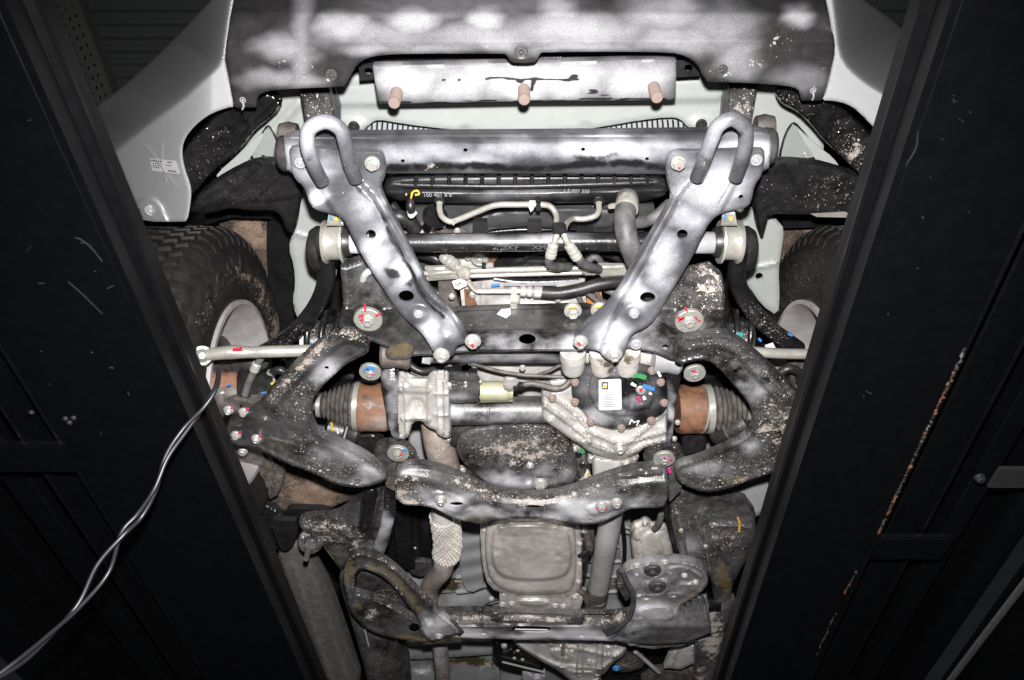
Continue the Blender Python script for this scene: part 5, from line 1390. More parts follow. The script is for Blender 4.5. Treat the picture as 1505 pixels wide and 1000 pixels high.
# bumper brackets: glossy black, beside the apron
bkL = stamp('bumper_bracket', [(352, 150), (376, 138), (400, 137), (411, 146), (413, 158), (394, 176), (376, 190), (360, 212), (340, 232), (312, 252), (284, 286), (272, 292), (262, 240), (268, 220), (300, 186), (330, 160)],
      lambda x, y: 1.47 + 0 * x, M['blackg'], car, 0.04, sm=1, step=4, edge=(6, 0.012),
      relief=[('rib', [(410, 152), (376, 184), (350, 215), (284, 284)], 9, 0.012, 0.3), ('step', [(330, 218), (314, 200), (300, 188)], 8, 0.006), ('boss', 344, 160, 8, 8, 0.01), ('boss', 358, 174, 8, 8, 0.01), ('boss', 367, 182, 6, 6, 0.008), ('rib', [(322, 204), (334, 212)], 6, 0.008), ('boss', 330, 196, 22, 14, -0.012), ('wave', 40, 34, 0.0022)],
      paint=[('mud', 330, 205, 60, 60, 0.16), ('mud', 300, 240, 40, 40, 0.24)], label='glossy black bumper bracket speckled with mud')
bkR = stamp('bumper_bracket', [(1144, 132), (1160, 126), (1172, 130), (1176, 142), (1180, 150), (1200, 148), (1216, 148), (1240, 160), (1262, 180), (1288, 205), (1284, 240), (1270, 262), (1256, 250), (1230, 224), (1210, 206), (1192, 184), (1172, 164), (1150, 154), (1142, 144)],
      lambda x, y: 1.47 + 0 * x, M['blackg'], car, 0.04, sm=1, step=4, edge=(6, 0.012),
      relief=[('rib', [(1146, 140), (1176, 164), (1200, 190), (1240, 232), (1268, 258)], 8, 0.012, 0.3), ('boss', 1214, 154, 8, 8, 0.01), ('boss', 1199, 166, 8, 8, 0.01), ('boss', 1190, 174, 6, 6, 0.008), ('rib', [(1244, 182), (1228, 200)], 6, 0.008), ('boss', 1235, 180, 20, 14, -0.010), ('wave', 140, 34, 0.0022)],
      paint=[('mud', 1262, 222, 32, 34, 0.85), ('mud', 1180, 150, 40, 30, 0.42), ('mud', 1250, 190, 40, 40, 0.3)], label='glossy black bumper bracket caked with mud')

# ------------------------------------------------------------------ front differential and driveshafts
alu = M['alu']
dfL = stamp('driveshaft_bracket', [(558, 530), (572, 524), (584, 530), (586, 560), (584, 600), (586, 632), (592, 645), (584, 648), (574, 640), (566, 600), (560, 560)], 1.31, M['black'], car, 0.02, sm=1, step=4, edge=(3, 0.004), paint=[('blotch', 576, 580, 12, 50, 0.55), ('blotch', 580, 620, 10, 30, 0.4), ('mud', 570, 560, 14, 30, 0.3)], label='black differential hanger plate')
text('lettering', '210MA', 577, 549, 1.306, 7.5, M['white'], dfL, 85, 0.004)
axl = lathe('left_driveshaft', (448, 594, 1.40), (572, 599, 1.40),
            [(0, 0.014), (0.15, 0.014), (0.15, 0.030), (0.20, 0.031), (0.205, 0.026), (0.24, 0.036), (0.265, 0.028), (0.295, 0.041), (0.32, 0.032), (0.35, 0.046), (0.375, 0.036), (0.405, 0.051), (0.43, 0.040), (0.46, 0.055), (0.485, 0.046), (0.51, 0.060), (0.54, 0.050), (0.565, 0.060), (0.61, 0.061), (0.615, 0.058), (0.64, 0.058), (0.65, 0.063), (0.66, 0.063), (0.66, 0.03)],
            M['boot'], car, 40, label='ribbed rubber driveshaft boot')
lathe('boot_clamp', (522, 597, 1.40), (529, 597.3, 1.40), [(0, 0.0615), (0, 0.0635), (1, 0.0635), (1, 0.0615)], M['zinc'], axl, 40)
lathe('boot_clamp', (467, 595, 1.40), (473, 595.3, 1.40), [(0, 0.030), (0, 0.0325), (1, 0.0325), (1, 0.030)], M['zinc'], axl, 28)
lathe('joint_cup', (529, 598, 1.40), (572, 599, 1.40), [(0, 0.04), (0, 0.0625), (0.1, 0.0645), (0.2, 0.0625), (0.9, 0.0625), (1, 0.058), (1, 0.03)], M['rust'], axl, 40, paint=[('blotch', 556, 625, 26, 14, 0.45), ('blotch', 570, 590, 8, 40, 0.3)], label='rusty joint cup')
axr = lathe('right_driveshaft', (1116, 600, 1.40), (990, 602, 1.40),
            [(0, 0.014), (0.10, 0.014), (0.10, 0.030), (0.15, 0.031), (0.16, 0.026), (0.20, 0.038), (0.225, 0.030), (0.26, 0.043), (0.285, 0.034), (0.32, 0.048), (0.345, 0.038), (0.38, 0.052), (0.405, 0.042), (0.44, 0.056), (0.465, 0.047), (0.50, 0.060), (0.53, 0.052), (0.56, 0.060), (0.60, 0.061), (0.61, 0.063), (0.65, 0.063), (0.65, 0.03)],
            M['boot'], car, 40, label='ribbed rubber driveshaft boot')
lathe('boot_clamp', (1044, 601.2, 1.40), (1036, 601.4, 1.40), [(0, 0.0615), (0, 0.0640), (1, 0.0640), (1, 0.0615)], M['zinc'], axr, 40)
lathe('boot_clamp', (1030, 601.2, 1.40), (1033, 601.4, 1.40), [(0, 0.0615), (0, 0.0640), (1, 0.0640), (1, 0.0615)], M['zinc'], axr, 40)
lathe('boot_clamp', (1102, 600, 1.40), (1096, 600, 1.40), [(0, 0.030), (0, 0.0325), (1, 0.0325), (1, 0.030)], M['zinc'], axr, 28)
lathe('joint_cup', (1032, 601.4, 1.40), (994, 602, 1.40), [(0, 0.04), (0, 0.0625), (0.85, 0.0635), (1, 0.060), (1, 0.03)], M['rust'], axr, 40, label='rusty joint cup')

# left cast housing
hs1 = stamp('axle_disconnect_housing', [(582, 562), (592, 556), (604, 566), (626, 568), (632, 560), (646, 556), (660, 560), (662, 580), (662, 600), (664, 640), (656, 645), (644, 640), (640, 632), (628, 628), (620, 618), (606, 620), (602, 640), (592, 648), (584, 640), (582, 600)], 1.325, alu, car, 0.10, sm=1, step=3.5, edge=(4, 0.008),
            relief=[('rib', [(587, 562), (590, 640)], 7, 0.016, 0.65), ('rib', [(634, 562), (636, 628)], 9, 0.014, 0.7), ('rib', [(656, 562), (657, 640)], 6, 0.018, 0.65), ('rib', [(588, 573), (628, 574)], 6, 0.012, 0.5), ('rib', [(592, 616), (630, 618)], 4, 0.010, 0.5), ('rib', [(640, 580), (658, 580)], 3, 0.008), ('rib', [(640, 610), (658, 612)], 3, 0.008), ('rib', [(602, 592), (606, 616)], 3, 0.006), ('rib', [(612, 590), (610, 616)], 2.5, 0.006), ('area', [(598, 584), (626, 584), (624, 614), (600, 616)], -0.014, 4), ('boss', 590, 573, 6, 5, 0.01), ('boss', 648, 596, 8, 8, 0.004)], label='cast aluminium axle disconnect housing')
for (x, y) in ((660, 566), (654, 634), (590, 640)):
    bolt(hs1, x, y, 1.315, 5, M['bolt'], 'hex')
# actuator
act = stamp('shift_actuator', [(652, 556), (680, 558), (705, 560), (706, 590), (690, 592), (656, 592), (650, 580)], 1.315, M['frame'], car, 0.08, sm=1, step=3.5, edge=(5, 0.012), relief=[('wave', 0, 6, 0.0015), ('rib', [(692, 560), (692, 592)], 6, 0.006)], paint=[('mud', 670, 570, 24, 14, 0.35), ('blotch', 676, 585, 20, 8, 0.3)], label='dark shift actuator with olive motor')
lathe('motor', (706, 575, 1.335), (754, 575, 1.335), [(0, 0.015), (0, 0.0235), (0.04, 0.0245), (0.8, 0.0245), (0.85, 0.022), (1, 0.020), (1, 0.01)], M['olive'], act, 30)
stamp('motor_base', [(704, 583), (752, 583), (754, 591), (706, 592)], 1.32, M['olive'], act, 0.03, sm=0, step=4, edge=(2, 0.003))
stamp('motor_plug', [(738, 560), (762, 562), (764, 574), (742, 576)], 1.305, M['bolt'], act, 0.03, sm=1, step=4, edge=(3, 0.006), rough=0.002)
tube('motor_wire', [(762, 568, 1.31), (780, 564, 1.31), (800, 567, 1.31), (815, 571, 1.31), (828, 569, 1.31), (838, 560, 1.32), (845, 548, 1.34)], 0.007, M['boot'], act, 6, 10)
lathe('plug_boot', (754, 569, 1.308), (770, 566, 1.31), [(0, 0.008), (0.2, 0.011), (0.5, 0.008), (0.7, 0.010), (1, 0.007)], M['rubber'], act, 16)
for (x, y) in ((653, 561), (684, 563), (706, 562), (684, 568)):
    bolt(act, x, y, 1.308, 2.6, M['bolt'], 'round', name='screw')
stamp('breather', [(664, 532), (700, 530), (702, 556), (666, 556)], 1.37, M['black'], car, 0.03, sm=1, step=4, edge=(4, 0.01))
tube('breather_pipe', [(692, 534, 1.36), (730, 545, 1.36), (765, 551, 1.36), (800, 553, 1.36), (835, 555, 1.36)], 0.0045, M['boot'], car, 6, 10)
tube('vent_pipe', [(790, 551, 1.365), (806, 546, 1.36), (822, 538, 1.36), (840, 534, 1.36)], 0.004, M['hose'], car, 6, 10)
bolt(car, 768, 541, 1.37, 5, M['bolt'], 'flange', name='pipe_bolt')
# axle tube
at = lathe('axle_tube', (652, 604, 1.37), (806, 602, 1.37), [(0, 0.036), (0.1, 0.037), (0.42, 0.037), (0.425, 0.0385), (0.44, 0.0385), (0.445, 0.0345), (1, 0.0345)], M['frame'], car, 36, paint=[('blotch', 700, 606, 46, 14, 0.75), ('blotch', 775, 606, 50, 14, 0.55), ('mud', 775, 602, 24, 12, 0.45)], label='pale blotched axle tube')
stamp('engine_mount_plate', [(700, 534), (840, 532), (842, 560), (830, 590), (800, 596), (700, 560)], 1.44, M['alu'], car, 0.03, sm=0, step=6, relief=[('rib', [(790, 534), (788, 590)], 5, 0.006)], edge=(4, 0.006))
stamp('tube_shelf', [(664, 619), (720, 616), (800, 616), (805, 624), (720, 632), (668, 634)], 1.40, M['pan'], car, 0.04, sm=0, step=5, edge=(3, 0.006))
# differential housing
df = stamp('differential_housing', [(796, 586), (800, 578), (838, 570), (846, 552), (870, 540), (930, 535), (975, 545), (984, 580), (986, 610), (984, 640), (978, 652), (950, 656), (936, 668), (912, 676), (890, 672), (868, 666), (842, 648), (806, 622), (796, 616)], 1.325, alu, car, 0.14, sm=1, step=4, edge=(5, 0.012),
           relief=[('rib', [(800, 596), (842, 626), (868, 650)], 4, 0.016, 0.5), ('rib', [(806, 582), (842, 604), (862, 628)], 4, 0.012, 0.5), ('rib', [(862, 634), (905, 652)], 3.5, 0.014, 0.4), ('rib', [(978, 606), (940, 640), (916, 654)], 3.5, 0.014, 0.4), ('rib', [(982, 634), (925, 652)], 3.5, 0.012, 0.4), ('rib', [(848, 646), (880, 658), (905, 668)], 4, 0.014, 0.5), ('rib', [(984, 648), (950, 656), (924, 668)], 4, 0.014, 0.5), ('area', [(872, 640), (896, 650), (890, 660), (866, 650)], -0.010, 3), ('area', [(932, 650), (960, 640), (958, 648), (936, 658)], -0.008, 3), ('boss', 910, 657, 17, 14, 0.016, 0.5), ('boss', 845, 614, 7, 6, 0.006), ('boss', 810, 584, 6, 5, 0.004),
                   ('area', [(828, 610), (850, 622), (848, 634), (834, 630)], -0.008, 3), ('area', [(960, 612), (982, 606), (980, 628), (962, 630)], -0.008, 4)],
           paint=[('mud', 830, 610, 40, 30, 0.12)], label='cast aluminium front differential housing')
cov = stamp('differential_cover', [(840, 560), (848, 545), (870, 538), (900, 535), (930, 537), (968, 546), (984, 566), (984, 590), (976, 608), (950, 622), (926, 631), (900, 632), (870, 624), (856, 604), (846, 596), (840, 580)], 1.307, M['black'], df, 0.014, sm=0, step=3.5, edge=(5, 0.006),
            relief=[('area', [(862, 556), (880, 545), (940, 545), (962, 562), (962, 596), (940, 614), (890, 612), (868, 596)], 0.014, 4), ('rib', [(928, 548), (932, 580), (925, 612)], 7, -0.010, 0.4), ('rib', [(862, 556), (868, 596)], 3, 0.004), ('boss', 945, 600, 14, 10, 0.006)],
            paint=[('blotch', 885, 606, 30, 20, 0.75), ('blotch', 915, 612, 20, 14, 0.55), ('blotch', 936, 592, 16, 10, 0.5), ('mud', 870, 560, 34, 26, 0.36), ('mud', 930, 570, 60, 44, 0.28), ('blotch', 865, 572, 26, 30, 0.22), ('blotch', 900, 545, 50, 10, 0.25), ('blotch', 960, 580, 16, 30, 0.2)], label='black differential cover with a white label')
for (x, y) in ((845, 562), (845, 591), (868, 620), (913, 629), (957, 618), (976, 592), (971, 562), (958, 545), (812, 585)):
    bolt(cov, x, y, 1.305, 6.5, M['boltr'], 'hex')
for (x, y) in ((847, 613), (810, 616)):
    bolt(df, x, y, 1.318, 6.5, M['alu'], 'round', name='casting_plug')
bolt(df, 911, 658, 1.306, 10, M['bolt'], 'flange', name='drain_plug')
lb = stamp('label_plate', [(880, 560), (882, 558.5), (911, 557.5), (913, 559), (914, 601), (912, 602.5), (882, 603.5), (880, 602)], 1.287, M['sticker'], cov, 0.0008, sm=0, step=6)
mark(lb, [(885, 563), (893, 563), (893, 572), (885, 572), (885, 564)], 1.2865, 2.0, M['ink'], 'print')
mark(lb, [(887, 567), (891, 570)], 1.2865, 4, M['yellow'], 'print')
for k in range(10):
    y = 575 + k * 2.5
    mark(lb, [(886 + (k % 3), y), (904 - (k * 5 % 4), y)], 1.2865, 0.5, M['boltd'], 'print')
mark(cov, [(929, 553), (934, 552), (944, 554), (950, 556)], 1.286, 7, M['green'], 'paint_mark', 0.004, 1)
mark(cov, [(945, 567), (955, 571), (962, 573)], 1.286, 5, M['blue'], 'paint_mark', 0.004, 1)
mark(cov, [(928, 564), (935, 568)], 1.286, 4, M['white'], 'paint_mark', 0.004); mark(cov, [(946, 583), (948, 588)], 1.286, 4.5, M['white'], 'paint_mark', 0.004); mark(cov, [(954, 578), (958, 580)], 1.286, 3, M['white'], 'paint_mark', 0.004)
mark(cov, [(938, 584), (940, 590)], 1.286, 5, M['pink'], 'paint_mark', 0.004); mark(cov, [(940, 575), (944, 573)], 1.286, 4, M['red'], 'paint_mark', 0.005)
mark(cov, [(967, 547), (971, 554)], 1.286, 4, M['white'], 'paint_mark', 0.004)
bolt(cov, 942, 573, 1.292, 8, M['bolt'], 'hex', name='filler_plug')
text('lettering', 'M.', 934, 622, 1.303, 12, M['white'], cov, -12, 0.006, False, 1.3)
dh = stamp('differential_hanger', [(978, 536), (990, 530), (1000, 534), (1002, 550), (994, 585), (990, 620), (988, 655), (982, 660), (979, 640), (982, 600), (980, 560)], 1.30, M['black'], car, 0.02, sm=1, step=4, edge=(3, 0.004), paint=[('blotch', 986, 620, 8, 40, 0.75), ('blotch', 988, 580, 8, 20, 0.35), ('mud', 990, 560, 14, 30, 0.3)], label='black differential hanger plate')
text('lettering', 'N', 987, 542, 1.297, 9, M['white'], dh, 80, 0.004)
for (x, y) in ((996, 621), (991, 645)):
    bolt(dh, x, y, 1.31, 4.5, M['bolt'], 'hex')
# pinion snout towards the rear
stamp('pinion_nose', [(870, 668), (880, 672), (912, 676), (940, 668), (936, 684), (918, 696), (900, 706), (872, 712)], 1.34, alu, car, 0.08, sm=1, step=4, edge=(6, 0.02), relief=[('rib', [(915, 680), (900, 702)], 5, 0.012), ('rib', [(928, 676), (915, 692)], 4, 0.010)])

# ------------------------------------------------------------------ engine sump, rear cross member, gearbox, exhaust, floor
op = stamp('oil_pan', [(668, 640), (690, 626), (740, 620), (806, 620), (836, 640), (846, 660), (850, 690), (846, 712), (830, 722), (780, 724), (728, 720), (708, 706), (690, 690), (672, 670)], 1.345, M['frame'], car, 0.10, sm=1, step=4, edge=(11, 0.035),
           relief=[('rib', [(735, 630), (735, 690)], 8, 0.010), ('boss', 794, 712, 18, 11, 0.012), ('boss', 757, 684, 10, 8, 0.008), ('boss', 780, 685, 8, 7, 0.010), ('boss', 778, 706, 8, 7, -0.006)],
           paint=[('mud', 770, 660, 80, 40, 0.72), ('mud', 710, 650, 40, 30, 0.42), ('blotch', 760, 708, 80, 16, 0.85), ('blotch', 736, 665, 9, 26, 0.22), ('blotch', 800, 700, 50, 16, 0.5), ('mud', 820, 690, 30, 40, 0.4), ('stain', 700, 668, 20, 16, 0.4)], label='mud splashed black engine oil pan')
bolt(op, 794, 712, 1.325, 11, M['bolt'], 'flange', name='drain_plug')
bolt(op, 779, 685, 1.335, 6, M['bolt'], 'round')
stamp('pan_flange', [(656, 640), (672, 628), (700, 618), (760, 614), (812, 618), (846, 636), (862, 664), (862, 700), (848, 720), (846, 690), (836, 650), (806, 628), (740, 626), (700, 634), (676, 650), (664, 660)], 1.375, M['frame'], op, 0.015, sm=1, step=4, paint=[('mud', 850, 660, 20, 50, 0.5)])
for (x, y) in ((658, 646), (690, 634), (724, 635), (772, 624), (804, 628), (832, 645), (845, 660), (838, 676), (680, 692)):
    bolt(op, x, y, 1.372, 5, M['bolt'], 'hex')
mark(op, [(853, 660), (858, 666)], 1.37, 6, M['green'])
tube('sensor_wire', [(862, 660, 1.40), (852, 672, 1.39), (848, 690, 1.38), (852, 704, 1.38), (842, 716, 1.38), (820, 724, 1.39), (800, 724, 1.39)], 0.006, M['rubber'], car, 6, 10)
tube('sensor_wire', [(868, 670, 1.40), (858, 688, 1.39), (850, 700, 1.39), (846, 715, 1.39)], 0.005, M['rubber'], car, 6, 10)
stamp('lower_housing', [(676, 694), (700, 700), (720, 718), (712, 724), (690, 716), (676, 706)], 1.38, M['frame'], car, 0.04, sm=1, step=4, edge=(4, 0.01))
lathe('sensor', (866, 704, 1.38), (856, 708, 1.36), [(0, 0.014), (0.5, 0.016), (1, 0.010)], M['bolt'], car, 16)
mark(car, [(864, 696), (866, 700)], 1.36, 4, M['yellow'])
# exhaust down pipe left of the pan
ex = tube('down_pipe', [(632, 590, 1.46), (638, 622, 1.42), (644, 650, 1.40), (652, 678, 1.39), (658, 700, 1.39), (654, 730, 1.39), (652, 756, 1.39)], [0.034, 0.036, 0.040, 0.041, 0.036, 0.033, 0.033], M['exh'], car, 6, 24, paint=[('mud', 645, 660, 26, 40, 0.45)], label='brown stained exhaust down pipe')
stamp('down_pipe_shield', [(664, 696), (676, 690), (690, 700), (700, 712), (680, 712), (666, 706)], 1.40, M['exh'], car, 0.02, sm=1, step=4)
# flexible braid section
fx = tube('flex_braid', [(652, 746, 1.39), (653, 757, 1.39), (655, 770, 1.39), (657, 786, 1.39), (658, 800, 1.39), (656, 815, 1.39), (652, 826, 1.39)], [0.033, 0.040, 0.0425, 0.0425, 0.0425, 0.041, 0.034], M['braid'], car, 8, 40, label='braided steel exhaust flex section')
# woven strands: two families of raised helices on the braid
Cb = path3([(653, 757, 1.39), (655, 770, 1.39), (657, 786, 1.39), (658, 800, 1.39), (656, 815, 1.39)], 14)
Tn = np.gradient(Cb, axis=0); Tn /= np.linalg.norm(Tn, axis=1)[:, None]
V, Fc = [], []
for sgn in (-1, 1):
    for k in range(26):
        pts = []
        for i in range(len(Cb)):
            a = 2 * math.pi * k / 26 + sgn * i / len(Cb) * 2.2
            n_ = np.cross(Tn[i], [0, 0, 1.0]); n_ /= np.linalg.norm(n_); b_ = np.cross(Tn[i], n_)
            pts.append(Cb[i] + (0.0428 + 0.0012 * math.sin(i * 1.1 + k * 3.14 + (0 if sgn > 0 else 3.14))) * (math.cos(a) * n_ + math.sin(a) * b_))
        v, f = sweep(np.array(pts), [0.0021] * len(pts), 5)
        o = len(V); V += v; Fc += [tuple(o + j for j in q) for q in f]
mesh_obj('braid_wire', V, Fc, M['braid'], fx, None, 60, kind='stuff')
tube('exhaust_pipe', [(653, 822, 1.39), (650, 838, 1.39), (640, 850, 1.40), (632, 862, 1.41), (630, 880, 1.41), (634, 900, 1.42), (642, 925, 1.43), (648, 960, 1.44), (652, 1010, 1.45), (654, 1040, 1.46)], [0.033, 0.033, 0.032, 0.031, 0.030, 0.029, 0.029, 0.029, 0.029, 0.029], M['exh'], car, 6, 22,
     paint=[('blotch', 648, 962, 16, 18, 0.9), ('blotch', 648, 838, 14, 16, 0.3), ('wax', 652, 1000, 16, 20, 0.5)], label='brown exhaust pipe')

# rear cross member of the suspension sub frame
RC = [(580, 706), (584, 688), (606, 683), (632, 685), (666, 696), (702, 714), (728, 724), (760, 728), (793, 730), (832, 724), (870, 709), (906, 696), (938, 688), (977, 685), (983, 700), (983, 722), (980, 738), (974, 747), (932, 747), (916, 752), (894, 765), (868, 772), (836, 770), (804, 762), (759, 762), (727, 765), (708, 771), (676, 766), (655, 756), (633, 744), (582, 742)]
rc = stamp('rear_cross_member', RC, 1.24, M['frame'], car, 0.05, sm=1, step=4, edge=(3, 0.004), rim=(4, 0.003), holes=[(671, 741, 10, 3), (784, 745, 13, 2.6), (868, 765, 3, 1.6)],
           relief=[('slope', [(1000, 712), (930, 716), (884, 734), (830, 748), (740, 748), (690, 734), (640, 708), (560, 700)], 0.0016, 5.0), ('area', [(625, 720), (660, 720), (690, 740), (700, 752), (670, 760), (645, 748)], 0.006, 5), ('area', [(860, 742), (890, 734), (915, 738), (905, 752), (880, 762), (862, 758)], 0.006, 5), ('rib', [(905, 700), (970, 694)], 6, 0.006)],
           paint=[('mud', 600, 720, 34, 40, 0.68), ('mud', [(670, 705), (720, 730), (800, 738), (850, 726), (880, 715)], 18, 0.60), ('mud', [(700, 730), (830, 738)], 14, 0.4), ('blotch', 650, 738, 36, 16, 0.8), ('blotch', 760, 755, 90, 10, 0.85), ('blotch', 860, 752, 50, 16, 0.85), ('blotch', 620, 728, 36, 14, 0.5), ('wax', 706, 757, 34, 11, 1.2), ('mud', 930, 710, 50, 30, 0.25), ('blotch', 930, 735, 50, 12, 0.35), ('blotch', 608, 690, 24, 10, 0.3), ('blotch', 640, 752, 40, 8, 0.4)],
           label='mud covered rear suspension cross member')
for (x, y) in ((648, 735), (906, 739), (884, 744)):
    bolt(rc, x, y, 1.232, 9, M['bolt'], 'flange')
for l in (((878, 748), (892, 748)), ((905, 741), (907, 746))):
    mark(rc, l, 1.222, 2.6, M['red'])
for (x, y) in ((940, 706), (966, 708)):
    bolt(rc, x, y, 1.262, 7, M['frame'], 'round')
mark(rc, [(983, 688), (985, 696)], 1.255, 5, M['pink'])
stamp('arm_ear', [(552, 655), (580, 650), (606, 660), (618, 690), (600, 700), (580, 705), (556, 690), (546, 670)], 1.31, M['blackm'], rc, 0.05, sm=1, step=5, edge=(5, 0.01), paint=[('mud', 590, 670, 40, 30, 0.4)])
stamp('arm_ear', [(945, 680), (950, 665), (976, 655), (1006, 660), (1010, 690), (990, 705), (970, 700)], 1.31, M['blackm'], rc, 0.05, sm=1, step=5, edge=(5, 0.01), paint=[('mud', 980, 680, 40, 30, 0.3)])
stamp('ear_gusset', [(562, 698), (582, 686), (586, 712), (580, 722), (568, 716)], 1.275, M['cast'], rc, 0.02, sm=0, step=4)
stamp('ear_gusset', [(983, 700), (996, 690), (1004, 706), (1000, 722), (984, 738)], 1.275, M['frame'], rc, 0.02, sm=0, step=4)

# gearbox sump
gp = stamp('gearbox_pan', [(716, 764), (740, 758), (800, 758), (838, 764), (846, 780), (848, 830), (845, 860), (836, 872), (800, 874), (770, 875), (738, 868), (720, 852), (714, 830), (712, 790)], 1.36, M['pan'], car, 0.10, sm=1, step=4, edge=(6, 0.012),
           relief=[('area', [(724, 776), (740, 768), (800, 768), (834, 774), (842, 800), (842, 834), (828, 854), (744, 856), (722, 836), (720, 800)], 0.020, 5), ('rib', [(735, 775), (800, 773), (838, 776)], 7, 0.006), ('boss', 728, 810, 7, 8, -0.004), ('boss', 820, 818, 7, 6, -0.004), ('boss', 770, 782, 60, 6, 0.003)],
           paint=[('blotch', 790, 840, 60, 24, 0.25), ('mud', 780, 800, 70, 50, 0.3)], label='dusty pressed gearbox pan')
stamp('pan_rim', [(706, 762), (740, 752), (810, 752), (846, 760), (854, 780), (856, 850), (850, 870), (836, 880), (780, 880), (730, 872), (712, 852), (706, 800)], 1.385, M['pan'], gp, 0.03, sm=1, step=5, edge=(4, 0.006))
for (x, y) in ((851, 768), (852, 800), (852, 830), (770, 872), (712, 780), (850, 856)):
    bolt(gp, x, y, 1.382, 4, M['pan'], 'round')
# rear gearbox mount under the pan
gm = stamp('gearbox_mount', [(734, 876), (742, 870), (852, 872), (858, 880), (850, 902), (735, 900)], 1.39, alu, car, 0.05, sm=0, step=4, edge=(3, 0.006), paint=[('mud', 790, 886, 60, 12, 0.5)], relief=[('area', [(758, 878), (812, 880), (806, 894), (764, 894)], 0.010, 5), ('rib', [(828, 874), (830, 896)], 3, 0.008), ('rib', [(840, 876), (838, 894)], 3, 0.008)], label='gearbox mount casting')
for (x, y) in ((752, 888), (816, 891), (738, 889), (828, 892)):
    bolt(gm, x, y, 1.38, 5.5, M['alu'], 'round')
stamp('mount_rubber', [(744, 884), (830, 886), (832, 902), (746, 902)], 1.41, M['cast'], gm, 0.03, sm=0, step=5, paint=[('mud', 790, 892, 50, 10, 0.6)])
# shift cable / wiring right of the pan
tube('shift_linkage', [(860, 768, 1.40), (864, 790, 1.40), (866, 808, 1.40)], 0.012, M['cast'], car, 5, 12)
lathe('linkage_end', (850, 816, 1.39), (868, 810, 1.39), [(0, 0.010), (0.3, 0.014), (0.7, 0.012), (1, 0.012)], M['black'], car, 18)
bolt(car, 858, 781, 1.39, 5, M['bolt'], 'round', name='linkage_clip')

# front propeller shaft
ps = tube('propeller_shaft', [(902, 735, 1.35), (896, 770, 1.37), (889, 810, 1.39), (884, 840, 1.41), (878, 872, 1.43), (874, 895, 1.44)], [0.032, 0.033, 0.033, 0.0335, 0.034, 0.036], M['exhw'], car, 8, 28, paint=[('mud', 878, 850, 24, 34, 0.5), ('blotch', 895, 780, 20, 40, 0.45)], label='blotched grey front propeller shaft')
lathe('shaft_joint', (879, 862, 1.425), (874, 890, 1.44), [(0, 0.034), (0.1, 0.037), (0.4, 0.037), (0.5, 0.034), (0.7, 0.038), (1, 0.030)], M['cast'], ps, 26)
stamp('shaft_seal', [(862, 886), (876, 892), (888, 884), (892, 896), (880, 902), (864, 900)], 1.45, alu, ps, 0.02, sm=1, step=3, edge=(2, 0.004))

# floor and tunnel above
fp_ = stamp('floor_panel', [(560, 740), (1000, 735), (1010, 1010), (560, 1010)], 1.72, M['floorpan'], car, 0.01, sm=0, step=8,
            relief=[('rib', [(690, 700), (690, 1000)], 50, 0.03, 0.5), ('rib', [(880, 700), (900, 1000)], 40, 0.03, 0.4), ('wave', 70, 46, 0.006), ('boss', 682, 885, 10, 5, 0.006)],
            paint=[('wax', 660, 858, 34, 18, 0.65), ('blotch', 700, 880, 60, 30, 0.3), ('wax', 655, 985, 50, 12, 0.5), ('wax', 905, 858, 14, 16, 0.6), ('blotch', 720, 780, 30, 60, 0.2)], label='grey painted floor panel')
stamp('heat_shield', [(640, 846), (672, 838), (688, 834), (688, 870), (650, 872)], 1.66, M['floorpan'], fp_, 0.004, sm=0, step=5, paint=[('wax', 665, 858, 26, 16, 0.8)])
mark(fp_, [(668, 855), (687, 855.5)], 1.655, 2.4, M['braid'], 'seam_tape')
stamp('seat_bracket', [(594, 828), (620, 826), (640, 830), (640, 842), (610, 850)], 1.60, M['frame'], fp_, 0.02, sm=1, step=5)
for (x, h_) in ((598, 1.55), (588, 1.50)):
    stamp('frame_inner_web', [(x - 12, 746), (x + 14, 744), (x + 22, 836), (x - 2, 838)], h_ + 0.06, M['black'], car, 0.02, sm=0, step=7, edge=(4, 0.006), paint=[('mud', x, 800, 30, 40, 0.12)])
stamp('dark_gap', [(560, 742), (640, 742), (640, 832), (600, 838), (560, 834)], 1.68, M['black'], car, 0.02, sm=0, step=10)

# gearbox cross member with its two left braces
tc = stamp('gearbox_cross_member', [(640, 900), (700, 899), (734, 901), (836, 904), (900, 904), (960, 896), (1040, 880), (1046, 930), (1010, 945), (955, 948), (887, 942), (753, 940), (644, 937), (632, 940), (628, 915)], lambda x, y: 1.27 + np.maximum(0, 921 - y) * 0.0016, M['frame'], car, 0.05, sm=0, step=4, edge=(3, 0.004), rim=(4, 0.003),
           holes=[(711, 931, 4.5, 2), (855, 935, 4, 2), (754, 934.5, 1.6, 1.2), (811, 936, 1.6, 1.2), [(752, 922), (760, 920), (804, 921), (810, 923), (808, 928), (800, 930), (760, 929), (754, 928)]],
           relief=[('rib', [(650, 920), (880, 923)], 4, 0.004), ('rib', [(736, 909), (850, 912)], 9, 0.010, 0.3)],
           paint=[('mud', [(640, 908), (740, 908), (800, 912), (900, 910)], 13, 0.70), ('blotch', 680, 930, 60, 12, 0.95), ('blotch', 760, 934, 120, 9, 0.8), ('blotch', 880, 931, 70, 14, 0.95), ('blotch', 720, 930, 50, 10, 0.85), ('mud', 850, 915, 50, 14, 0.35), ('mud', 910, 908, 20, 10, 0.7)], label='muddy gearbox cross member')
tube('slot_edge', [(757, 925, 1.262), (805, 926, 1.262)], 0.0025, M['boltd'], tc, 4, 8)
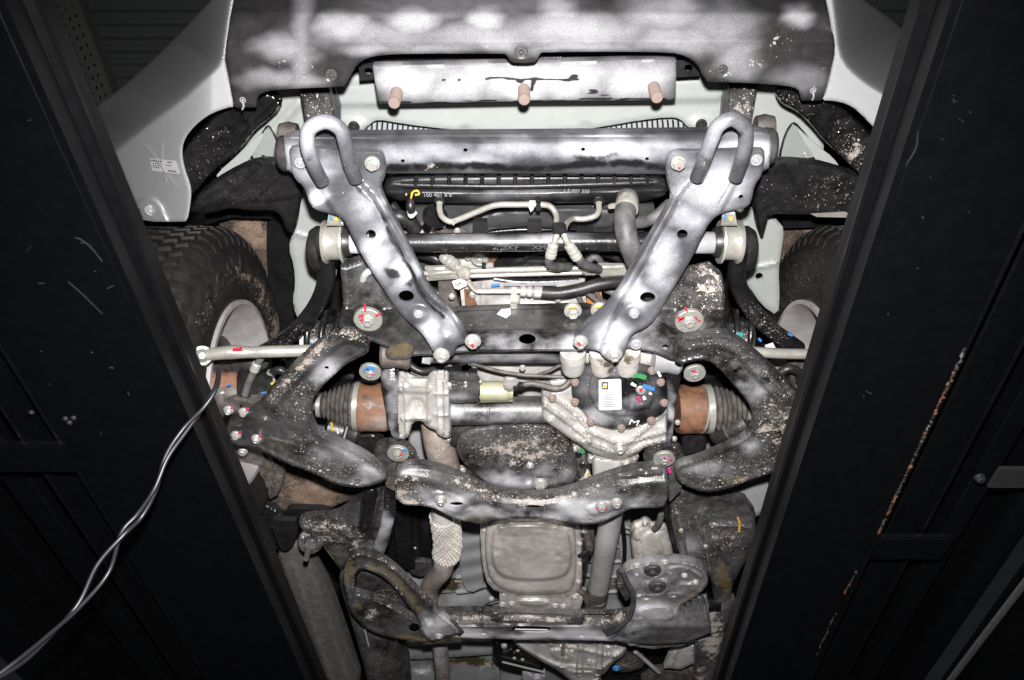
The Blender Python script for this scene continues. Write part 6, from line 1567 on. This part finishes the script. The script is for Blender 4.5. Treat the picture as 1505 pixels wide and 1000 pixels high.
br1 = stamp('cross_member_brace', [(508, 826), (520, 814), (536, 814), (562, 822), (588, 842), (612, 868), (634, 890), (650, 906), (668, 920), (678, 932), (660, 936), (646, 938), (636, 946), (622, 934), (616, 912), (598, 886), (572, 854), (545, 838), (528, 836), (520, 850), (522, 890), (510, 880), (504, 850)], 1.255, M['frame'], car, 0.05, sm=1, step=4, edge=(3, 0.005), rim=(4, 0.005),
            relief=[('rib', [(530, 824), (566, 838), (592, 862), (616, 890), (632, 912)], 9, -0.014, 0.5)],
            paint=[('wax', [(545, 832), (575, 845), (600, 872), (616, 895)], 11, 0.8), ('wax', 516, 838, 14, 30, 0.75), ('stain', [(524, 846), (530, 838), (560, 846), (592, 880)], 6, 0.7), ('blotch', 640, 918, 26, 22, 0.85), ('blotch', 655, 920, 16, 10, 0.5), ('mud', [(560, 824), (600, 850), (640, 892)], 10, 0.55), ('mud', 670, 928, 10, 8, 0.6), ('mud', 638, 932, 12, 8, 0.5)], label='oily forked brace of the gearbox cross member')
br2 = stamp('cross_member_brace', [(508, 868), (530, 874), (556, 882), (588, 898), (614, 914), (626, 932), (634, 946), (600, 942), (568, 936), (544, 928), (526, 914), (512, 896)], 1.265, M['frame'], car, 0.05, sm=1, step=4, edge=(4, 0.007), rim=(4, 0.004), holes=[(609, 923, 8, 7)],
            paint=[('mud', 548, 900, 16, 12, 0.75), ('wax', 600, 938, 40, 8, 0.9), ('wax', 525, 890, 14, 20, 0.5), ('mud', [(512, 872), (556, 884), (600, 905)], 6, 0.5)], label='oily forked brace of the gearbox cross member')
stamp('brace_shelf', [(618, 938), (680, 936), (680, 944), (622, 948)], 1.285, M['frame'], br1, 0.02, sm=0, step=4, paint=[('wax', 650, 941, 36, 8, 0.9)])
bolt(br1, 645, 936, 1.25, 6, M['boltd'], 'round')
stamp('brace_gap', [(524, 840), (548, 846), (576, 866), (600, 896), (590, 900), (556, 884), (524, 876)], 1.33, M['blackm'], car, 0.03, sm=1, step=5, paint=[('mud', 570, 876, 30, 24, 0.5)])
# lower sill below the member, seat rail region at the bottom
stamp('rear_floor_beam', [(560, 952), (640, 944), (724, 940), (726, 962), (640, 968), (560, 972)], 1.58, M['floorpan'], car, 0.03, sm=0, step=6, edge=(4, 0.008), paint=[('blotch', 690, 950, 40, 10, 0.35)])
stamp('rear_floor', [(560, 966), (730, 960), (740, 1030), (560, 1030)], 1.66, M['floorpan'], car, 0.02, sm=0, step=6, paint=[('wax', 690, 972, 50, 12, 0.9), ('wax', 650, 980, 20, 30, 0.7)], relief=[('area', [(600, 968), (640, 966), (640, 990), (604, 992)], -0.02, 8), ('boss', 612, 976, 14, 8, 0.01), ('area', [(700, 976), (730, 974), (732, 1010), (694, 1010)], 0.02, 5)])

# transfer case
tcs = stamp('transfer_case', [(752, 940), (770, 938), (900, 942), (922, 950), (918, 964), (900, 975), (890, 990), (872, 1000), (850, 1012), (838, 1000), (820, 985), (800, 975), (780, 962), (760, 950)], 1.40, alu, car, 0.12, sm=1, step=3.5, edge=(7, 0.02),
            relief=[('area', [(808, 950), (842, 956), (846, 970), (832, 978), (806, 966)], 0.014, 4), ('rib', [(854, 944), (852, 988)], 6, 0.022, 0.6), ('rib', [(882, 944), (880, 988)], 6, 0.020, 0.6), ('rib', [(806, 946), (902, 966)], 3, 0.010, 0.5), ('rib', [(820, 980), (890, 984)], 3, 0.010, 0.5), ('boss', 812, 950, 7, 6, 0.012), ('boss', 790, 944, 6, 5, 0.012), ('rib', [(760, 948), (800, 972), (850, 992), (885, 985), (915, 958)], 5, 0.010), ('boss', 868, 976, 9, 7, 0.012), ('boss', 895, 955, 9, 8, 0.010), ('boss', 904, 964, 7, 6, 0.012)], rough=0.0012, label='cast aluminium transfer case')
for (x, y) in ((768, 942), (790, 944), (812, 956), (832, 966), (866, 972), (895, 962), (905, 950), (852, 992), (878, 992), (874, 946), (840, 958)):
    bolt(tcs, x, y, 1.388, 4, M['alu'], 'round')
tube('breather_tube', [(829, 940, 1.36), (828, 950, 1.36), (827, 960, 1.36)], 0.007, M['exh'], tcs, 4, 12)
tube('transfer_lower', [(862, 990, 1.44), (868, 1010, 1.45), (872, 1040, 1.46)], 0.05, M['exhw'], car, 4, 20)
# rear propeller shaft flange / damper at lower middle
dm = stamp('driveline_damper', [(724, 946), (740, 940), (754, 946), (766, 958), (800, 980), (796, 990), (760, 984), (732, 976), (724, 964)], 1.43, M['blackg'], car, 0.05, sm=1, step=4, edge=(5, 0.012), relief=[('boss', 742, 950, 14, 10, 0.012)], label='black drive flange with a bright nut')
bolt(dm, 741, 949, 1.415, 5, M['bolt'], 'hex')
for (x, y) in ((761, 957), (756, 968), (768, 970)):
    bolt(dm, x, y, 1.42, 3, M['bolt'], 'round')
tube('flange_edge', [(738, 973, 1.42), (770, 981, 1.42), (800, 988, 1.42)], 0.004, M['bolt'], dm, 4, 8)
stamp('handbrake_link', [(766, 990), (776, 986), (790, 1000), (800, 988), (804, 996), (794, 1012), (770, 1010)], 1.46, M['boltd'], car, 0.02, sm=1, step=4, edge=(3, 0.006))

# --- left rear: frame rail, body mount, sill
railL = stamp('frame_rail', [(436, 770), (450, 762), (488, 762), (520, 744), (556, 700), (570, 712), (582, 736), (580, 770), (566, 816), (540, 818), (520, 818), (506, 832), (500, 840), (480, 806), (460, 796)], 1.33, M['frame'], car, 0.08, sm=1, step=4, edge=(6, 0.012),
              relief=[('step', [(526, 820), (540, 780), (556, 735), (560, 690)], 8, 0.03), ('rib', [(440, 778), (490, 775), (530, 790)], 10, 0.010)], holes=[(505, 777, 2.6, 1.6)],
              paint=[('mud', 480, 780, 50, 26, 0.62), ('mud', 525, 800, 16, 20, 0.75), ('blotch', 560, 790, 14, 26, 0.5), ('blotch', 545, 800, 14, 16, 0.35), ('mud', 570, 735, 14, 26, 0.4), ('blotch', 505, 790, 24, 20, 0.2), ('wax', 495, 815, 14, 14, 0.4)], label='mud splashed black frame rail')
stamp('rail_bracket', [(566, 706), (578, 720), (582, 740), (578, 770), (564, 816), (556, 812), (548, 806), (560, 770), (564, 740)], 1.305, M['black'], car, 0.02, sm=0, step=4, paint=[('blotch', 560, 785, 14, 30, 0.75), ('mud', 572, 745, 14, 26, 0.35)], edge=(2, 0.003))
stamp('rail_tube', [(530, 724), (545, 716), (556, 722), (548, 760), (540, 784), (524, 782), (530, 750)], 1.30, M['black'], car, 0.05, sm=1, step=4, edge=(7, 0.015), paint=[('mud', 540, 740, 20, 40, 0.12)])
stamp('body_liner', [(380, 676), (424, 686), (450, 694), (490, 712), (520, 720), (530, 726), (522, 734), (500, 740), (486, 748), (424, 750), (400, 762), (380, 752), (372, 720)], 1.46, M['liner'], car, 0.03, sm=1, step=5, rough=0.004, paint=[('mud', 460, 725, 60, 30, 0.9), ('mud', 410, 730, 16, 30, 0.4)], edge=(5, 0.01), label='brown muddy wheel arch rear panel')
stamp('liner_slot', [(420, 752), (428, 748), (484, 750), (484, 760), (468, 762), (420, 761)], 1.42, M['black'], car, 0.02, sm=1, step=5)
stamp('body_mount_bracket', [(396, 764), (420, 766), (440, 766), (434, 800), (420, 812), (410, 806)], 1.36, M['plastic'], car, 0.03, sm=1, step=5)
bm_ = lathe('body_mount', P(457, 792, 1.345), P(457, 800, 1.30), [(0, 0.028), (0.1, 0.038), (0.5, 0.036), (0.55, 0.02), (1, 0.016)], M['frame'], car, 26, paint=[('mud', 456, 795, 24, 14, 0.4)])
lathe('mount_bolt', P(456, 798, 1.32), P(450, 822, 1.25), [(0, 0.016), (0.2, 0.016), (0.22, 0.009), (1, 0.008)], M['cast'], bm_, 14)
stamp('mount_strap', [(472, 798), (484, 796), (500, 812), (506, 826), (498, 832), (484, 816)], 1.335, M['frame'], car, 0.02, sm=1, step=4, paint=[('wax', 490, 812, 20, 20, 0.8)])
sill = stamp('sill_panel', [(404, 806), (446, 800), (476, 838), (500, 900), (540, 1020), (486, 1020), (452, 930), (420, 850)], 1.42, worn('sill_paint', (0.10, 0.096, 0.092), 0.40, dust=0.10, feats='', bump=0.02, var=0.12), car, 0.05, sm=1, step=6, edge=(5, 0.01), relief=[('slope', [(524, 1040), (488, 930), (456, 840), (440, 790)], 0.0030, 3.0), ('rib', [(430, 830), (462, 930), (496, 1030)], 5, 0.006)], label='grey underside of the body sill')
stamp('rail_rear', [(496, 850), (508, 846), (520, 900), (540, 926), (570, 940), (590, 960), (595, 1030), (548, 1030), (530, 960), (512, 900)], 1.35, M['frame'], car, 0.08, sm=1, step=5, edge=(7, 0.015), paint=[('mud', 560, 980, 30, 30, 0.32), ('mud', 520, 890, 14, 40, 0.2)], label='rear part of the dark frame rail')
stamp('rear_tank_edge', [(570, 942), (600, 946), (606, 1030), (580, 1030)], 1.45, M['frame'], car, 0.05, sm=1, step=6, edge=(6, 0.02))
tube('rail_seam', [(536, 925, 1.345), (542, 950, 1.345)], 0.003, M['boltd'], car, 3, 8)

# --- right rear
railR = stamp('frame_rail', [(986, 720), (1000, 712), (1030, 722), (1060, 728), (1110, 740), (1112, 800), (1080, 850), (1070, 892), (1050, 890), (1046, 850), (1030, 838), (1000, 832), (994, 800), (984, 760)], 1.36, M['frame'], car, 0.08, sm=1, step=4, edge=(6, 0.012),
              relief=[('rib', [(986, 742), (998, 790), (1004, 828)], 4, 0.012), ('rib', [(1016, 770), (1040, 816), (1050, 850)], 4, 0.010), ('rib', [(1048, 790), (1062, 815), (1076, 846)], 4, 0.010), ('rib', [(1046, 776), (1080, 772), (1104, 778)], 6, 0.012), ('boss', 1030, 740, 20, 16, -0.01)],
              paint=[('mud', 1060, 790, 50, 40, 0.55), ('mud', 1000, 750, 26, 40, 0.42), ('blotch', 1010, 805, 26, 20, 0.35), ('mud', 1030, 820, 30, 26, 0.45), ('wax', 1062, 852, 14, 28, 0.9), ('wax', 1050, 850, 10, 12, 0.7)], label='mud splashed black frame rail')
stamp('rail_edge', [(976, 752), (982, 748), (1002, 826), (996, 830)], 1.33, M['black'], railR, 0.01, sm=0, step=3, paint=[('mud', 998, 810, 8, 16, 0.6)])
stamp('body_panel', [(1050, 724), (1110, 700), (1140, 690), (1130, 745), (1110, 762), (1086, 762), (1070, 742)], 1.45, M['floorpan'], car, 0.02, sm=1, step=5, edge=(5, 0.01), paint=[('mud', 1110, 730, 20, 26, 0.3), ('blotch', 1090, 745, 30, 20, 0.35)])
tube('hanging_wire', [(1084, 760, 1.36), (1087, 770, 1.35), (1086, 782, 1.34)], 0.004, plain('amber_wire', (0.35, 0.20, 0.05), 0.5), car, 4, 8)
# catalyst / muffler canister above the mount
cat_ = stamp('exhaust_canister', [(926, 788), (932, 776), (942, 774), (948, 768), (956, 772), (960, 778), (978, 776), (986, 790), (992, 822), (980, 830), (932, 832), (928, 810)], 1.42, M['pan'], car, 0.08, sm=1, step=4, edge=(8, 0.02), relief=[('area', [(942, 784), (966, 780), (976, 800), (976, 826), (942, 828)], 0.010, 4), ('rib', [(936, 786), (940, 826)], 3, 0.006)],
              paint=[('wax', 936, 790, 6, 16, 0.6), ('wax', 968, 812, 8, 14, 0.55)], label='dusty pressed metal canister')
bolt(cat_, 948, 771, 1.41, 4.5, M['bolt'], 'round')
tube('canister_pipe', [(962, 778, 1.41), (968, 770, 1.40), (972, 756, 1.40), (976, 740, 1.42)], 0.010, M['hose'], car, 5, 14)
for k in range(2):
    tube('floor_pipe', [(912, 772 + k * 7, 1.55), (930, 778 + k * 7, 1.55), (950, 785 + k * 7, 1.56)], 0.006, M['bolt'], car, 3, 10)
# large pressed mount with two round bushes
mt = stamp('transfer_mount', [(918, 838), (930, 832), (985, 824), (1020, 828), (1038, 840), (1042, 856), (1030, 872), (1012, 884), (998, 892), (996, 916), (990, 926), (960, 940), (928, 952), (918, 944), (908, 938), (896, 930), (908, 920), (924, 912), (930, 890), (924, 868), (914, 848)], 1.285, M['mount'], car, 0.07, sm=1, step=4, edge=(4, 0.006), rim=(4, 0.004),
           relief=[('rib', [(932, 878), (1000, 874)], 3, 0.008, 0.4), ('rib', [(984, 836), (1010, 834), (1030, 848)], 3, 0.007), ('rib', [(936, 846), (934, 872)], 3, 0.007), ('rib', [(985, 845), (992, 868)], 3, 0.007), ('boss', 959, 839, 24, 15, 0.010, 0.6), ('boss', 966, 863, 24, 15, 0.010, 0.6), ('boss', 959, 839, 16, 10, -0.010, 0.4), ('boss', 966, 863, 16, 10, -0.010, 0.4), ('area', [(934, 890), (988, 886), (996, 908), (985, 918), (932, 914)], 0.014, 7), ('area', [(996, 836), (1024, 838), (1030, 856), (1010, 862), (990, 858)], -0.008, 6)],
           paint=[('blotch', 950, 900, 44, 20, 0.75), ('blotch', 945, 932, 50, 22, 0.95), ('blotch', 960, 850, 50, 30, 0.35), ('blotch', 905, 935, 24, 10, 0.6), ('blotch', 1000, 850, 30, 14, 0.35), ('mud', 960, 850, 50, 40, 0.28), ('mud', 975, 905, 40, 26, 0.3), ('wax', 1015, 876, 18, 10, 0.9), ('mud', 950, 918, 50, 6, 0.4)], holes=[(909, 931, 3.4, 2.6), (921, 937, 3.4, 2.6)], label='pale blotched pressed steel mount with two round bushes')
for (x, y) in ((959, 839), (966, 863)):
    bolt(mt, x, y, 1.272, 13, M['frame'], 'round', name='mount_bush')
    pass
for (x, y) in ((936, 832), (977, 827), (950, 880), (990, 875), (971, 853)):
    bolt(mt, x, y, 1.283, 6, M['pan'], 'round')
arm = tube('mount_strap', [(914, 838, 1.265), (922, 856, 1.262), (930, 872, 1.26), (931, 890, 1.26), (924, 908, 1.26), (910, 922, 1.262), (892, 932, 1.265)], 0.008, M['strut'], mt, 6, 12)
stamp('strap_edge', [(906, 846), (912, 840), (926, 878), (920, 884), (908, 864)], 1.30, M['frame'], mt, 0.03, sm=0, step=4, paint=[('mud', 914, 860, 14, 24, 0.6)])
stamp('cross_member_end', [(960, 940), (1000, 930), (1026, 928), (1024, 942), (1000, 950), (960, 954), (930, 950)], 1.31, M['mount'], car, 0.04, sm=0, step=4, paint=[('blotch', 980, 942, 40, 8, 0.6), ('wax', 980, 948, 40, 6, 0.7)], holes=[(983, 936, 4, 2.4)])
stamp('side_brace', [(1024, 890), (1060, 886), (1060, 898), (1024, 902)], 1.32, M['black'], car, 0.03, sm=0, step=5, edge=(3, 0.006))
stamp('rail_rear', [(1024, 900), (1070, 890), (1084, 880), (1060, 940), (1046, 1030), (1020, 1030), (1022, 950)], 1.34, M['blackm'], car, 0.08, sm=1, step=5, edge=(7, 0.015), paint=[('mud', 1046, 930, 34, 60, 0.85), ('mud', 1030, 995, 20, 30, 0.7)], label='rear part of the frame rail caked in mud')
stamp('rear_bracket', [(984, 962), (996, 950), (1022, 944), (1020, 975), (1000, 984), (976, 982)], 1.42, alu, car, 0.04, sm=0, step=5, edge=(4, 0.01), relief=[('rib', [(994, 956), (986, 980)], 4, 0.008)], holes=[(1017, 958, 2, 1.6)])
tube('rear_pipe', [(934, 958, 1.46), (950, 972, 1.46), (968, 988, 1.46)], 0.008, M['boltd'], car, 4, 12)
tube('rear_pipe', [(928, 954, 1.48), (944, 966, 1.48), (960, 982, 1.48)], 0.005, M['hose'], car, 4, 12)
stamp('tank_edge', [(944, 986), (1020, 978), (1060, 1000), (1050, 1030), (940, 1030)], 1.50, M['cast'], car, 0.05, sm=1, step=6, edge=(8, 0.02))
bolt(car, 906, 983, 1.44, 6, M['blue'], 'round', name='breather_cap')
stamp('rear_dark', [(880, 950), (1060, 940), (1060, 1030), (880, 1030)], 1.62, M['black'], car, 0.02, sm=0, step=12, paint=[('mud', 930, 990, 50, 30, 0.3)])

# ------------------------------------------------------------------ further parts in the gaps
tun = worn('tunnel_paint', (0.40, 0.41, 0.42), 0.4, dust=0.05, bump=0.1, feats='m')
blu = worn('body_primer', (0.22, 0.235, 0.255), 0.45, dust=0.05, bump=0.1, feats='m')
stamp('tunnel_panel', [(600, 612), (634, 612), (630, 690), (612, 700), (600, 660)], 1.66, tun, car, 0.01, sm=1, step=6)
for pts in ([(455, 605), (505, 600), (506, 645), (470, 640), (455, 625)], [(490, 645), (545, 640), (548, 690), (520, 680), (490, 660)], [(1074, 560), (1112, 590), (1112, 640), (1084, 640), (1070, 600)], [(1012, 650), (1070, 640), (1072, 668), (1020, 690)]):
    stamp('body_side_panel', pts, 1.66, blu, car, 0.01, sm=1, step=6)
for pts in ([(450, 540), (520, 540), (520, 570), (450, 575)], [(1000, 545), (1080, 545), (1090, 575), (1010, 570)]):
    stamp('frame_side', pts, 1.56, M['black'], car, 0.02, sm=0, step=6, relief=[('rib', [(pts[0][0], 558), (pts[1][0] + 6, 556)], 6, 0.008)])
# lower shock absorber eyes
for (A, B, s) in (((478, 628, 1.37), (528, 640, 1.37), 0), ((1100, 620, 1.37), (1046, 642, 1.37), 1)):
    sh_ = lathe('shock_eye', A, B, [(0, 0.022), (0.05, 0.034), (0.5, 0.036), (0.6, 0.030), (0.9, 0.028), (1, 0.02)], M['rubber'], car, 24, paint=[('mud', A[0], A[1], 40, 26, 0.5 if s else 0.1)])
    lathe('eye_washer', (0.45 * A[0] + 0.55 * B[0], 0.45 * A[1] + 0.55 * B[1], 1.365), (0.4 * A[0] + 0.6 * B[0], 0.4 * A[1] + 0.6 * B[1], 1.365), [(0, 0.034), (0.2, 0.038), (1, 0.036)], M['cast'] if s else M['boltd'], sh_, 24)
mark(car, [(487, 622), (489, 634)], 1.33, 2.5, M['yellow']); mark(car, [(495, 630), (497, 638)], 1.33, 2.5, M['white'])
stamp('engine_mount', [(508, 642), (540, 636), (562, 640), (566, 662), (545, 672), (516, 662)], 1.39, M['rubber'], car, 0.04, sm=2, step=4, edge=(6, 0.014))
stamp('engine_mount', [(1000, 636), (1030, 630), (1042, 650), (1030, 668), (1004, 672)], 1.39, M['rubber'], car, 0.04, sm=2, step=4, edge=(6, 0.014))
# looms and connectors above the axle housing
for pts, r in (([(598, 534, 1.40), (620, 546, 1.39), (650, 540, 1.39), (676, 536, 1.40)], 0.009), ([(604, 548, 1.41), (630, 556, 1.40), (664, 548, 1.41)], 0.007), ([(560, 540, 1.44), (600, 556, 1.42), (640, 550, 1.42)], 0.012)):
    tube('wiring_loom', pts, r, M['rubber'], car, 6, 10)
for (x, y) in ((684, 541), (694, 537), (662, 548)):
    stamp('connector', [(x - 6, y - 4), (x + 6, y - 5), (x + 5, y + 4), (x - 5, y + 5)], 1.37, M['bolt'] if x != 662 else M['plastic'], car, 0.012, sm=0, step=4)
# wiring, plugs and pipes right of the oil pan
for pts, r in (([(870, 640, 1.40), (862, 668, 1.39), (866, 690, 1.39), (858, 716, 1.39)], 0.006), ([(880, 660, 1.41), (870, 680, 1.40), (862, 700, 1.40)], 0.005), ([(846, 640, 1.40), (856, 656, 1.39), (858, 676, 1.39)], 0.005)):
    tube('wiring_loom', pts, r, M['rubber'], car, 6, 10)
for (x, y, mm) in ((856, 684, 'plastic'), (863, 700, 'alu'), (850, 668, 'plastic'), (868, 676, 'zinc')):
    stamp('connector', [(x - 5, y - 4), (x + 5, y - 5), (x + 5, y + 5), (x - 4, y + 6)], 1.372, M[mm], car, 0.015, sm=1, step=3, edge=(2, 0.003))
# clutter in the engine bay, seen between stays and pipes
for pts, r, mm in (([(575, 300, 1.55), (600, 330, 1.54), (640, 345, 1.53)], 0.012, 'rubber'), ([(590, 344, 1.56), (640, 338, 1.56), (690, 346, 1.56)], 0.007, 'hose'), ([(610, 372, 1.52), (640, 380, 1.5), (655, 392, 1.5)], 0.012, 'rubber'),
                   ([(700, 416, 1.50), (740, 412, 1.50), (800, 408, 1.5), (860, 410, 1.5)], 0.007, 'black'), ([(600, 420, 1.50), (640, 430, 1.50), (676, 446, 1.48)], 0.013, 'rubber'), ([(860, 376, 1.54), (890, 372, 1.54), (915, 382, 1.54)], 0.011, 'rubber'),
                   ([(880, 420, 1.48), (905, 432, 1.47), (915, 446, 1.46)], 0.010, 'hose'), ([(560, 320, 1.58), (585, 350, 1.58)], 0.010, 'black')):
    tube('engine_hose', pts, r, M[mm], car, 6, 12)
for (x, y, r, mm, k) in ((652, 332, 4, 'bolt', 'hex'), (672, 340, 5, 'bolt', 'round'), (628, 333, 4, 'zinc', 'round'), (724, 345, 3, 'bolt', 'round'), (908, 345, 4, 'bolt', 'round'), (894, 350, 4, 'rust', 'round'), (664, 436, 5, 'bolt', 'hex'), (820, 440, 5, 'bolt', 'hex'), (760, 442, 5, 'bolt', 'round'), (850, 448, 4, 'bolt', 'hex'), (905, 300, 3, 'bolt', 'round')):
    bolt(eng, x, y, 1.42 if y > 420 else 1.52, r, M[mm], k)
stamp('radiator_foot', [(640, 336), (668, 330), (690, 338), (684, 350), (650, 352)], 1.55, M['cast'], car, 0.03, sm=1, step=4, edge=(4, 0.01))
# cast ribs and bosses on the bell housing behind the gearbox pan
stamp('bell_housing', [(690, 716), (730, 724), (830, 726), (872, 712), (880, 740), (860, 766), (706, 768), (694, 744)], 1.44, M['alu'], car, 0.03, sm=1, step=5, edge=(5, 0.008), rough=0.002)
# floor reinforcement rings beside the gearbox
for k in range(5):
    y = 776 + k * 22
    tube('tunnel_rib', [(672, y + 6, 1.66), (694, y + 3, 1.65), (714, y - 4, 1.63)], 0.010, M['floorpan'], fp_, 5, 10)
    tube('tunnel_rib', [(858, y + 2, 1.63), (884, y + 6, 1.65), (922, y + 4, 1.66)], 0.008, M['floorpan'], fp_, 5, 10)
for (x, y) in ((596, 776), (602, 792), (610, 806), (592, 800)):
    bolt(fp_, x, y, 1.60, 2.5, M['bolt'], 'round', name='spot_weld')

# brake parts below the left control arm
stamp('brake_shield', [(330, 650), (380, 656), (410, 672), (420, 700), (404, 738), (380, 720), (356, 690)], 1.37, M['cast'], car, 0.02, sm=1, step=4, edge=(4, 0.006), relief=[('rib', [(384, 662), (394, 690), (390, 724)], 3, 0.008), ('rib', [(398, 670), (406, 694), (400, 730)], 3, 0.008)], paint=[('mud', 395, 695, 30, 40, 0.35)])
bolt(la, 357, 664, 1.30, 7, M['bolt'], 'hex')
stamp('rear_splash_panel', [(372, 735), (400, 745), (420, 760), (430, 790), (410, 812), (390, 800), (370, 770)], 1.44, M['plastic'], car, 0.02, sm=1, step=5, edge=(4, 0.006), paint=[('rust', 405, 764, 16, 5, 0.4)])

# pipes, clips and small castings around the gearbox
for pts, r, mm in (([(858, 742, 1.42), (861, 770, 1.41), (858, 796, 1.40), (862, 820, 1.40), (858, 850, 1.41)], 0.006, 'rubber'), ([(866, 750, 1.42), (870, 780, 1.41), (868, 806, 1.40)], 0.008, 'cast'),
                   ([(990, 742, 1.37), (1002, 780, 1.36), (1010, 822, 1.36)], 0.005, 'hose'), ([(1022, 760, 1.35), (1036, 800, 1.35), (1044, 840, 1.35)], 0.005, 'boot'), ([(912, 750, 1.5), (918, 800, 1.5), (916, 850, 1.5)], 0.007, 'black'),
                   ([(700, 905, 1.36), (716, 890, 1.36), (734, 884, 1.37)], 0.006, 'rubber'), ([(836, 860, 1.40), (858, 874, 1.40), (866, 896, 1.40)], 0.010, 'cast')):
    tube('pipe', pts, r, M[mm], car, 6, 10)
for (x, y, r, mm) in ((859, 776, 4, 'bolt'), (866, 800, 5, 'cast'), (858, 824, 4, 'black'), (1001, 780, 4, 'zinc'), (1037, 803, 4, 'zinc'), (845, 878, 4, 'alu'), (722, 880, 4, 'alu')):
    bolt(car, x, y, 1.385 if x < 900 else 1.345, r, M[mm], 'hex', name='pipe_clip')
for pts in ([(852, 790), (872, 786), (876, 806), (860, 814), (850, 806)], [(846, 742), (864, 738), (868, 754), (850, 758)]):
    stamp('shift_bracket', pts, 1.395, M['frame'], car, 0.02, sm=1, step=3, edge=(3, 0.005))
# gussets and stiffening plates welded to the gearbox cross member
for pts, mm in (([(650, 910), (664, 912), (682, 930), (676, 936), (660, 926)], 'blackm'), ([(724, 900), (742, 902), (738, 914), (722, 912)], 'frame'), ([(830, 904), (860, 904), (856, 918), (834, 918)], 'frame'), ([(884, 926), (906, 916), (914, 924), (892, 936)], 'strut')):
    stamp('gusset', pts, 1.258, M[mm], tc, 0.006, sm=0, step=3, edge=(2, 0.003), paint=[('mud', pts[0][0] + 8, pts[0][1] + 8, 20, 12, 0.5)])
# oil cooler, filter and brackets above the transfer case
stamp('transfer_side', [(908, 948), (944, 956), (950, 980), (920, 990), (900, 984)], 1.50, M['cast'], car, 0.03, sm=1, step=4, edge=(5, 0.012), rough=0.003, paint=[('mud', 925, 970, 26, 20, 0.5)])
stamp('floor_rail', [(904, 760), (926, 756), (930, 830), (914, 836)], 1.60, M['floorpan'], car, 0.02, sm=0, step=5, edge=(4, 0.006), paint=[('wax', 912, 850, 14, 20, 0.5)])
# crinkled heat shield by the flex pipe
stamp('tunnel_shield', [(674, 760), (712, 756), (714, 860), (690, 874), (676, 850)], 1.60, M['floorpan'], car, 0.004, sm=1, step=4, relief=[('wave', 78, 23, 0.003), ('wave', 20, 60, 0.003)])

# ribbed side of the transfer case beside the pressed mount
for k in range(5):
    x = 1000 + k * 9
    tube('casting_rib', [(x, 884 - k * 2, 1.31), (x + 4, 900 - k * 2, 1.305), (x + 2, 922 - k * 3, 1.31)], 0.005, M['mount'], mt, 4, 8)
for (x, y) in ((1006, 846), (1022, 856), (942, 906), (984, 900), (1008, 930)):
    bolt(mt, x, y, 1.281, 5, M['pan'], 'hex')

# tell the left and the right one of a labelled pair apart
pairs = {}
for o in car.children_recursive:
    if o.get('label') and o.type == 'MESH':
        pairs.setdefault(o['label'], []).append(o)
for lab, l in pairs.items():
    if len(l) == 2:
        xs = [sum(v.co.x for v in o.data.vertices) / max(1, len(o.data.vertices)) + o.matrix_basis.translation.x for o in l]
        for o, x in zip(l, xs):
            o['label'] = lab + (' on the left' if x == min(xs) else ' on the right')
